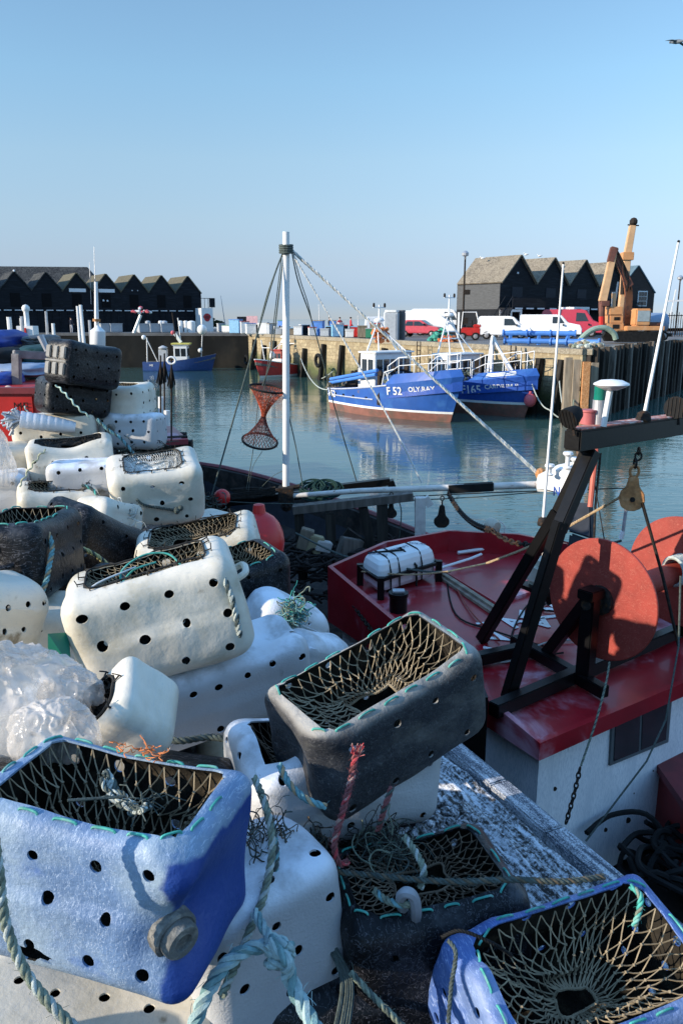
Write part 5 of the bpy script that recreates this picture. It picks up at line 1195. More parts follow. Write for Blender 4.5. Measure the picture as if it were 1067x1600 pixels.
mb.build('derrick_boom', M_bpipe, e, smooth_=True)
mb = MB(); mb.b2((5.0,-1.75,.7),(5.2,-1.55,2.3)); mb.tube([(5.1,-1.6,2.2),(5.1,-.3,2.6),(5.1,.9,2.3)], .07, 6)
for q in ((5.1,-1.6,2.4),(5.1,-.6,2.6),(5.1,.3,2.65)): mb.lathe([(.17,-.06),(.17,.06)], q, (0,1,0), 12)
mb.build('hauling_gallows', M_iron, e)
mb = MB(); mb.lathe([(.45,-.6),(.45,-.52),(.2,-.5),(.2,.5),(.45,.52),(.45,.6)], (.9,.2,1.5), (0,1,0), 16); mb.b2((.5,-.55,.5),(1.3,-.45,1.5)); mb.build('net_drum', M_iron, e)
rd_ = random.Random(3); mb = MB()
for i in range(60): mb.ball((3.1+rd_.uniform(-.25,.2), .0+rd_.uniform(-.4,.5), 4.35+rd_.uniform(-.3,.4)), .13, 6)
mb.build('hung_orange_net', M_orange_tw, e)
mb = MB()
for i in range(50): mb.ball((-.2+rd_.uniform(-.4,.4), -.6+rd_.uniform(-.8,1.4), 1.35+rd_.uniform(-.15,.35)), rd_.uniform(.06,.14), 6)
mb.build('trawl_gear', [M_wood_p], e)
mb = MB()
for i in range(30): mb.ball((.4+rd_.uniform(-.3,.3), .5+rd_.uniform(-.5,.5), 1.9+rd_.uniform(-.25,.5)), .12, 6)
mb.build('dark_netting', M_iron, e)
mb = MB()
for i in range(24): mb.ball((5.5+rd_.uniform(-.15,.25), -1.4+rd_.uniform(-.2,.4), 1.95+rd_.uniform(-.12,.12)), .11, 6)
mb.build('green_rope_pile', M_rope_g, e)
mb = MB(); mb.tube([(5.35,-1.7,1.8),(5.5,-1.65,2.5),(6.2,-1.55,2.7)], .03, 6); mb.tube([(5.9,-1.6,1.9),(5.6,-1.65,2.5)], .025, 6); mb.build('rope_guard', M_wpaint, e)
for p in ((.3,1.0),(2.1,1.5)): MB().tube([(p[0],p[1],1.0),(p[0],p[1],2.9)], .04, 6).build('stanchion', M_wpaint, e)
# ---- second blue boat F165
e2 = empty('fishing_boat', (10.15-.60*9.6, 44.2+.80*9.6, WZ), math.atan2(d0.y,d0.x), 'shaded blue trawler lettered F165 with white V mast, lying against the stone wall', 'fishing boat', 'blue trawlers moored at the stone wall')
H = Hull(9.6, 3.8, 1.4, 2.35)
build_hull(e2, H, [M_antif, M_wpaint, M_bdeep, M_bdeep, M_dkb], bands=(.70,.84))  # hull in the deeper blue: shade of the outer boat put into paint
hull_text(e2, H, 'F165', 7.0, 1.42, .66, M_letters, slope=.05); hull_text(e2, H, 'CARDIUM II', 8.75, 1.68, .34, M_letters, slope=.07)
mb = MB(); ts = [.66+.34*i/8 for i in range(9)]
def wb2(t, sg, k): a = H.P(t, H.top(t), sg, -.01*k); h = .38*min(1, (t-.66)/.06+.25); return Vector((a.x-.25*k*(t > .9), a.y*(1-.18*k), a.z+h*k))
for sg in (-1, 1):
    for i in range(8): q = [wb2(ts[i],sg,0), wb2(ts[i+1],sg,0), wb2(ts[i+1],sg,1), wb2(ts[i],sg,1)]; mb.add(q, [(0,1,2,3) if sg < 0 else (3,2,1,0)])
for i in range(8): mb.add([wb2(ts[i],-1,1), wb2(ts[i+1],-1,1), wb2(ts[i+1],1,1), wb2(ts[i],1,1)], [(0,1,2,3)])
mb.add([wb2(ts[0],-1,0),wb2(ts[0],1,0),wb2(ts[0],1,1),wb2(ts[0],-1,1)], [(3,2,1,0)]); mb.build('whaleback', M_bhull, e2)
mb = MB()
for k in (.35,.55,.75):
    mb.tube([wb2(t,-1,k)+Vector((0,-.02,0)) for t in (.76,.84,.92)], .03, 5)
mb.build('white_stripe', M_letters, e2)
rails(e2, [wb2(t,-1,1) for t in (.66,.74,.84,.94)], .95, name='bow_rail'); rails(e2, [wb2(t,1,1) for t in (.66,.74,.84,.94)], .95, name='bow_rail')
w = wheelhouse(e2, 3.6, 4.9, 1.3, 1.3, 3.25, M_wpaint, M_wpaint, 5, 2)
aframe(e2, 3.7, 1.1, 3.35, 5.4, 6.7, M_wpaint, cross=(.4,.6))
mb = MB()
for sg in (-1,1): mb.beam((7.6,sg*1.0,2.2),(7.0,sg*.08,4.3),.12,.12)
mb.beam((7.0,0,1.6),(7.0,0,4.4),.13,.13); mb.beam((8.4,.2,2.5),(7.0,0,4.2),.1,.1); mb.build('fore_gantry', M_wpaint, e2)
mb = MB(); mb.b2((5.2,-1.2,.8),(6.3,1.2,2.1)); mb.build('fish_hold', M_dkb, e2, bevel=.05)
rails(e2, [(5.0,-1.7,2.0),(6.0,-1.7,2.1),(6.9,-1.6,2.2)], .9, name='side_rail')
mb = MB()
for i in range(30): mb.ball((6.2+rd_.uniform(-.4,.4), -1.3+rd_.uniform(-.3,.5), 2.1+rd_.uniform(-.2,.3)), .12, 6)
mb.build('dark_netting', M_rope_d, e2)
def fender_ball(name, p, r, mt, label, sq=(1,1,1.15), cat='buoy', nub=True, tilt=None, group=None):
    e = empty(name, p, 0, label, cat, group)
    MB().ball((0,0,0), r, 20, sq).build('float_body', mt, e, smooth_=True)
    if nub: MB().lathe([(r*.28,r*sq[2]*.9),(r*.22,r*sq[2]*1.22),(r*.1,r*sq[2]*1.25),(.0,r*sq[2]*1.25)], (0,0,0), n=12).build('eye', mt, e, smooth_=True)
    return e
M_pink = mat('pink_red_buoy', (.58,.10,.12), .5, var=.1); M_redb = mat('red_buoy_plastic', (.55,.02,.02), .35, var=.12, vscale=8, bump=.2, bscale=20)
q = aty(828,625,43.6); fender_ball('fender_buoy', q, .33, M_pink, 'red fender buoy hanging at the bow of the F165 trawler', cat='fender')
# mooring lines
for i, (a, b, s_) in enumerate(((aty(831,600,43.6), aty(858,640,42.6), .3),(aty(858,640,42.6), aty(900,655,42.), .25),(aty(470,590,78), aty(520,580,68), .5),(aty(516,608,48), aty(470,560,70), .8),(aty(905,560,44), aty(893,650,41), .0),(aty(872,575,44.5), aty(880,640,42), .2))):
    tag(MB().tube(sag(a, b, s_), .035, 5).build('mooring_line', M_rope_w if i != 4 else M_rope_g), ['slack pale mooring line from the F165 bow to the stone wall','low mooring line looping along the water to the corner posts','mooring line trailing right from the small red boat','mooring line running aft from the stern of F 52','thick rope hanging down the corner posts','thin rope looped on the stone wall by the corner posts'][i], 'rope')
for i, (px, py_, Y) in enumerate(((497,563,60.5),(450,560,68.5),(805,575,46.2),(905,620,42.2),(385,562,87))):
    c = aty(px, py_, Y); mb = MB(); d_ = (FC-CN).normalized(); n_ = Vector((-d_.y, d_.x, 0)); mb.tube([c+(d_*math.cos(a)+Vector((0,0,1))*math.sin(a))*.42 for a in [2*math.pi*k/18 for k in range(18)]], .13, 8, closed=True)
    tag(mb.build('tyre_fender', M_rubber, smooth_=True), ['tyre fender on the stone wall left of the F 52 stern','tyre fender on the wall behind the small red boat','tyre fender high on the wall behind F165','tyre fender hanging by the corner posts','tyre fender near the inner corner of the harbour'][i], 'tyre')
mb = MB()
for i, (px) in enumerate((797, 652)):
    a = aty(px, 640, 47.5 if i == 0 else 56); a.z = -3.6; b = a.copy(); b.z = .1; d_ = (FC-CN).normalized(); mb = MB()
    for sg in (-.22,.22): mb.tube([a+d_*sg, b+d_*sg], .035, 5)
    for k in range(12): mb.tube([a+d_*-.22+Vector((0,0,.3*k+.1)), a+d_*.22+Vector((0,0,.3*k+.1))], .025, 5)
    tag(mb.build('quay_ladder', M_iron), ['rusty ladder on the stone wall behind the F165 bow','rusty ladder on the stone wall behind F 52 wheelhouse'][i], 'ladder')
# ---- small red boat
e = empty('fishing_boat', (-4.6,78.4,WZ), math.atan2(-.90,-.60), 'small red boat with white waterline moored below the inner end of the stone wall', 'fishing boat')
H = Hull(5.2, 2.5, 1.0, 1.7, .6); build_hull(e, H, [M_wpaint, M_wpaint, M_rhull, M_dk, M_dk], bands=(.08,.22), n=16, deckdrop=.5, rail=M_wpaint)
w = wheelhouse(e, 1.5, 2.6, .55, .6, 2.4, M_redoxide, M_red, 2, 1); aframe(e, 1.6, .6, 2.45, 3.5, 4.6, M_wpaint, lean=0)
mb = MB(); mb.b2((1.4,-.6,1.4),(2.62,.6,1.65)); mb.build('white_band', M_wpaint, e)
mb = MB(); mb.tube([(3.9,-.4,1.2),(4.3,-.5,3.4)], .05, 6); mb.tube([(3.9,.4,1.2),(4.3,.5,3.2)], .05, 6); mb.tube([(4.2,-.5,2.7),(4.2,.5,2.7)], .04, 6); mb.tube([(.4,-.9,1.0),(.5,-.9,3.1)], .05, 6); mb.tube([(.4,.9,1.0),(.5,.9,3.1)], .05, 6); mb.tube([(.5,-.9,3.),(.5,.9,3.)], .05, 6); mb.build('lifting_frames', M_wpaint, e)
mb = MB(); mb.ball((3.6,.2,2.0), .3, 12, (1,1,1.3)); mb.build('white_float', M_wpaint, e, smooth_=True)
# ---- small blue boat in the shade of the left wall
e = empty('fishing_boat', (-20.6,84.6,WZ), R(2), 'small dark blue boat with yellow-topped wheelhouse in the shade of the left wall', 'fishing boat')
H = Hull(7.0, 2.5, .95, 1.75, .5, ex=2.2); build_hull(e, H, [M_navy, M_navy, mat('mid_blue_hull', (.018,.055,.19), .5), M_dk, M_dk], bands=(.1,.2), n=18, deckdrop=.5)
hull_text(e, H, '142', .9, .62, .3, M_letters)
w = wheelhouse(e, 3.2, 4.6, .7, .6, 2.6, M_wpaint, M_wpaint, 3, 2)
MB().b2((3.0,-.85,2.72),(4.9,.85,2.85)).build('yellow_roof_edge', mat('yellow_paint', (.62,.55,.12), .5), e)
MB().ball((5.9,-.3,2.1), .24, 12).build('white_float', M_wpaint, e, smooth_=True); MB().ball((6.1,.3,4.2), .52, 14).build('white_float', M_wpaint, e, smooth_=True)
mb = MB(); mb.tube([(5.9,.3,1.2),(6.1,.3,3.8)], .04, 6); mb.tube([(.3,0,.8),(.4,0,3.4)], .05, 6); mb.tube([(1.4,.2,.8),(.4,0,3.2)], .05, 6); mb.tube([(3.9,0,2.8),(3.7,0,5.4)], .05, 6); mb.beam((3.9,0,2.9),(3.3,0,3.8),.3,.3); mb.build('spars', M_wpaint, e)
MB().ball((3.1,0,3.9), .22, 10).build('pink_float', M_pink, e, smooth_=True); MB().ball((-.1,.9,3.4), .25, 10).build('white_float', M_wpaint, e, smooth_=True)
mb = MB(); mb.box((2.1,-.5,1.6),(.9,.5,1.3)); mb.lathe([(.5,0),(.5,.1),(.1,.3)], (2.1,-.5,2.3)); mb.build('deck_winch', mat('pale_grey_gear', (.45,.46,.47), .6), e, bevel=.05)

# ================================================================== the trawler alongside the near quay
WB = {}
def ring(points): return [Vector(p) for p in points]
tr = empty('trawler', Lq(3.0,2.6,WZ), 0, 'red-roofed trawler with white wheelhouse moored below the frosted quay edge', 'fishing boat')
NH = Hull(18., 5.2, 1.5, 2.2, 1.2, mid=.35, stern=.8, ex=2.0)
ax = ed.copy(); lf = Vector((-ax.y, ax.x, 0))   # left of forward = towards the quay
org = Lq(-4.4, 3.0, WZ)
class FrameHull(Hull):
    pass
tmpe = empty('x', org, math.atan2(ax.y, ax.x)); WMT = WM[tmpe.name]; bpy.data.objects.remove(tmpe)
def TW(p): return WMT@Vector(p)
M_tdeck = mat('wet_dark_deck', (.028,.025,.023), .7, var=.5, vscale=6, col2=(.07,.05,.04), c2pos=(.5,.7), c2scale=5, bump=.8, bscale=20)
M_thull = mat('dark_trawler_hull', (.012,.014,.02), .5, var=.3)
M_trail = mat('dark_red_rail', (.16,.015,.02), .5, var=.3, vscale=5)
class Proxy:   # collects hull parts in boat coordinates, then writes them in world space under the trawler
    pass
he = empty('hull_frame', org, math.atan2(ax.y, ax.x))
build_hull(he, NH, [M_thull, M_thull, M_thull, M_tdeck, M_tdeck], bands=(.1,.15), n=34, deckdrop=.75, rail=M_trail, bulw=.12)
for c in list(he.children):
    c.parent = tr; M0 = WM[tr.name].inverted()@WM[he.name]; c.data.transform(M0); WM[c.name] = WM[tr.name]
bpy.data.objects.remove(he)
# wheelhouse: plan measured from the roof outline
RA, RB_, RL = Vector((1.36,4.93)), Vector((2.73,5.86)), Vector((-.15,8.30))
RR = RA+(RB_-RA).normalized()*3.25
roof_pl = [RA, RR, RR+Vector((-.36,.933))*3.6, Vector((2.95,9.0)), Vector((2.2,9.55)), Vector((1.34,9.72)), Vector((.51,9.22)), RL]
def inset(poly, d):
    out = []; n = len(poly); 
    for i in range(n):
        a, b, c = poly[i-1], poly[i], poly[(i+1) % n]; e1, e2 = (b-a).normalized(), (c-b).normalized(); n1, n2 = Vector((-e1.y,e1.x)), Vector((-e2.y,e2.x)); m = (n1+n2); m = m/max(.3, m.dot(n1)); out.append(b+m*d)
    return out
ZR = -1.22
body = inset(roof_pl, .14)
mb = MB(); mb.prism([(p.x,p.y) for p in body], 1.45, z0=ZR-.08-1.45); wh = mb.build('wheelhouse', M_wworn, tr, world=True)
mb = MB(); outer = roof_pl; inn_ = inset(roof_pl, .05); n = len(outer)
lip = [.035,.035,.06,.24,.27,.27,.26,.24]; fas = [.10,.08,.1,.3,.34,.34,.36,.40]
for i in range(n):
    j = (i+1) % n
    a0 = Vector((*outer[i], ZR-fas[i])); a1 = Vector((*outer[j], ZR-fas[j])); b0 = Vector((*outer[i], ZR+lip[i])); b1 = Vector((*outer[j], ZR+lip[j]))
    c0 = Vector((*inn_[i], ZR+lip[i])); c1 = Vector((*inn_[j], ZR+lip[j])); d0_ = Vector((*inn_[i], ZR)); d1_ = Vector((*inn_[j], ZR))
    mb.add([a0,a1,b1,b0], [(0,1,2,3)]); mb.add([b0,b1,c1,c0], [(0,1,2,3)]); mb.add([c0,c1,d1_,d0_], [(0,1,2,3)])
mb.add([Vector((*p, ZR+.03*0)) for p in inn_], [tuple(range(n))]); mb.add([Vector((*p, ZR-.09)) for p in outer], [tuple(range(n))[::-1]])
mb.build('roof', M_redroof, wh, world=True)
# raised roof panel, battens and lettering
def rz_(px, py_, dz=0.): return atz(px, py_, ZR+dz)
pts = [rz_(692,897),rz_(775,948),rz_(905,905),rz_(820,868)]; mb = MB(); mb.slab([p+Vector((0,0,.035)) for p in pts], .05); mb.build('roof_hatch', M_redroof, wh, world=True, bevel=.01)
mb = MB(); mb.beam(rz_(686,893,.05), rz_(776,952,.05), .05, .03); mb.beam(rz_(680,897,.02), rz_(772,960,.02), .03, .03); mb.build('batten', M_wood_p, wh, world=True)
mb = MB(); mb.tube([rz_(755,1012,.03), rz_(802,1022,.03)], .014, 6); mb.build('white_rod', M_wpaint, wh, world=True)
T2 = Vector((.79,.61,0)).normalized(); L2 = Vector((-.36,.933,0))
def roof_letter(ch, px, py_, size, ang_):
    V, Fc = text_mesh(ch, size, .0, .012); c = rz_(px, py_, .008); u = Vector((math.cos(ang_), math.sin(ang_), 0)); v = Vector((-u.y, u.x, 0))
    mb = MB(); mb.add([c+u*p.x+v*p.y for p in V], Fc); mb.build('roof_letter', M_letters, wh, world=True)
al = math.atan2(T2.y, T2.x)
roof_letter('V', 779, 996, .34, al+.3); roof_letter('A', 802, 972, .34, al+.1); roof_letter('A', 845, 973, .30, al+2.9); roof_letter('I', 757, 973, .2, al+1.2); roof_letter('U', 858, 957, .42, al+1.2); roof_letter('I', 815, 960, .3, al-.9); roof_letter('A', 868, 947, .22, al)
# aft window
def wall_pt(px, py_, off=.0):
    a, b = Vector((*body[0],0)), Vector((*body[1],0)); n_ = Vector((b.y-a.y, -(b.x-a.x), 0)).normalized(); d = Vector(_ray(px, py_)); o = Vector((0,0,EYE)); t = (a+n_*off-o).dot(n_)/d.dot(n_); return o+d*t
def rq(P, off, mt, nm, par, th=.03, corner=.0):
    mb = MB(); q = [wall_pt(*p, off) for p in P]; mb.slab(q, th); return mb.build(nm, mt, par, world=True, bevel=corner)
wf = rq([(953,1197),(1044,1160),(1051,1079),(958,1112)][::1], .02, mat('window_rubber', (.10,.12,.13), .6), 'window_frame', wh, .02)
rq([(959,1190),(998,1174),(1001,1102),(963,1116)], .026, M_glass, 'pane', wf, .01); rq([(1002,1172),(1040,1156),(1046,1086),(1005,1101)], .026, M_glass, 'pane', wf, .01)
# front left window on the quay side wall
def side_pt(px, py_, off=.0):
    a, b = Vector((*body[7],0)), Vector((*body[0],0)); n_ = Vector((b.y-a.y, -(b.x-a.x), 0)).normalized(); d = Vector(_ray(px, py_)); o = Vector((0,0,EYE)); t = (a+n_*off-o).dot(n_)/d.dot(n_); return o+d*t
mb = MB(); mb.slab([side_pt(x,y,.02) for x,y in ((537,985),(585,1010),(583,968),(537,940))], .02); wq = mb.build('window_frame', M_rubber, wh, world=True); 
mb = MB(); mb.slab([side_pt(x,y,.026) for x,y in ((541,982),(580,1003),(579,970),(541,946))], .01); mb.build('pane', M_glass, wq, world=True)
# rust marks / fittings on the aft wall
mb = MB()
for x, y, r_ in ((980,1282,.03),(945,1297,.022),(920,1303,.018),(866,1233,.02),(990,1240,.008),(937,1135,.008),(1020,1205,.008)): mb.ball(wall_pt(x,y,.0), r_, 8, (1,.4,1))
mb.build('wall_fittings', M_iron, wh, world=True)
# deck aft and far bulwark
mb = MB(); a = Vector((*RR,0)); mb.slab([(a.x-.1,a.y+.1,-1.6),(a.x-.1+1.2,a.y-1.4,-1.6),(a.x+1.2-.1,a.y-1.4,-2.6),(a.x-.1,a.y+.1,-2.6)], .08); mb.build('stern_bulwark', M_red, tr, world=True)
e3 = empty('hatch_box', atz(1060,1260,-2.4), 0, 'dark red deck box beside the white wheelhouse at the right edge', 'box')
MB().b2((-.2,-.9,-.4),(1.6,.9,.35)).build('box_body', mat('dark_red_paint', (.22,.012,.012), .5), e3, bevel=.03); MB().b2((-.24,-.94,.353),(1.64,.94,.42)).build('lid', M_trail, e3)
rd_ = random.Random(11); mb = MB()
for k in range(16):
    c = atz(1030+rd_.uniform(-40,70), 1345+rd_.uniform(-25,30), -2.5+.3*rd_.random()); r0 = rd_.uniform(.15,.38); ph = rd_.uniform(0,6)
    mb.tube(smooth([c+Vector((math.cos(ph+a)*r0*rd_.uniform(.8,1.2), math.sin(ph+a)*r0*rd_.uniform(.8,1.2), rd_.uniform(-.05,.12))) for a in [i*.7 for i in range(8)]], 5), .022, 6)
tag(mb.build('coiled_hose', M_rubber, smooth_=True), 'tangle of black hose on the dark deck below the white wall', 'hose')
# black frame on the roof
mb = MB(); f1, f2 = rz_(700,1128,.09), rz_(1130,985,.09)
mb.beam(rz_(770,1110,.08), rz_(770,1110,.08)+T2*3.2, .10, .11); mb.beam(rz_(803,1000,.08), rz_(945,1082,.08), .09, .10); mb.beam(rz_(803,1000,.08)+T2*1.9, rz_(945,1082,.08)+T2*1.9+L2*.2, .12, .12)
mb.beam(rz_(700,1040,.08), rz_(812,1015,.08), .1, .1); mb.build('roof_frame', M_blk, tr, world=True, bevel=.008)
mb = MB(); q = rz_(783,1125,-.0); mb.beam((q.x-.22,q.y+.05,-2.7),(q.x-.22,q.y+.05,-1.0), .26,.2); mb.build('frame_post', M_blk, tr, world=True)
# net reel
reel = empty('net_reel', (2.04,5.9,-1.1), 0, 'red oxide net reel with two big discs on the black roof frame', 'net reel')
c1 = Vector((2.04,5.92,-.50)); c2 = c1+T2*1.15
for i, c in enumerate((c1, c2)):
    mb = MB(); mb.lathe([(.0,-.012),(.485,-.012),(.49,-.006),(.49,.006),(.485,.012),(.0,.012)], c, T2, 72); mb.build('disc', M_redoxide, reel, world=True, smooth_=True, angle=30)
mb = MB(); mb.lathe([(.1,.02),(.1,1.13)], c1, T2, 24); mb.build('drum', M_redoxide, reel, world=True, smooth_=True)
mb = MB(); mb.lathe([(.045,-.2),(.045,1.4)], c1, T2, 16); mb.lathe([(.1,-.05),(.12,-.045),(.12,-.013),(.1,-.013)], c1, T2, 16); mb.build('axle', M_iron, reel, world=True)
mb = MB(); s_ = c1-T2*.14
mb.beam(s_+Vector((0,0,.07)), s_+Vector((0,0,-.62)), .12, .10, up=T2); mb.beam(s_+Vector((0,0,.05)), s_+L2*.5+Vector((0,0,-.62)), .09, .10, up=T2); mb.box(s_+Vector((0,0,.08)), (.17,.14,.08), (0,0,al)); 
mb.build('stand', M_blk, reel, world=True, bevel=.008); mb = MB()
s_ = c2+T2*.14; mb.beam(s_+Vector((0,0,.07)), s_+Vector((0,0,-.62)), .12, .10, up=T2); mb.beam(s_+Vector((0,0,.05)), s_+L2*.5+Vector((0,0,-.62)), .09, .10, up=T2)
mb.build('stand', M_blk, reel, world=True, bevel=.008)
mb = MB(); p = aty(1052,893,6.45)
for k in range(5): mb.tube(smooth([p+T2*(.03*k)+(Vector((0,0,1))*math.cos(a)+L2*math.sin(a))*.12 for a in [i*.5 for i in range(14)]], 3), .016, 6)
mb.build('rope_turns', M_rope_w, reel, world=True)
# gantry
gt = empty('gantry', rz_(790,1100), 0, 'black steel gantry with box beam rising over the red roof', 'gantry')
g0 = aty(893,688,5.85); gz = g0.z
mb = MB(); mb.beam(g0, g0+T2*3.4, .15, .155); mb.build('box_beam', M_blk, gt, world=True, bevel=.012)
mb = MB(); mb.beam(g0+T2*.02+Vector((0,0,.085)), g0+T2*3.4+Vector((0,0,.085)), .13, .01); mb.build('rusty_top', mat('bleached_red_lead', (.45,.16,.12), .8, var=.4, vscale=20, col2=(.6,.5,.45), c2pos=(.5,.6), c2scale=15), gt, world=True)
j0 = g0+T2*.22-Vector((0,0,.10)); knee = aty(890,790,5.98)
mb = MB(); mb.beam(j0, aty(868,812,6.15), .095, .10); mb.beam(aty(872,800,6.1), rz_(752,1000,.02), .09, .095); mb.build('leg', M_blk, gt, world=True, bevel=.008)
mb = MB(); mb.beam(j0+Vector((.03,.0,0)), aty(872,830,5.75), .095, .10); mb.beam(aty(876,815,5.75), rz_(793,1092,.03), .09, .095); mb.build('leg', M_blk, gt, world=True, bevel=.008)
j1 = g0+T2*3.2
for sg in (-.6,.6): MB().beam(j1, Vector((j1.x,j1.y,0))+L2*sg+Vector((0,0,ZR)), .12, .12).build('leg', M_blk, gt, world=True, bevel=.008)
top_ = gz+.09
# things on the gantry
q = aty(943,660,5.95); q.z = top_; e = empty('gps_dome', q, 0, 'white mushroom aerial dome on a short pole over the gantry end', 'aerial')
zt = aty(950,605,5.95).z-q.z; mb = MB(); mb.tube([(0,0,0),(.03,0,zt)], .022, 10); mb.build('pole', M_wpaint, e)
mb = MB(); mb.lathe([(.0,-.02),(.05,-.02),(.11,.005),(.13,.02),(.125,.03),(.08,.052),(.0,.06)], (.035,0,zt)); mb.build('dome', M_wpaint, e, smooth_=True)
q = aty(934,660,6.1); q.z = top_; e = empty('green_lamp', q, 0, 'green navigation lamp on a pink base next to the white dome', 'lamp')
mb = MB(); mb.lathe([(.055,.0),(.055,.09),(.065,.095),(.065,.11),(0,.11)], (-.08,0,0)); mb.build('lamp_base', mat('pink_base', (.5,.13,.13), .6), e, smooth_=True)
mb = MB(); mb.lathe([(.045,.185),(.045,.29),(.0,.29)], (.0,0,0)); mb.build('lens', mat('green_lens', (.01,.18,.13), .15), e, smooth_=True); MB().lathe([(.052,.291),(.052,.31),(.03,.33),(0,.33)], (0,0,0)).build('cap', M_rubber, e, smooth_=True)
MB().lathe([(.05,.0),(.05,.184)], (0,0,0)).build('socket', M_alu, e)
def flood(px, py_, Y, d, label, r_=.08):
    c = aty(px, py_, Y); e = empty('floodlight', c, 0, label, 'floodlight'); d = Vector(d).normalized()
    mb = MB(); mb.lathe([(.03,-.09),(r_*.7,-.06),(r_,.02),(r_*1.02,.05),(r_*.94,.05)], (0,0,0), d, 20); mb.build('housing', M_rubber, e, smooth_=True)
    mb = MB(); mb.lathe([(r_*.93,.035),(.0,.045)], (0,0,0), d, 20); mb.build('lens', M_lamp, e, smooth_=True)
    mb = MB(); x, y = basis(d)
    for k in range(-2,3): mb.tube([x*.03*k-y*r_*.9+d*.055, x*.03*k+y*r_*.9+d*.055], .003, 4)
    mb.tube([(0,0,0),(.03,0,-.14)], .012, 6); mb.build('guard', M_iron, e); return e
flood(893,650,5.8,(-.7,-.5,-.4), 'black floodlight hanging at the left end of the gantry beam'); flood(1057,637,6.6,(-.5,-.7,.1), 'black caged floodlight on the gantry beam at the right edge', .09)
# whip aerials
for i, (x0,y0,x1,y1,Y,r_) in enumerate(((1005,655,1060,377,6.35,.016),(848,818,880,411,8.0,.017))):
    a, b = aty(x0,y0,Y), aty(x1,y1,Y); e = empty('whip_aerial', a, 0, ['white whip aerial leaning right from the gantry beam','white whip aerial standing behind the gantry legs'][i], 'aerial')
    mb = MB(); mb.tube([a,b], [r_,r_*.55], 8); mb.build('rod', M_wpaint, e, world=True); mb = MB(); mb.lathe([(.055,-.02),(.06,.0),(.05,.05),(.02,.07)], a, (0,0,1), 12); mb.build('mount', M_iron, e, world=True); mb = MB(); mb.ball(b, r_*.8, 6); mb.build('tip', M_rubber, e, world=True)
    if i == 1:
        mb = MB(); mb.tube([a, rz_(850,905)], .02, 8); mb.build('stand_pole', M_wpaint, e, world=True)
# rusty hanging block
def shackle(mb, c, r_, d1, d2): mb.tube([c+d1*math.cos(a)*r_+d2*math.sin(a)*r_*1.3 for a in [2*math.pi*k/14 for k in range(14)]], r_*.32, 6, closed=True)
bc = aty(988,770,6.1); X1 = Vector((1,0,0)); Z1 = Vector((0,0,1)); Y1 = Vector((0,1,0))
e = empty('snatch_block', bc, 0, 'rusty orange pulley block hanging from the gantry beam', 'pulley block')
mb = MB(); P_ = [(-.032,.13),(.032,.13),(.045,.05),(.085,-.0),(.095,-.06),(.07,-.115),(.02,-.14),(-.03,-.14),(-.08,-.11),(-.10,-.05),(-.085,.005),(-.05,.045)]
Mx = Matrix.Rotation(R(90),4,'X'); mb.prism(P_, .018, Matrix.Rotation(R(-15),4,'Z')@Mx, .02); mb.prism(P_, .018, Matrix.Rotation(R(-15),4,'Z')@Mx, -.038); mb.build('cheek_plates', M_rust, e, bevel=.006)
mb = MB(); mb.lathe([(.075,-.016),(.06,0),(.075,.016)], (0,0,-.045), (.26,.97,0), 24); mb.lathe([(.02,-.05),(.02,.05)], (0,0,-.045), (.26,.97,0), 10); mb.build('sheave', M_iron, e)
mb = MB(); shackle(mb, Vector((0,0,.17)), .035, X1, Z1); mb.build('eye', M_rust, e, smooth_=True)
mb = MB(); shackle(mb, bc+Vector((.0,0,.235)), .028, Y1, Z1); shackle(mb, bc+Vector((.02,0,.29)), .025, X1, Z1); shackle(mb, bc+Vector((.02,0,.33)), .022, Y1, Z1); mb.build('shackle', M_iron, e, world=True)
mb = MB(); mb.rope([aty(565,893,8.2), aty(640,898,7.9), aty(700,893,7.8)], .009); mb.rope([aty(760,880,7.5), aty(840,848,6.9), aty(975,773,6.15)], .012)
tag(mb.build('hauling_rope', [M_rope_t, M_rope_t]), 'tan hauling rope running over the red roof to the rusty block', 'rope')
tag(MB().tube([aty(1003,785,6.05), aty(1035,900,6.0), aty(1060,1010,5.9)], .014, 6).build('block_line', M_iron), 'dark wire running down from the rusty block past the discs', 'wire')
tag(MB().tube(smooth([aty(700,893,7.8), aty(760,880,7.5)],3), .009, 6).build('roof_line', M_rope_d), 'dark cord tied between raft and tan rope on the red roof', 'rope')
# chain and lines hanging before the white wall
def chain(pts, pitch, r_, name, label, mt=None):
    P = resample(smooth([Vector(p) for p in pts], 6), pitch); mb = MB()
    for i in range(len(P)-1):
        c = (P[i]+P[i+1])/2; d = (P[i+1]-P[i]).normalized(); x, y = basis(d); s_ = x if i % 2 else y
        mb.tube([c+d*math.cos(a)*pitch*.68+s_*math.sin(a)*pitch*.36 for a in [2*math.pi*k/10 for k in range(10)]], r_, 5, closed=True)
    return tag(mb.build(name, mt or M_iron), label, 'chain')
chain([aty(906,1200,4.95), aty(897,1240,4.9), aty(883,1290,4.85)], .036, .006, 'hanging_chain', 'dark chain hanging before the white wheelhouse wall')
mb = MB(); mb.rope([aty(952,1035,5.45), aty(946,1070,5.3), aty(930,1130,5.1), aty(907,1198,4.95)], .008); tag(mb.build('chain_rope', [M_rope_g, M_rope_d]), 'frayed dark rope leading from the reel frame to the chain', 'rope')
tag(MB().tube([aty(1063,900,5.6), aty(1060,1010,5.4), aty(1040,1125,5.2), aty(1010,1190,5.05), aty(915,1315,4.8)], .007, 5).build('slack_line', M_rope_d), 'thin dark line slanting across the white wall window', 'rope')
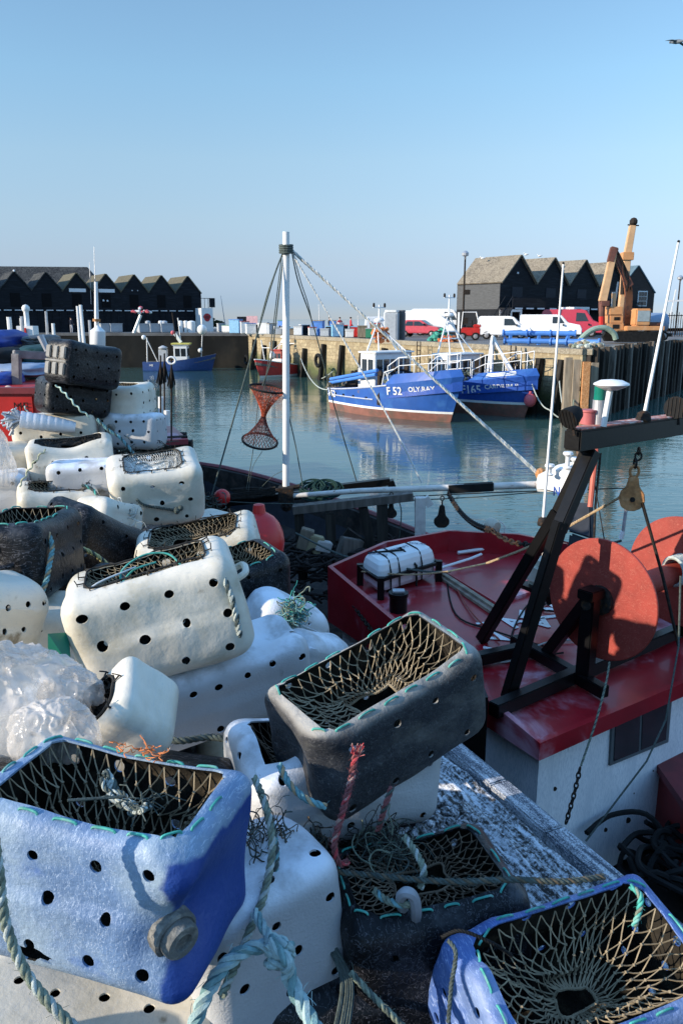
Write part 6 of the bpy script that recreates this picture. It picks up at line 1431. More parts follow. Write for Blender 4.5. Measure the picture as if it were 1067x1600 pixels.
# liferaft in rack
p0, p1, p2 = atz(593,904,-1.0), atz(682,878,-1.0), atz(564,885,-1.0); Lv, Wv = (p1-p0), (p2-p0); lr = empty('liferaft', (p0+p1+p2)/3+Vector((0,0,-.2)), 0, 'white liferaft canister strapped in a black rack on the red roof', 'liferaft')
def LR(u, v, z): return p0+Lv*u+Wv*v+Vector((0,0,z))
for z0, z1, mt in ((-.16,-.005,mat('pinkish_white_shell', (.62,.55,.57), .5, var=.08)),(.0,.17,M_wpaint)):
    mb = MB(); n1 = 5
    secs = []
    rows = [(z0,.05),(z0+.04,.01),(z1-.005,.0)] if z0 < -.1 else [(z0,.0),(z0+.06,.01),(z1-.05,.05),(z1-.01,.12),(z1,.22)]
    for z, k in rows:
        pl = rrect(.5-k*.5, .5-k, .14-k*.2 if k < .2 else .1, 4); secs.append([LR(.5+x, .5+y, z) for x, y in pl])
    for i in range(len(secs)-1): mb.loft(secs[i], secs[i+1])
    mb.add(secs[0], [tuple(range(len(secs[0])))[::-1]]); mb.add(secs[-1], [tuple(range(len(secs[-1])))]); mb.build('canister_half', mt, lr, world=True, smooth_=True, angle=55)
mb = MB()
for u in (.18,.33,.72): mb.tube([LR(u,-.03,-.15), LR(u,-.03,.04), LR(u,.10,.15), LR(u,.25,.175), LR(u,.75,.175), LR(u,.93,.14), LR(u,1.03,.03), LR(u,1.03,-.15)], .009, 5)
mb.tube([LR(.05,.8,.17), LR(.5,.3,.19), LR(.62,-.03,.03), LR(.62,-.05,-.2)], .013, 5); mb.tube([LR(.45,1.0,.1), LR(.52,.5,.185), LR(.6,-.02,.04)], .011, 5); mb.build('lashing', M_rubber, lr, world=True)
mb = MB()
for a, b in (((0,-.05),(1,-.05)),((-.02,-.05),(-.02,1.05)),((1.02,-.05),(1.02,1.05)),((0,1.05),(1,1.05))): mb.beam(LR(*a,-.01), LR(*b,-.01), .035, .035)
for a in ((0,-.06),(1.02,-.06),(0,1.05),(1.02,1.05)): mb.beam(LR(*a,0.02), LR(*a,-.23), .07, .07)
mb.build('rack', M_blk, lr, world=True)
for t_, u_, s_ in (('VIKING',.14,.07),('SOLAS',.84,.07),('LIFERAFT',.5,.08)):
    V, Fc = text_mesh(t_, s_, 0, .001); mb = MB(); Lu, Wu = Lv.normalized(), Wv.normalized(); c = LR(u_,.55,.177); dn = -Wu if True else Lu
    a_ = R(-38); uu = (Lu*math.cos(a_)-Wu*math.sin(a_)*-1*-1); uu = (-Wu*math.cos(a_)-Lu*math.sin(a_)).normalized() if u_ != .5 else Lu; vv = Vector((-uu.y, uu.x, 0)); mb.add([c+uu*p.x+vv*p.y for p in V], Fc); mb.build('marking', mat('dark_blue_print', (.03,.05,.12), .7), lr, world=True)
# horn speaker + black vent
q = rz_(607,925); e = empty('loudhailer', q, 0, 'grey horn loudspeaker beside the liferaft rack', 'horn')
mb = MB(); mb.lathe([(.03,-.1),(.035,-.02),(.06,.04),(.10,.09),(.105,.10),(.0,.06)], (0,0,.1), (-.8,-.3,.25)); mb.build('horn', M_alu, e, smooth_=True); mb = MB(); mb.tube([(0,0,0),(0,0,.1)], .02, 6); mb.build('foot', M_iron, e)
q = rz_(622,955); e = empty('roof_vent', q, 0, 'black cylinder vent with grey cap near the roof edge', 'vent'); MB().lathe([(.09,0),(.09,.16),(.1,.165),(.1,.2),(.0,.2)], (0,0,0)).build('vent_body', M_blk, e, smooth_=True); MB().box((0,0,.215),(.12,.09,.02)).build('cap', M_alu, e)
# searchlight
q = rz_(768,862); e = empty('searchlight', q, 0, 'cream searchlight on a post at the front of the red roof', 'searchlight')
mb = MB(); mb.lathe([(.08,0),(.085,.02),(.04,.04),(.03,.2)], (0,0,0)); mb.tube([(-.07,0,.2),(-.08,0,.33)], .012, 6); mb.tube([(.07,0,.2),(.08,0,.33)], .012, 6); mb.tube([(-.07,0,.2),(.07,0,.2)], .014, 6); mb.build('post', M_cream, e) if 'M_cream' in globals() else mb.build('post', mat('cream_paint', (.55,.50,.38), .5, var=.15, stain=((.3,.18,.08), 14, .62)), e)
mb = MB(); mb.lathe([(.0,-.09),(.06,-.08),(.09,-.03),(.095,.05),(.09,.07),(.0,.06)], (0,0,.34), (-.5,.8,.0)); mb.build('lamp_head', mat('cream_paint'), e, smooth_=True)
mb = MB(); mb.tube(smooth([(.02,.03,.0),(.12,.02,.15),(.15,.0,.32),(.08,.0,.4)], 4), .006, 5); mb.tube([(-.45,-.15,.03),(-.02,-.04,.06)], .022, 6); mb.build('cable', M_wpaint, e)
q = rz_(700,893); tag(MB().tube([rz_(684,889,.1), rz_(735,873,.12), rz_(752,866,.14)], .016, 6).build('roof_pipe', M_wpaint, smooth_=True), 'white pipe from the liferaft to the searchlight', 'pipe')
# cables lying on the roof
rd_ = random.Random(5)
for i, (P, c) in enumerate((([(697,900),(712,960),(770,985),(850,1010)], M_rubber),([(880,930),(830,940),(800,990),(810,1025),(880,1020)], M_rubber),([(900,925),(850,945),(860,955),(930,950)], M_rubber),([(755,1035),(800,1032),(850,1005),(900,1000)], M_rope_w),([(705,905),(735,955),(780,1000)], M_redoxide))):
    tag(MB().tube(smooth([rz_(x,y,.012+.003*i) for x,y in P], 6), .009, 5).build('roof_cable', c), ['black cable along the hatch on the red roof','black cable looping over the roof letters','second black cable by the net reel','pale cord along the gantry foot','dark red cord beside the battens'][i], 'cable')
mb = MB(); mb.rope([aty(527,880,8.5), aty(545,905,8.3), aty(575,900,8.2)], .010)
chain([aty(537,900,8.25), aty(550,940,7.8), aty(580,985,7.2), aty(600,1010,6.9)], .05, .009, 'roof_chain', 'black chain draped over the left edge of the red roof')
# wooden gallows and gear forward
YG = 10.9
gal = empty('timber_gallows', aty(560,860,YG), 0, 'weathered timber gallows frame standing forward of the red roof', 'gallows')
mb = MB(); mb.beam(aty(458,796,YG), aty(645,775,YG), .18, .11); mb.build('cross_beam', M_wood, gal, world=True)
for (x0,y0,x1,y1,w_) in ((467,800,474,905,.13),(516,803,519,900,.14),(567,792,583,870,.13),(597,787,598,880,.15)): MB().beam(aty(x0,y0,YG), aty(x1,y1,YG), w_, w_).build('post', M_wood_d, gal, world=True)
MB().beam(aty(540,830,YG), aty(590,866,YG), .1, .12).build('brace', M_wood_d, gal, world=True)
mb = MB(); mb.beam(aty(656,777,YG), aty(656,850,YG), .14, .14); mb.beam(aty(664,777,YG), aty(672,790,YG), .1,.1); mb.build('pale_post', M_wrusty, gal, world=True)
mb = MB(); mb.beam(aty(495,766,12.8), aty(609,752,12.8), .14,.11); mb.beam(aty(609,751,12.8), aty(614,764,12.8), .16,.12); mb.beam(aty(330,787,12.4), aty(500,770,12.4), .12,.12); tag(mb.build('angle_beam', M_blk), 'black angled steel beam behind the white boom', 'beam')
# fish hold clutter below the gallows
rd_ = random.Random(8)
junk = [(mat('rope_pile_dark', (.035,.03,.028), .9), 120),(M_wood, 25),(M_rope_w, 6)]
mb = MB()
for k in range(150):
    c = aty(rd_.uniform(440,620), rd_.uniform(830,930), rd_.uniform(10.2,11.6)); c.z = max(-2.9, min(-1.5, c.z-.1)); mb.slot(k % 3 if k % 9 == 0 else 0); r0 = rd_.uniform(.05,.16)
    mb.tube(smooth([c+Vector((math.cos(a)*r0*1.5, math.sin(a)*r0, rd_.uniform(-.06,.06))) for a in [i*.9+k for i in range(6)]], 3), .018, 5)
tag(mb.build('gear_tangle', [junk[0][0], M_rope_d, M_wood]), 'dark tangle of ropes and gear on deck below the gallows', 'fishing gear', kind='stuff')
for i, (px, py_, w_, h_, mt, lb) in enumerate(((477,842,.18,.3,M_wood_p,'short pale board in the dark gear by the gallows'),(492,850,.2,.25,mat('yellowed_plastic',(.4,.34,.2),.6),'yellowed plastic tub in the dark gear'),(505,853,.22,.15,M_wrusty,'crumpled white rag in the dark gear'),(545,860,.35,.35,M_wood,'old fish box behind the gallows posts'))):
    mb = MB(); mb.box(aty(px,py_,10.6), (w_,.12,h_), (.1,.3,.2*i)); tag(mb.build('deck_oddment', mt, bevel=.01), lb, 'box')
# pulleys hanging
def small_block(px, py_, Y, top_py, label, s_=1.):
    c = aty(px, py_, Y); e = empty('hanging_block', c, 0, label, 'pulley block')
    mb = MB(); mb.prism([(x*s_,y*s_) for x, y in ((-.03,.16),(.03,.16),(.05,.02),(.10,-.03),(.10,-.09),(.05,-.14),(-.05,-.14),(-.10,-.09),(-.10,-.03),(-.05,.02))], .07, Mx, -.035); mb.build('block_body', M_iron, e, bevel=.01)
    t_ = aty(px, top_py, Y); mb = MB(); n_ = max(2, int((t_.z-c.z-.16*s_)/.07))
    for k in range(n_): shackle(mb, Vector((0,0,.19*s_+.07*k)), .026, X1 if k % 2 else Y1, Z1)
    mb.build('shackle', M_iron, e); return e
small_block(690, 808, 11.2, 768, 'black pulley block hanging from the white boom', 1.1); small_block(611, 797, 10.9, 782, 'small round black block under the timber beam', .8)
chain(sag(aty(700,770,11.2), aty(768,828,7.9), .12), .075, .014, 'boom_chain', 'dark chain sagging from the white boom to the searchlight'); chain(sag(aty(768,828,7.9), aty(832,850,7.2), .05), .06, .011, 'boom_chain', 'dark chain from the searchlight towards the gantry legs')
# white boom
bm_ = empty('white_boom', aty(455,774,11.4), 0, 'long rusty-white boom lying level from the mast to the right', 'boom')
mb = MB(); mb.tube([aty(455,775,11.4), aty(560,767,11.4), aty(850,757,11.4)], [.036,.04,.056], 14); mb.build('spar', M_wrusty, bm_, world=True, smooth_=True)
mb = MB(); mb.ball(aty(855,752,11.4), .12, 10); mb.lathe([(.09,-.1),(.09,.1),(.05,.12),(.05,.2)], aty(868,757,11.4), (1,0,0), 12); mb.ball(aty(845,740,11.4), .09, 8)
for k in range(5): shackle(mb, aty(846+5*k, 752+4*(k%2), 11.35), .05, X1, Z1)
mb.build('end_fitting', M_rust, bm_, world=True)
mb = MB(); mb.beam(aty(700,764,11.4), aty(770,760,11.4), .12,.12); mb.build('rubber_sleeve', M_rubber, bm_, world=True)
# mast
ms = empty('mast', aty(447,785,11.5), 0, 'tall white mast with stays, its head wrapped in rope', 'mast')
mt_, mb_ = aty(447,362,11.5), aty(447,790,11.5)
MB().tube([mb_, mt_], [.052,.047], 16).build('pole', M_wpaint, ms, world=True, smooth_=True)
mb = MB(); hp = aty(447,388,11.5)
for k in range(4): mb.tube([hp+Vector((math.cos(a)*.085, math.sin(a)*.085, .03*k-.05+.01*math.sin(a))) for a in [2*math.pi*i/14 for i in range(14)]], .018, 6, closed=True)
mb.build('head_lashing', M_rope_d, ms, world=True)
mb = MB(); q = aty(447,772,11.45); mb.box(q, (.22,.2,.22)); mb.ball(q+Vector((0,0,-.18)), .09, 8); mb.tube([q+Vector((-.15,0,.05)), q+Vector((.2,0,.12))], .035, 6); mb.build('gooseneck', M_iron, ms, world=True)
def stay(P, Y, r_, mt, label, kind='rope'):
    Ys = Y if isinstance(Y, (list, tuple)) else [Y]*len(P); pts = [aty(x,y,yy) for (x,y),yy in zip(P, Ys)]
    return tag(MB().tube(smooth(pts, 4), r_*.7, 5).build('stay', mt), label, kind)
S_ = [11.5]
stay([(443,393),(428,432),(409,497),(391,561),(360,672),(329,780)], [11.5,11.4,11.3,11.1,11,10.8], .017, M_rope_d, 'dark stay slanting down left from the masthead to the bow')
stay([(441,398),(421,450),(407,500)], 11.5, .013, M_rope_d, 'second dark line just inside the left stay')
stay([(443,400),(438,440),(431,500),(424,560),(410,603)], [11.5,11.5,11.5,11.5,11.55], .014, M_rope_d, 'dark line carrying the hooped net')
stay([(440,400),(434,450),(428,500),(420,560),(412,612)], 11.55, .010, M_rope_d, 'thin doubled line next to the net line')
stay([(457,398),(466,440),(487,500),(505,565),(522,633),(557,752)], [11.5,11.6,11.8,12,12.2,12.6], .014, M_rope_d, 'dark stay slanting down right from the masthead')
stay([(459,398),(470,440),(480,470),(487,500)], [11.5,11.6,11.7,11.8], .010, M_rope_d, 'thin dark line beside the right stay')
stay([(449,640),(462,697),(474,765)], [11.5,11.5,11.5], .012, M_rope_d, 'dark line from mid-mast down to the beam')
stay([(404,620),(396,700),(385,765)], 11.6, .008, M_rope_d, 'thin line dropping from the hooped net to the rail')
stay([(410,705),(395,730),(388,768)], 11.6, .006, M_rope_d, 'thin forked line under the hooped net'); stay([(405,765),(425,745),(443,735)], 11.5, .006, M_rope_d, 'slack cord from the rail up to the mast')
mb = MB(); mb.rope([aty(455,393,11.5), aty(600,640,11.5), aty(660,757,11.4)], .013, pitch=.16, n=4); tag(mb.build('topping_rope', [M_rope_wl, M_rope_wl]), 'white rope from masthead to the middle of the boom', 'rope')
for k, (x1, y1, Y1_) in enumerate(((846,747,11.4),(838,736,11.4))):
    mb = MB(); mb.rope([aty(456,390+k*2,11.5+.1*k), aty(x1,y1,Y1_)], .017, pitch=.2, n=4); tag(mb.build('topping_rope', [M_rope_wl, M_rope_w]), ['thick pale rope from masthead to boom end, lower of the pair','thick pale rope from masthead to boom end, upper of the pair'][k], 'rope')
for i, (P, mt) in enumerate((([(345,783),(460,787),(700,779),(850,768)], M_rope_d),([(560,780),(760,770),(1000,762)], M_iron),([(620,775),(627,800),(623,845)], M_rope_d),([(590,805),(600,792),(620,785)], M_rope_d))):
    stay(P, 11.2, .012, mt, ['dark line slung beneath the white boom','taut dark wire reaching right behind the roof','cord hanging from the boom before the timber posts','short cord under the timber beam'][i])
tag(MB().rope([aty(462,833,9.8), aty(530,866,9.2), aty(590,880,8.6), aty(665,893,8.0), aty(705,893,7.8)], .013).build('black_rope', M_rope_d), 'dark rope running from the gallows over the liferaft', 'rope')
# bundled black net on the rail left of the mast
mb = MB()
for k in range(26): a = aty(365+rd_.uniform(-5,5), 772+rd_.uniform(-8,8), 11.8); b = aty(425+rd_.uniform(-6,6), 768+rd_.uniform(-7,7), 11.8); mb.tube([a,(a+b)/2+Vector((0,0,rd_.uniform(-.03,.03))),b], .02, 5)
tag(mb.build('rolled_net', M_net_black), 'rolled black net lying on the beam left of the mast', 'net')
mb = MB()
for k in range(24): c = aty(505+rd_.uniform(-20,20), 766+rd_.uniform(-8,7), 11.9); mb.tube(smooth([c+Vector((math.cos(a)*.18, .1*math.sin(a), math.sin(a)*.08)) for a in [i*.9 for i in range(8)]], 3), .012, 5)
tag(mb.build('rolled_net', mat('dark_green_net', (.02,.05,.045), .9)), 'dark green net bunched on the beam right of the mast', 'net')
# hooped net hanging
YN = 11.6; hn = empty('hooped_net', aty(415,607,YN), 0, 'hourglass net of two black hoops hanging left of the mast', 'hoop net')
hA, hB, hw_ = aty(418,607,YN), aty(406,689,YN), aty(412,650,YN)
def hoop(c, rx, ry, tilt):
    return [c+Vector((math.cos(a)*rx, math.sin(a)*ry, math.cos(a)*rx*tilt[0]+math.sin(a)*ry*tilt[1])) for a in [2*math.pi*k/32 for k in range(32)]]
A_ = hoop(hA, .26, .24, (-.16,.12)); B_ = hoop(hB, .255, .24, (-.16,.32))
MB().tube(A_, .017, 6, closed=True).build('hoop', M_rubber, hn, world=True, smooth_=True); MB().tube(B_, .017, 6, closed=True).build('hoop', M_rubber, hn, world=True, smooth_=True)
def netpt(u, v):
    i = u*32; a = A_[int(i) % 32]; b = B_[int(i) % 32]; f = abs(v-.5)*2; sc = .13+.87*f**1.5; base = a.lerp(b, v); ctr = hA.lerp(hB, v); hwv = hw_-hA.lerp(hB,.5)
    return ctr+hwv*(1-f)+(base-ctr)*sc
for v0, v1, mt, nm in ((0.,.5,mat('orange_red_net', (.45,.09,.04), .85, var=.4, vscale=20),'upper_netting'),(.5,1.,mat('brown_red_net', (.12,.03,.025), .85, var=.4, vscale=20),'lower_netting')):
    mb = MB(); N_, M_ = 32, 12
    for j in range(M_):
        for i in range(N_):
            for t_ in (-1, 0) if j % 2 == 0 else (0, 1):
                mb.tube([netpt((i+.5*(j%2))/N_, v0+(v1-v0)*j/M_), netpt(((i+t_)+.5*((j+1)%2))/N_ % 1, v0+(v1-v0)*(j+1)/M_)], .0035, 3, caps=False)
    if v0 == 0.:
        for k in range(40): a, b = rd_.random(), rd_.random(); mb.tube([netpt(a, rd_.uniform(.1,.45)), netpt(b, rd_.uniform(.1,.45))], .004, 3, caps=False)
    mb.build(nm, mt, hn, world=True)
mb = MB()   # bottom hoop's own net
for k in range(-4,5):
    t_ = k/5; w_ = math.sqrt(1-t_*t_)
    for sg in (-1, 1):
        a = hB+Vector((t_*.25, -w_*.23, 0)); mb.tube([hB+Vector((t_*.25-sg*.07, -w_*.23, -t_*.04-w_*.075)), hB+Vector((t_*.25+sg*.07, w_*.23, -t_*.04+w_*.075))], .004, 3, caps=False)
mb.build('mouth_netting', M_net_black, hn, world=True)
# white tender with outboard beyond the roof
td = empty('tender', aty(890,760,10.2), 0, 'white tender with blue NO letters moored beyond the gantry', 'dinghy')
mb = MB(); c = [aty(840,757,10.4), aty(905,768,9.9), aty(950,790,9.9)]
secs = []
for (px, yt, yb, Y, w_) in ((838,752,763,11.0,.02),(855,738,765,10.8,.18),(876,733,770,10.6,.28),(890,742,774,10.5,.18),(896,750,776,10.45,.08)):
    a, b = aty(px,yt,Y), aty(px,yb,Y); secs.append([a+Vector((0,0,0)), b, b+Vector((w_*.9,w_*.5,-.05)), b+Vector((w_*1.6,w_*1.0,0)), a+Vector((w_*1.8,w_*1.1,0)), a+Vector((w_*.9,w_*.5,.09))])
for i in range(len(secs)-1): mb.loft(secs[i], secs[i+1])
mb.add(secs[0], [tuple(range(6))]); mb.add(secs[-1], [tuple(range(6))[::-1]]); mb.build('tender_hull', M_wpaint, td, world=True)
V, Fc = text_mesh('NO', .17, 0, .006); u = (aty(893,772,10.3)-aty(862,769,10.62)).normalized(); c = aty(874,768,10.42)
mb = MB(); mb.add([c+u*p.x+Vector((0,-.04,p.y)) for p in V], Fc); mb.build('lettering', mat('blue_letter', (.02,.07,.3), .5), td, world=True)
mb = MB()
for (px, py_, h_) in ((858,733,.13),(886,722,.2),(897,728,.18)): q = aty(px,py_+8,10.6); mb.lathe([(.05,0),(.06,.02),(.03,.04),(.03,h_-.04),(.07,h_),(.06,h_+.03),(0,h_+.03)], q-Vector((0,0,.02)), n=10)
mb.build('bollards', M_wpaint, td, world=True, smooth_=True)
cv = [aty(x,y,Y) for x,y,Y in ((905,787,9.4),(921,785,9.2),(924,838,8.9),(888,835,9.1),(893,825,9.2))]
mb = MB(); mb.add([aty(903,785,9.5),aty(922,786,9.3),aty(924,842,9.1),(aty(886,830,9.2)),aty(903,785,10.3),aty(926,786,10.1),aty(930,842,9.9),aty(890,830,10.0)], [(0,3,2,1),(4,5,6,7),(0,1,5,4),(1,2,6,5),(2,3,7,6),(3,0,4,7)]); tag(mb.build('engine_cover', mat('dark_grey_canvas', (.035,.04,.05), .8), bevel=.02), 'dark grey canvas engine cover behind the gantry legs', 'cover')
mb = MB(); mb.add([aty(890,832,8.9),aty(924,845,8.8),aty(918,865,8.6),aty(884,880,8.7),aty(890,832,9.6),aty(926,845,9.6),aty(922,865,9.4),aty(888,880,9.4)], [(0,3,2,1),(4,5,6,7),(0,1,5,4),(1,2,6,5),(2,3,7,6),(3,0,4,7)]); tag(mb.build('engine_cowl', M_blk, bevel=.03), 'black engine cowl beneath the grey canvas cover', 'outboard motor')
ob = empty('outboard_motor', aty(858,900,7.3), 0, 'cream outboard motor with black mar lettering behind the gantry legs', 'outboard motor')
mb = MB(); a = aty(858,893,7.3); mb.box(a, (.42,.34,.26), (0,0,R(30))); mb.build('cowl', mat('cream_cowl', (.5,.47,.38), .5, var=.15), ob, world=True, bevel=.06)
mb = MB(); mb.box(a+Vector((0,0,-.15)), (.46,.37,.04), (0,0,R(30))); mb.beam(a+Vector((.0,0,-.16)), a+Vector((.05,0,-.3)), .14,.14); mb.build('pan', M_blk, ob, world=True)
V, Fc = text_mesh('mar', .12, 0, .004); u = Vector((math.cos(R(30)), math.sin(R(30)), 0)); nv = Vector((u.y,-u.x,0)); mb = MB(); mb.add([a+nv*.175+u*p.x+Vector((0,0,p.y-.04)) for p in V], Fc); mb.build('lettering', M_rubber, ob, world=True)
mb = MB(); mb.tube([aty(931,700,8.2), aty(922,792,8.1)], .028, 8); tag(mb.build('red_pole', mat('salmon_pole', (.6,.14,.09), .6), smooth_=True), 'salmon red pole just right of the gantry leg', 'pole')
tag(MB().tube([aty(938,708,8.2), aty(930,790,8.1), aty(928,840,8.0)], .012, 6).build('cable', M_iron), 'dark cable beside the salmon pole', 'cable'); tag(MB().tube([aty(928,750,8.2), aty(945,850,7.8)], .006, 5).build('cable', M_iron), 'thin dark cord hanging right of the salmon pole', 'cable')
mb = MB(); mb.tube([aty(978,795,7.2), aty(973,832,7.2)], .016, 6); mb.slot(1).tube([aty(973,830,7.2), aty(970,842,7.2)], .022, 6); mb.slot(2).tube([aty(970,845,7.2), aty(950,850,7.1)], .012, 6); tag(mb.build('throttle_arm', [M_alu, M_wpaint, M_blk]), 'grey and white jointed arm above the left disc', 'lever')
# bow of the trawler, coiled gear and rails near the stern
mb = MB(); mb.beam(aty(340,785,13.2), aty(345,800,13.2), .3,.3); mb.ball(aty(352,783,12.9), .14, 10); tag(mb.build('bow_winch', M_iron), 'dark winch at the trawler bow', 'winch')
# ================================================================== ropes, wraps and small things on the heap
def rope_thing(P, r, mts, label, name='rope', pitch=None, strands=3, fray=.6):
    """P: list of (px, py, Y)"""
    mb = MB(); mb.rope([aty(*p) for p in P], r, pitch=pitch, strands=strands, n=6, fray=fray if P[0][2] < 2.5 else 0); return tag(mb.build(name, mts, smooth_=True, angle=60), label, 'rope')
rope_thing([(398,1215,1.60),(418,1270,1.52),(425,1330,1.46),(412,1400,1.40),(392,1450,1.34),(372,1500,1.28),(345,1560,1.2)], .0085, [M_rope_g, M_rope_w], 'dark cream rope hanging down the right side of the blue pot')
rope_thing([(410,1240,1.60),(428,1300,1.53),(432,1350,1.47),(415,1420,1.42),(385,1480,1.36)], .006, [M_rope_d, M_rope_b], 'thinner dark rope beside the cream one right of the blue pot')
M_rope_k = mat('rope_pale_teal', (.36,.50,.50), .85, var=.2, vscale=60, bump=.8, bscale=300)
# the knotted rope
M_rope_k2 = mat('rope_dull_teal', (.17,.31,.32), .85, var=.3, vscale=60, bump=.8, bscale=300)
M_rope_rd = mat('rope_dull_red', (.22,.07,.07), .9, var=.4, vscale=60, bump=.8, bscale=300)
mb = MB(); kn = aty(437,1490,1.27)
mb.rope([aty(398,1425,1.33), aty(415,1455,1.29), aty(432,1480,1.26)], .010)
mb.rope([aty(290,1640,1.16), aty(320,1560,1.20), aty(355,1505,1.24), aty(400,1480,1.265), aty(430,1484,1.27)], .014, fray=.5)
mb.rope([aty(445,1500,1.265), aty(455,1535,1.25), aty(475,1575,1.22), aty(500,1620,1.18)], .0155, fray=.5)
u, v, w_ = Vector((1,0,0)), Vector((0,.25,.97)), Vector((0,-.97,.25))
for k in range(3):
    mb.rope([kn+(u*math.cos(a+.5*k)*(.020)+w_*math.sin(a+.5*k)*.016)+v*(.019*(k-1)+.010*math.sin(a)) for a in [2*math.pi*i/9 for i in range(10)]], .0115, n=6)
mb.rope([kn+u*-.02+v*.03+w_*.016, kn+u*.018+v*.0+w_*.030, kn+u*.012+v*-.035+w_*.014], .0115)
tag(mb.build('knotted_rope', [M_rope_k, M_rope_k2], smooth_=True, angle=60), 'thick pale teal rope with a big knot before the white pot', 'rope')
rope_thing([(-12,1290,1.10),(-2,1360,1.08),(8,1440,1.06),(35,1510,1.04),(70,1560,1.02),(120,1610,1.0)], .0085, [M_rope_g, M_rope_w], 'dark mossy rope hanging across the lower left corner of the blue pot')
# red rope
mb = MB(); mb.rope([aty(556,1178,1.60), aty(547,1225,1.58), aty(532,1280,1.56), aty(522,1320,1.55), aty(530,1350,1.55), aty(545,1345,1.56)], .0078, fray=2.5)
rd_ = random.Random(2); a = aty(556,1178,1.60)
for i in range(30): q = a+Vector((rd_.uniform(-.012,.02), rd_.uniform(-.01,.01), rd_.uniform(0,.03))); mb.slot(1).tube([a+Vector((rd_.uniform(-.006,.006),0,-.01)), q], .0014, 3)
tag(mb.build('red_rope', [M_rope_rd, M_rope_r], smooth_=True, angle=60), 'red and white rope with frayed end hanging from the charcoal pot', 'rope')
rope_thing([(612,1230,1.62),(600,1265,1.60),(590,1300,1.62)], .007, [M_rope_rd, M_rope_d], 'short dark red rope on the white pot below the charcoal one')
rope_thing([(437,1195,1.62),(452,1225,1.58),(480,1250,1.55),(512,1262,1.54)], .008, [M_rope_b, M_rope_t], 'brown and green rope end under the corner of the charcoal pot')
rope_thing([(520,1362,1.55),(600,1370,1.50),(700,1378,1.45),(800,1375,1.42),(880,1378,1.42),(945,1370,1.45)], .0065, [M_rope_d, mat('rope_brown', (.11,.085,.055), .95, var=.4, vscale=60)], 'frayed brown rope stretched level across the dark pot to the frosted beam', fray=3)
rope_thing([(632,1308,1.6),(648,1330,1.55),(662,1360,1.5),(655,1392,1.47)], .008, [M_rope_g, M_rope_w], 'grey green rope hanging before the dark net mouth')
rope_thing([(585,1392,1.5),(600,1405,1.47),(625,1414,1.44),(650,1412,1.44)], .008, [M_rope_g, M_rope_b], 'grey green rope tied through the white hook')
mb = MB(); mb.tube(smooth([aty(640,1470,1.52), aty(632,1430,1.49), aty(626,1405,1.45), aty(634,1395,1.43), aty(646,1402,1.43), aty(650,1425,1.44), aty(648,1450,1.50)],5), .012, 8); tag(mb.build('white_hook', mat('grey_white_plastic', (.28,.29,.31), .5, var=.2), smooth_=True), 'dull white plastic hook standing out of the dark pot', 'hook')
for k in range(6):
    o_ = rd_.uniform(-8,8)
    mb = MB(); mb.tube(smooth([aty(500+o_,1440+5*k,1.5), aty(525+o_,1490,1.45), aty(545+o_*1.5,1540,1.4), aty(535+o_*2,1620,1.3)], 5), .0035, 5)
    tag(mb.build('cord', M_rope_d), 'thin grey-violet cord among those drooping right of the upright white pot', 'cord', 'thin grey-violet cords')
rope_thing([(548,1520,1.35),(580,1555,1.32),(625,1600,1.3),(650,1630,1.28)], .007, [M_rope_g, M_rope_d], 'dark mossy rope trailing over the shaded ground at the bottom')
rope_thing([(700,1470,1.22),(712,1490,1.2),(705,1540,1.18),(700,1600,1.15)], .004, [M_rope_d, M_rope_d], 'dark twine hanging beside the blue corner pot')
rope_thing([(985,1385,1.35),(1000,1400,1.33),(998,1425,1.32),(990,1450,1.31)], .006, [M_teal, M_rope_g], 'green knotted twine at the far corner of the blue corner pot')
rope_thing([(690,1465,1.25),(720,1455,1.24),(770,1475,1.24),(800,1495,1.26)], .0035, [M_rubber, M_rubber], 'black cable looped over the rim of the blue corner pot', name='cable')
# rope and net bundles in the gaps
def tangle(px, py_, Y, rx, rz2, n, mts, label, seed, r=.003, cat='net bundle'):
    rd2 = random.Random(seed); c = aty(px, py_, Y); mb = MB()
    for i in range(int(n*1.6)):
        p = c+Vector((rd2.gauss(0,rx*.5), rd2.gauss(0,rx*.4), rd2.gauss(0,rz2*.5))); pts = [p]
        dv = Vector((rd2.gauss(0,1), rd2.gauss(0,1), rd2.gauss(0,.6)))
        for k in range(7):
            dv = (dv+Vector((rd2.gauss(0,.7), rd2.gauss(0,.7), rd2.gauss(0,.6)))-(p-c)*(1.2/max(rx,rz2))).normalized(); p = p+dv*min(rx,.12)*.30; pts.append(p)
        mb.slot(i % len(mts)).tube(smooth(pts, 3), r*rd2.uniform(.25,.65), 4)
    return tag(mb.build('net_bundle', mts), label, cat, kind=None)
tangle(457,958,2.80,.06,.09,70,[M_rope_b,M_rope_g,M_teal], 'blue green rope tangle spilling between the black pot and frosted pot', 3, .004)
tangle(415,1345,1.55,.06,.14,120,[M_net_brown,M_rope_d,M_net_black], 'brown black netting stuffed beside the blue pot', 4)
tangle(478,1325,1.72,.08,.07,80,[M_rope_d,M_net_black,M_net_brown], 'dark netting tangle below the white pot under the charcoal one', 5)
tangle(600,1325,1.72,.11,.04,60,[M_rope_d,M_rope_g,M_net_black], 'mossy dark netting draped behind the black shaded pot', 6)
rope_thing([(248,1150,2.05),(280,1158,2.02),(330,1152,2.05),(372,1160,2.0)], .010, [M_rope_d, M_rope_d], 'dark rope lying along the foot of the shaded white pot')
tangle(130,820,3.6,.08,.06,60,[M_teal,M_rope_t,M_rope_b], 'frayed teal and tan twine on the dusty black pot', 8)
tangle(190,805,4.3,.10,.07,50,[M_rope_wl,M_rope_w], 'cream twine hanging between two white pots', 9)
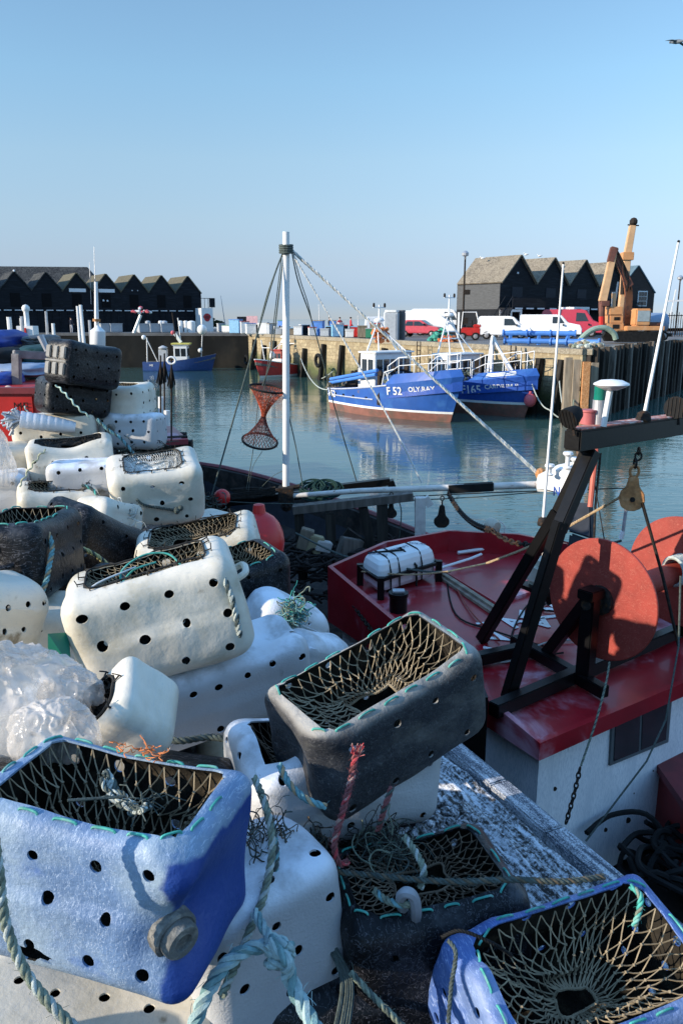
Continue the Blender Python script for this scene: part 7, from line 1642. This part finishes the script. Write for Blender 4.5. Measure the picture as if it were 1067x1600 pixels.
tangle(215,860,3.8,.12,.05,60,[M_rope_w,M_rope_d], 'grey net scrap under the knotted-rope pot', 10)
tangle(215,700,5.9,.25,.08,90,[M_rope_d,M_net_black], 'black netting between the frosty pot and the pale mesh pot', 11, .006)
tangle(620,1230,1.95,.05,.03,30,[M_rope_t,M_net_tan], 'tan twine scrap at the base of the charcoal pot', 12, .002)
# crumpled clear plastic
def plastic_mat():
    m = bpy.data.materials.new('clear_film'); m.use_nodes = True; nt = m.node_tree; N = nt.nodes; L = nt.links; b = N['Principled BSDF']
    b.inputs['Base Color'].default_value = (.80,.74,.68,1); b.inputs['Roughness'].default_value = .22; b.inputs['Specular IOR Level'].default_value = .8
    b.inputs['Subsurface Weight'].default_value = .0; tr_ = N.new('ShaderNodeBsdfTranslucent'); tr_.inputs[0].default_value = (.75,.72,.68,1); tp = N.new('ShaderNodeBsdfTransparent'); mx = N.new('ShaderNodeMixShader'); mx.inputs[0].default_value = .35; mx2 = N.new('ShaderNodeMixShader')
    n = N.new('ShaderNodeTexNoise'); n.inputs['Scale'].default_value = 9; n.inputs['Detail'].default_value = 8; n.inputs['Distortion'].default_value = 1.5; tc = N.new('ShaderNodeTexCoord'); L.new(tc.outputs['Object'], n.inputs['Vector'])
    r = N.new('ShaderNodeMapRange'); r.inputs[1].default_value = .42; r.inputs[2].default_value = .62; r.inputs[3].default_value = .30; r.inputs[4].default_value = .85; L.new(n.outputs[0], r.inputs[0])
    L.new(b.outputs[0], mx.inputs[1]); L.new(tr_.outputs[0], mx.inputs[2]); L.new(r.outputs[0], mx2.inputs[0]); L.new(mx.outputs[0], mx2.inputs[1]); L.new(tp.outputs[0], mx2.inputs[2]); L.new(mx2.outputs[0], N['Material Output'].inputs[0])
    w = N.new('ShaderNodeTexNoise'); w.inputs['Scale'].default_value = 14; w.inputs['Detail'].default_value = 4; w.inputs['Distortion'].default_value = 1.2; mpp = N.new('ShaderNodeMapping'); mpp.inputs['Scale'].default_value = (2.2,1,.45); mpp.inputs['Rotation'].default_value = (.4,.5,.7); L.new(tc.outputs['Object'], mpp.inputs[0]); L.new(mpp.outputs[0], w.inputs['Vector'])
    bn = N.new('ShaderNodeBump'); bn.inputs['Distance'].default_value = .005; L.new(w.outputs[0], bn.inputs['Height']); L.new(bn.outputs[0], b.inputs['Normal']); return m
M_film = plastic_mat()
def crumple(c, r, seed, sq, label, name='plastic_wrap', mt=None, fold=.11):
    V = []; Fc = []; n, m = 110, 70; c = Vector(c)
    for j in range(m+1):
        for i in range(n):
            t = math.pi*.62*j/m; a = 2*math.pi*i/n; d = Vector((math.sin(t)*math.cos(a), math.sin(t)*math.sin(a), math.cos(t)))
            q = Vector((d.x*2.1, d.y*2.1, d.z*.9))+Vector((seed*3.1, seed, 0)); q = q+Vector((mnoise.noise(q*1.4), mnoise.noise(q*1.4+Vector((5,1,2))), 0))*.7
            rg = 1-abs(mnoise.noise(q*1.5))*2; rg2 = 1-abs(mnoise.noise(q*3.6))*2; rg3 = 1-abs(mnoise.noise(q*8))*2
            rr_ = r*(1+fold*(rg-.5)+fold*.22*(rg2-.5)+fold*.05*(rg3-.5)+.12*mnoise.noise(d*1.2+Vector((seed,0,0)))); V.append(c+Vector((d.x*rr_*sq[0], d.y*rr_*sq[1], d.z*rr_*sq[2])))
    for j in range(m):
        for i in range(n): Fc.append((j*n+i, (j+1)*n+i, (j+1)*n+(i+1)%n, j*n+(i+1)%n))
    return tag(MB().add(V, Fc).build(name, mt or M_film, smooth_=True, angle=70), label, 'plastic wrap')
crumple(aty(5,1112,1.72), .18, 1, (1.1,.8,.95), 'large crumpled clear plastic wrap in front of the small white pot')
crumple(aty(112,1082,1.72), .062, 2, (1.2,.8,1.0), 'small clear plastic bulge beside the black-corded net mouth')
crumple(aty(85,1150,1.56), .09, 3, (1.1,.8,.9), 'lower fold of clear plastic wrap behind the blue pot rim')
crumple(aty(-2,738,4.9), .13, 5, (.8,.6,1.6), 'crumpled milky plastic film at the left edge of the far stack')
crumple(aty(-12,700,5.3), .13, 6, (.8,.6,1.3), 'upper milky plastic film beside the far stack at left edge', fold=.12)
# rolled wrapping on top of a pot
rw = empty('plastic_roll', aty(85,663,5.55), 0, 'long roll of white wrapping lying on the far stack', 'plastic roll')
mb = MB(); a, b = aty(32,655,5.45), aty(118,668,5.55); pts = [a.lerp(b, i/24) for i in range(25)]
mb.tube(pts, [.058*(1-.35*(i/24)**3)*(1+.04*math.sin(i*2.1)) for i in range(25)], 14); mb.build('roll', mat('white_film', (.70,.71,.74), .3, var=.08, bump=.3, bscale=14), rw, world=True, smooth_=True)
mb = MB()
for i in range(40): d = Vector((rd_.uniform(-1,0), rd_.uniform(-1,1), rd_.uniform(-1,1))).normalized(); mb.tube([a+d*.02, a+d*.07+Vector((-.03,0,0)), a+d*.08+Vector((rd_.uniform(-.06,.0),0,rd_.uniform(-.04,.02)))], .008, 4)
mb.build('frayed_end', M_greybin, rw, world=True)
tag(MB().slab([aty(76,992,2.1), aty(76,1030,2.1), aty(112,1045,2.1), aty(108,990,2.15)][::-1], .02).build('green_crate_corner', mat('green_crate_plastic', (.01,.19,.12), .5, var=.2)), 'corner of a green plastic crate left of the big white pot', 'crate')
# ropes on the far stack
rope_thing([(88,601,5.35),(105,618,5.3),(125,640,5.28),(142,652,5.3)], .011, [mat('mint_rope', (.42,.55,.46), .8)], 'pale mint rope slanting over the lower black pot', strands=1)
rope_thing([(152,655,5.5),(170,672,5.5),(188,684,5.5),(215,715,5.4)], .011, [M_rope_b, M_rope_d], 'dark green rope drooping between far pots')
rope_thing([(30,760,4.7),(45,735,4.75),(62,712,4.8),(73,702,4.85)], .011, [mat('tan_green_rope', (.40,.40,.27), .85)], 'pale rope rising over the sagging-mouthed pot', strands=1)
rope_thing([(128,758,4.5),(145,765,4.5),(160,785,4.45),(168,802,4.4)], .010, [M_rope_d, M_teal], 'dark green rope curving off the black-corded white pot')
rope_thing([(118,855,3.1),(140,862,3.15),(165,880,3.2),(182,905,3.2)], .010, [mat('yellow_rope', (.5,.45,.2), .8), M_rope_d], 'yellowish rope over the dusty black pot')
rope_thing([(40,634,5.5),(45,650,5.5),(60,662,5.5)], .012, [M_rope_w], 'pale cord at the foot of the far stack', strands=1)
# buoys
fender_ball('buoy', aty(406,846,4.95), .16, M_redb, 'shiny red inflated buoy hanging beside the long half-open white pot', (1,1,1.25), tilt=1)
fender_ball('buoy', aty(347,777,10.2), .11, M_redb, 'small red buoy at the trawler rail left of the mast', (1,1,1), nub=False)
fender_ball('buoy', aty(305,737,5.4), .045, M_pink, 'tiny pink buoy at the rim of the pale mesh pot', (1,1,1.2), nub=False)
tangle(325,790,7.5,.15,.12,70,[M_iron,M_rope_d], 'black rope bundle behind the pale mesh pot', 14, .012)
# small frost-bitten odds on the quay
small = [(700,1235,1.95),(650,1290,1.85),(640,1265,1.9)]
rubble('pebble_scatter', aty(650,1275,2.1), .12, [M_frost], 60, 'frosted debris beside the frosted beam', 'debris', 12, (1.5,1,.15))
# ================================================================== gear standing on the quay at the left
M_tarp_b = mat('blue_tarpaulin', (.015,.05,.32), .5, var=.3, vscale=3, bump=.6, bscale=8)
M_tarp_g = mat('dark_teal_tarpaulin', (.015,.05,.05), .6, var=.3, vscale=3, bump=.6, bscale=8)
M_cloth = mat('pale_blue_cloth', (.25,.32,.42), .8, var=.25, vscale=5, bump=1, bscale=10)
sk = empty('red_bin', aty(10,690,6.6), 0, 'red open-topped steel bin at the left edge with faded letters', 'bin'); a, b = aty(-120,615,6.6), aty(53,615,6.6)
mb = MB(); mb.b2((a.x,6.6,.5),(b.x,8.2,a.z)); mb.build('bin_wall', M_red, sk, world=True, bevel=.02); mb = MB(); mb.b2((a.x,6.57,a.z+.002),(b.x+.03,6.66,a.z+.05)); mb.b2((b.x-.04,6.663,a.z+.002),(b.x+.03,8.2,a.z+.05)); mb.build('rim', M_trail, sk, world=True)
V, Fc = text_mesh('ME', .10, 0, .0); c = aty(33,636,6.59); MB().add([c+Vector((p.x, 0, p.y)) for p in V], Fc).build('lettering', M_rubber, sk, world=True)
tag(MB().tube(smooth([aty(5,612,6.7), aty(12,604,6.7), aty(20,610,6.7), aty(10,616,6.7)],5), .012, 6).build('rope_loop', mat('pinkish_rope', (.6,.45,.4), .8)), 'pinkish rope loop on the rim of the red bin', 'rope')
tag(MB().tube(smooth([aty(36,615,6.8), aty(48,611,6.8), aty(58,606,6.8)],4), .012, 6).build('rope_end', M_rope_wl), 'white rope end on the rim of the red bin', 'rope')
bs = MB(); bs.b2((a.x+.1,6.7,.0),(b.x-.1,8.1,.497)); tag(bs.build('pallet_stack', M_wood_d), 'dark pallet stack under the red bin', 'pallets')
fr = empty('grey_frame', aty(25,615,7.6), 0, 'grey weathered timber frame standing behind the red bin', 'frame'); mb = MB(); mb.beam(aty(27,625,7.6), aty(26,552,7.6), .075,.075); mb.beam(aty(21,553,7.6), aty(78,556,7.8), .075,.075); mb.build('frame_timber', mat('grey_timber', (.20,.20,.20), .8, var=.3, vscale=10, bump=.6), fr, world=True, bevel=.006)
def tarp(P, Y, dY, mt, label, seed, nm='tarpaulin', cat='tarpaulin'):
    """bulging covered bundle between screen corners (x0,y0,x1,y1)"""
    x0,y0,x1,y1 = P; a, b = aty(x0,y0,Y), aty(x1,y1,Y); c = (a+b)/2+Vector((0,dY/2,0)); h = (abs(b.x-a.x)/2, dY/2, abs(a.z-b.z)/2); V = []; Fc = []; n, m = 40, 24
    for j in range(m+1):
        for i in range(n):
            t = math.pi*j/m; q = 2*math.pi*i/n; d = Vector((math.sin(t)*math.cos(q), math.sin(t)*math.sin(q), math.cos(t))); p = 3.5
            k = (abs(d.x)**p+abs(d.y)**p+abs(d.z)**p)**(-1/p); w = 1+.10*fnoise(d*2.5, 1, seed)+.06*fnoise(d*7, 1, seed+4); V.append(c+Vector((d.x*k*h[0]*w, d.y*k*h[1]*w, d.z*k*h[2]*w)))
    for j in range(m):
        for i in range(n): Fc.append((j*n+i, (j+1)*n+i, (j+1)*n+(i+1)%n, j*n+(i+1)%n))
    return tag(MB().add(V, Fc).build(nm, mt, smooth_=True, angle=70), label, cat)
tarp((14,540,82,578), 8.4, 1.0, M_tarp_g, 'dark teal tarpaulin roll behind the grey frame', 1)
tarp((-60,516,2,550), 8.8, 1.0, M_tarp_b, 'bright blue tarpaulin heap at the left edge', 2)
tarp((-40,545,14,575), 8.1, .8, M_rubber, 'black bagged bundle at the left edge under the blue tarpaulin', 3, 'bundle', 'bundle')
tarp((-40,570,62,592), 7.9, .8, M_cloth, 'pale blue crumpled cloth sheet behind the grey frame', 4, 'cloth_sheet', 'cloth')
tarp((-30,585,9,612), 7.4, .6, M_tarp_b, 'deep blue crate cover above the red bin', 5)
tarp((-60,590,75,700), 8.6, 1.6, mat('black_gear_cover', (.01,.011,.013), .7, var=.3), 'large black covered gear pile behind the red bin', 6, 'gear_pile', 'gear pile')
tarp((26,524,64,542), 9.2, .8, mat('dull_grey_metal', (.06,.07,.08), .5, var=.3), 'dull grey steel hopper behind the teal tarpaulin', 7, 'hopper', 'hopper')
for i, (x0,y0,x1,y1,Y,r_,mt) in enumerate(((63,524,74,548,8.2,.035,M_alu),(33,545,34,494,12,.03,M_alu),(17,530,14,495,14,.05,M_wpaint),(36,540,32,497,14,.02,M_wpaint),(73,525,72,486,20,.04,M_alu),(84,522,83,505,20,.05,M_wpaint),(125,535,121,478,11,.022,M_wpaint),(133,532,126,476,12,.03,M_wpaint),(141,530,140,500,14,.03,M_alu))):
    a, b = aty(x0,y0,Y), aty(x1,y1,Y); a.z = min(a.z, .1) if i not in (0,) else a.z
    tag(MB().tube([a,b], [r_,r_*.8], 7).build('pole', mt, smooth_=True), ['slanting grey metal strut above the teal tarpaulin','thin grey pole behind the steel hopper','short thick white post at the left edge','thin white post next to the thick one at left edge','grey pole further back before the sheds','white stub post before the sheds','white pole above the ribbed black pot, nearer left','white pole above the ribbed black pot, leaning','grey stub right of the two white poles'][i], 'pole')
e = empty('beacon_post', aty(44,522,22)*1, 0, 'white post with round top and red stripe before the left sheds', 'post'); e.location.z = 0; WM[e.name] = Matrix.Translation(e.location)
a = aty(44,522,22); t = aty(43,482,22); mb = MB(); mb.b2((a.x-.22,21.8,.02),(a.x+.22,22.2,t.z-.45)); mb.tube([(a.x,22,t.z-.45),(a.x,22,t.z-.05)], .07, 8); mb.build('post_body', M_wpaint, e, world=True); MB().ball((a.x,22,t.z), .11, 10).build('lamp', M_wpaint, e, world=True, smooth_=True); MB().b2((a.x-.05,21.74,.4),(a.x+.05,21.78,t.z-.5)).build('red_stripe', M_red, e, world=True)
fp = empty('fender_pole', aty(153,545,9.5), 0, 'tall white pole with a hanging white sausage fender at its foot', 'pole'); b = aty(150,440,9.5); MB().tube([aty(152,548,9.5), b], [.032,.02], 8).build('pole', M_wpaint, fp, world=True, smooth_=True)
mb = MB(); c0, c1 = aty(153,517,9.4), aty(153,545,9.4); mb.tube([c0+Vector((0,0,.06)), c0+Vector((0,0,.03)), c0, c1, c1-Vector((0,0,.05)), c1-Vector((0,0,.07))], [.015,.05,.085,.085,.05,.01], 14); mb.build('fender', M_wpaint, fp, world=True, smooth_=True); mb = MB(); mb.tube([aty(151,502,9.45), aty(151,498,9.45)], .045, 8); mb.build('collar', M_rust, fp, world=True)
e = empty('flag_pole', aty(212,520,60)*1, 0, 'leaning white pole with red and white rag at the sheds', 'flag'); e.location.z = 0; WM[e.name] = Matrix.Translation(e.location)
MB().tube([aty(209,520,60), aty(220,492,60)], .12, 6).build('pole', M_wpaint, e, world=True); tag(rubble('rag', aty(221,489,60), .7, [M_pink, M_wpaint], 26, None, None, 3, (1,.4,.8)), None); r_ = bpy.data.objects['rag']; r_.parent = e; r_.data.transform(WM[e.name].inverted()); 
for k in ('label','category'): 
    if k in r_: del r_[k]
e = empty('flagged_mast', aty(272,560,70), 0, 'short dark mast leaning over the small blue boat', 'mast'); MB().tube([aty(275,530,82), aty(269,488,82)], .06, 6).build('spar', M_iron, e, world=True)
# landing stage with dark red top and black posts, dan flags
ls = empty('landing_stage', aty(272,700,9.0), 0, 'dark red topped stage on black posts by the water', 'landing stage'); Y = 8.6
P = [aty(228,662,10.2), aty(255,655,10.4), aty(294,687,8.8), aty(228,690,8.6)]; zt = -.02
P = [atz(230,655,.28), atz(257,654,.28), atz(294,686,.28), atz(230,690,.28)]
mb = MB(); mb.slab([P[0],P[3],P[2],P[1]], .06); mb.build('stage_top', mat('dark_red_deck', (.20,.02,.035), .35, var=.2, vscale=4), ls, world=True)
mb = MB(); mb.slab([atz(228,677,.285), atz(228,686,.285), atz(284,685,.285), atz(276,676,.285)], .004); mb.build('pale_patch', mat('pale_red_paint', (.42,.22,.26), .5), ls, world=True)
for px, py_ in ((291,688),(276,689),(262,690),(246,690),(282,676),(230,690)): q = atz(px,py_,.2); MB().beam(q, Vector((q.x,q.y,-3.9)), .14,.14).build('post', M_wood_d, ls, world=True)
q = atz(293,687,.25); MB().beam(atz(228,691,.24), q, .1,.1).build('edge_beam', M_wood_d, ls, world=True)
for i, (px, yt, yb, Y, fl) in enumerate(((251,555,690,7.3,1),(257,552,688,7.4,1),(268,560,690,7.2,1))):
    e = empty('dan_flag', aty(px,yb,Y), 0, ['dan buoy pole with folded black flag, left of three','dan buoy pole with folded black flag, middle of three','dan buoy pole with black flag and white ring top, right of three'][i], 'flag pole'); MB().tube([aty(px,yb,Y), aty(px,yt,Y)], .008, 6).build('pole', M_iron, e, world=True)
    mb = MB(); a, b = aty(px-1,yt+12,Y), aty(px-2,yt+48,Y)
    for k in range(7): mb.add([a, aty(px-7+2*k,yt+48-2*abs(k-3),Y)+Vector((0,.02*(k%2),0)), aty(px-5+2*k,yt+49-2*abs(k-2),Y)+Vector((0,-.02*(k%2),0)), a+Vector((.01,.01,0))], [(0,1,2,3)])
    mb.build('flag', M_rubber, e, world=True)
    if i == 2: MB().tube([aty(px,563,Y)+Vector((math.cos(a_)*.035,0,math.sin(a_)*.03)) for a_ in [2*math.pi*k/14 for k in range(14)]], .01, 6, closed=True).build('ring', M_wpaint, e, world=True)
for i, (px, yt, yb, Y) in enumerate(((252,620,662,7.6),(261,641,665,7.4))):
    tag(MB().tube([aty(px,yb,Y), aty(px,yt,Y)], .028, 10).build('white_post', M_wpaint, smooth_=True), ['tall white tube post by the dan flags','short white tube post by the dan flags'][i], 'post')
# white fittings of the shaded boats seen past the far stack
for i, (px, py_, r_) in enumerate(((243,548,.35),(236,556,.3),(252,558,.3))):
    mb = MB(); c = aty(px,py_,62); mb.ball(c, r_, 10, (1,1,.8)); mb.tube([c, c+Vector((0,0,r_*2.2))], .05, 5); tag(mb.build('white_float', M_wpaint, smooth_=True), ['white float with spike over the small blue boat','lower left white float near the blue boat','right white float near the blue boat wheelhouse'][i], 'float') if i == 9 else bpy.data.objects.remove(mb.build('x', M_wpaint))
# heap carries on to the left, out of the picture: it throws the long shadows over the blue pots and the frosted beam
for i, (p, yw) in enumerate((((-.72,.72,.14),20),((-.80,.62,.40),-10),((-1.15,.95,.14),60),((-1.12,.9,.40),30),((-.95,.35,.14),0),((-.98,.4,.42),15),((-1.1,.55,.68),10),((-1.35,1.5,.30),80),((-1.5,2.1,.30),70),((-.55,1.15,.14),-15))):
    drum_pot('drum_pot', p, (0,0,yw), (.45,.28,.26), cols[i % 5], 'drum pot of the heap left of the photo edge', 80+i, opening=(0,0,0), holes=(3,1), rad=.06, ends=False, detail=14, group='drum pots buried low in the heap')
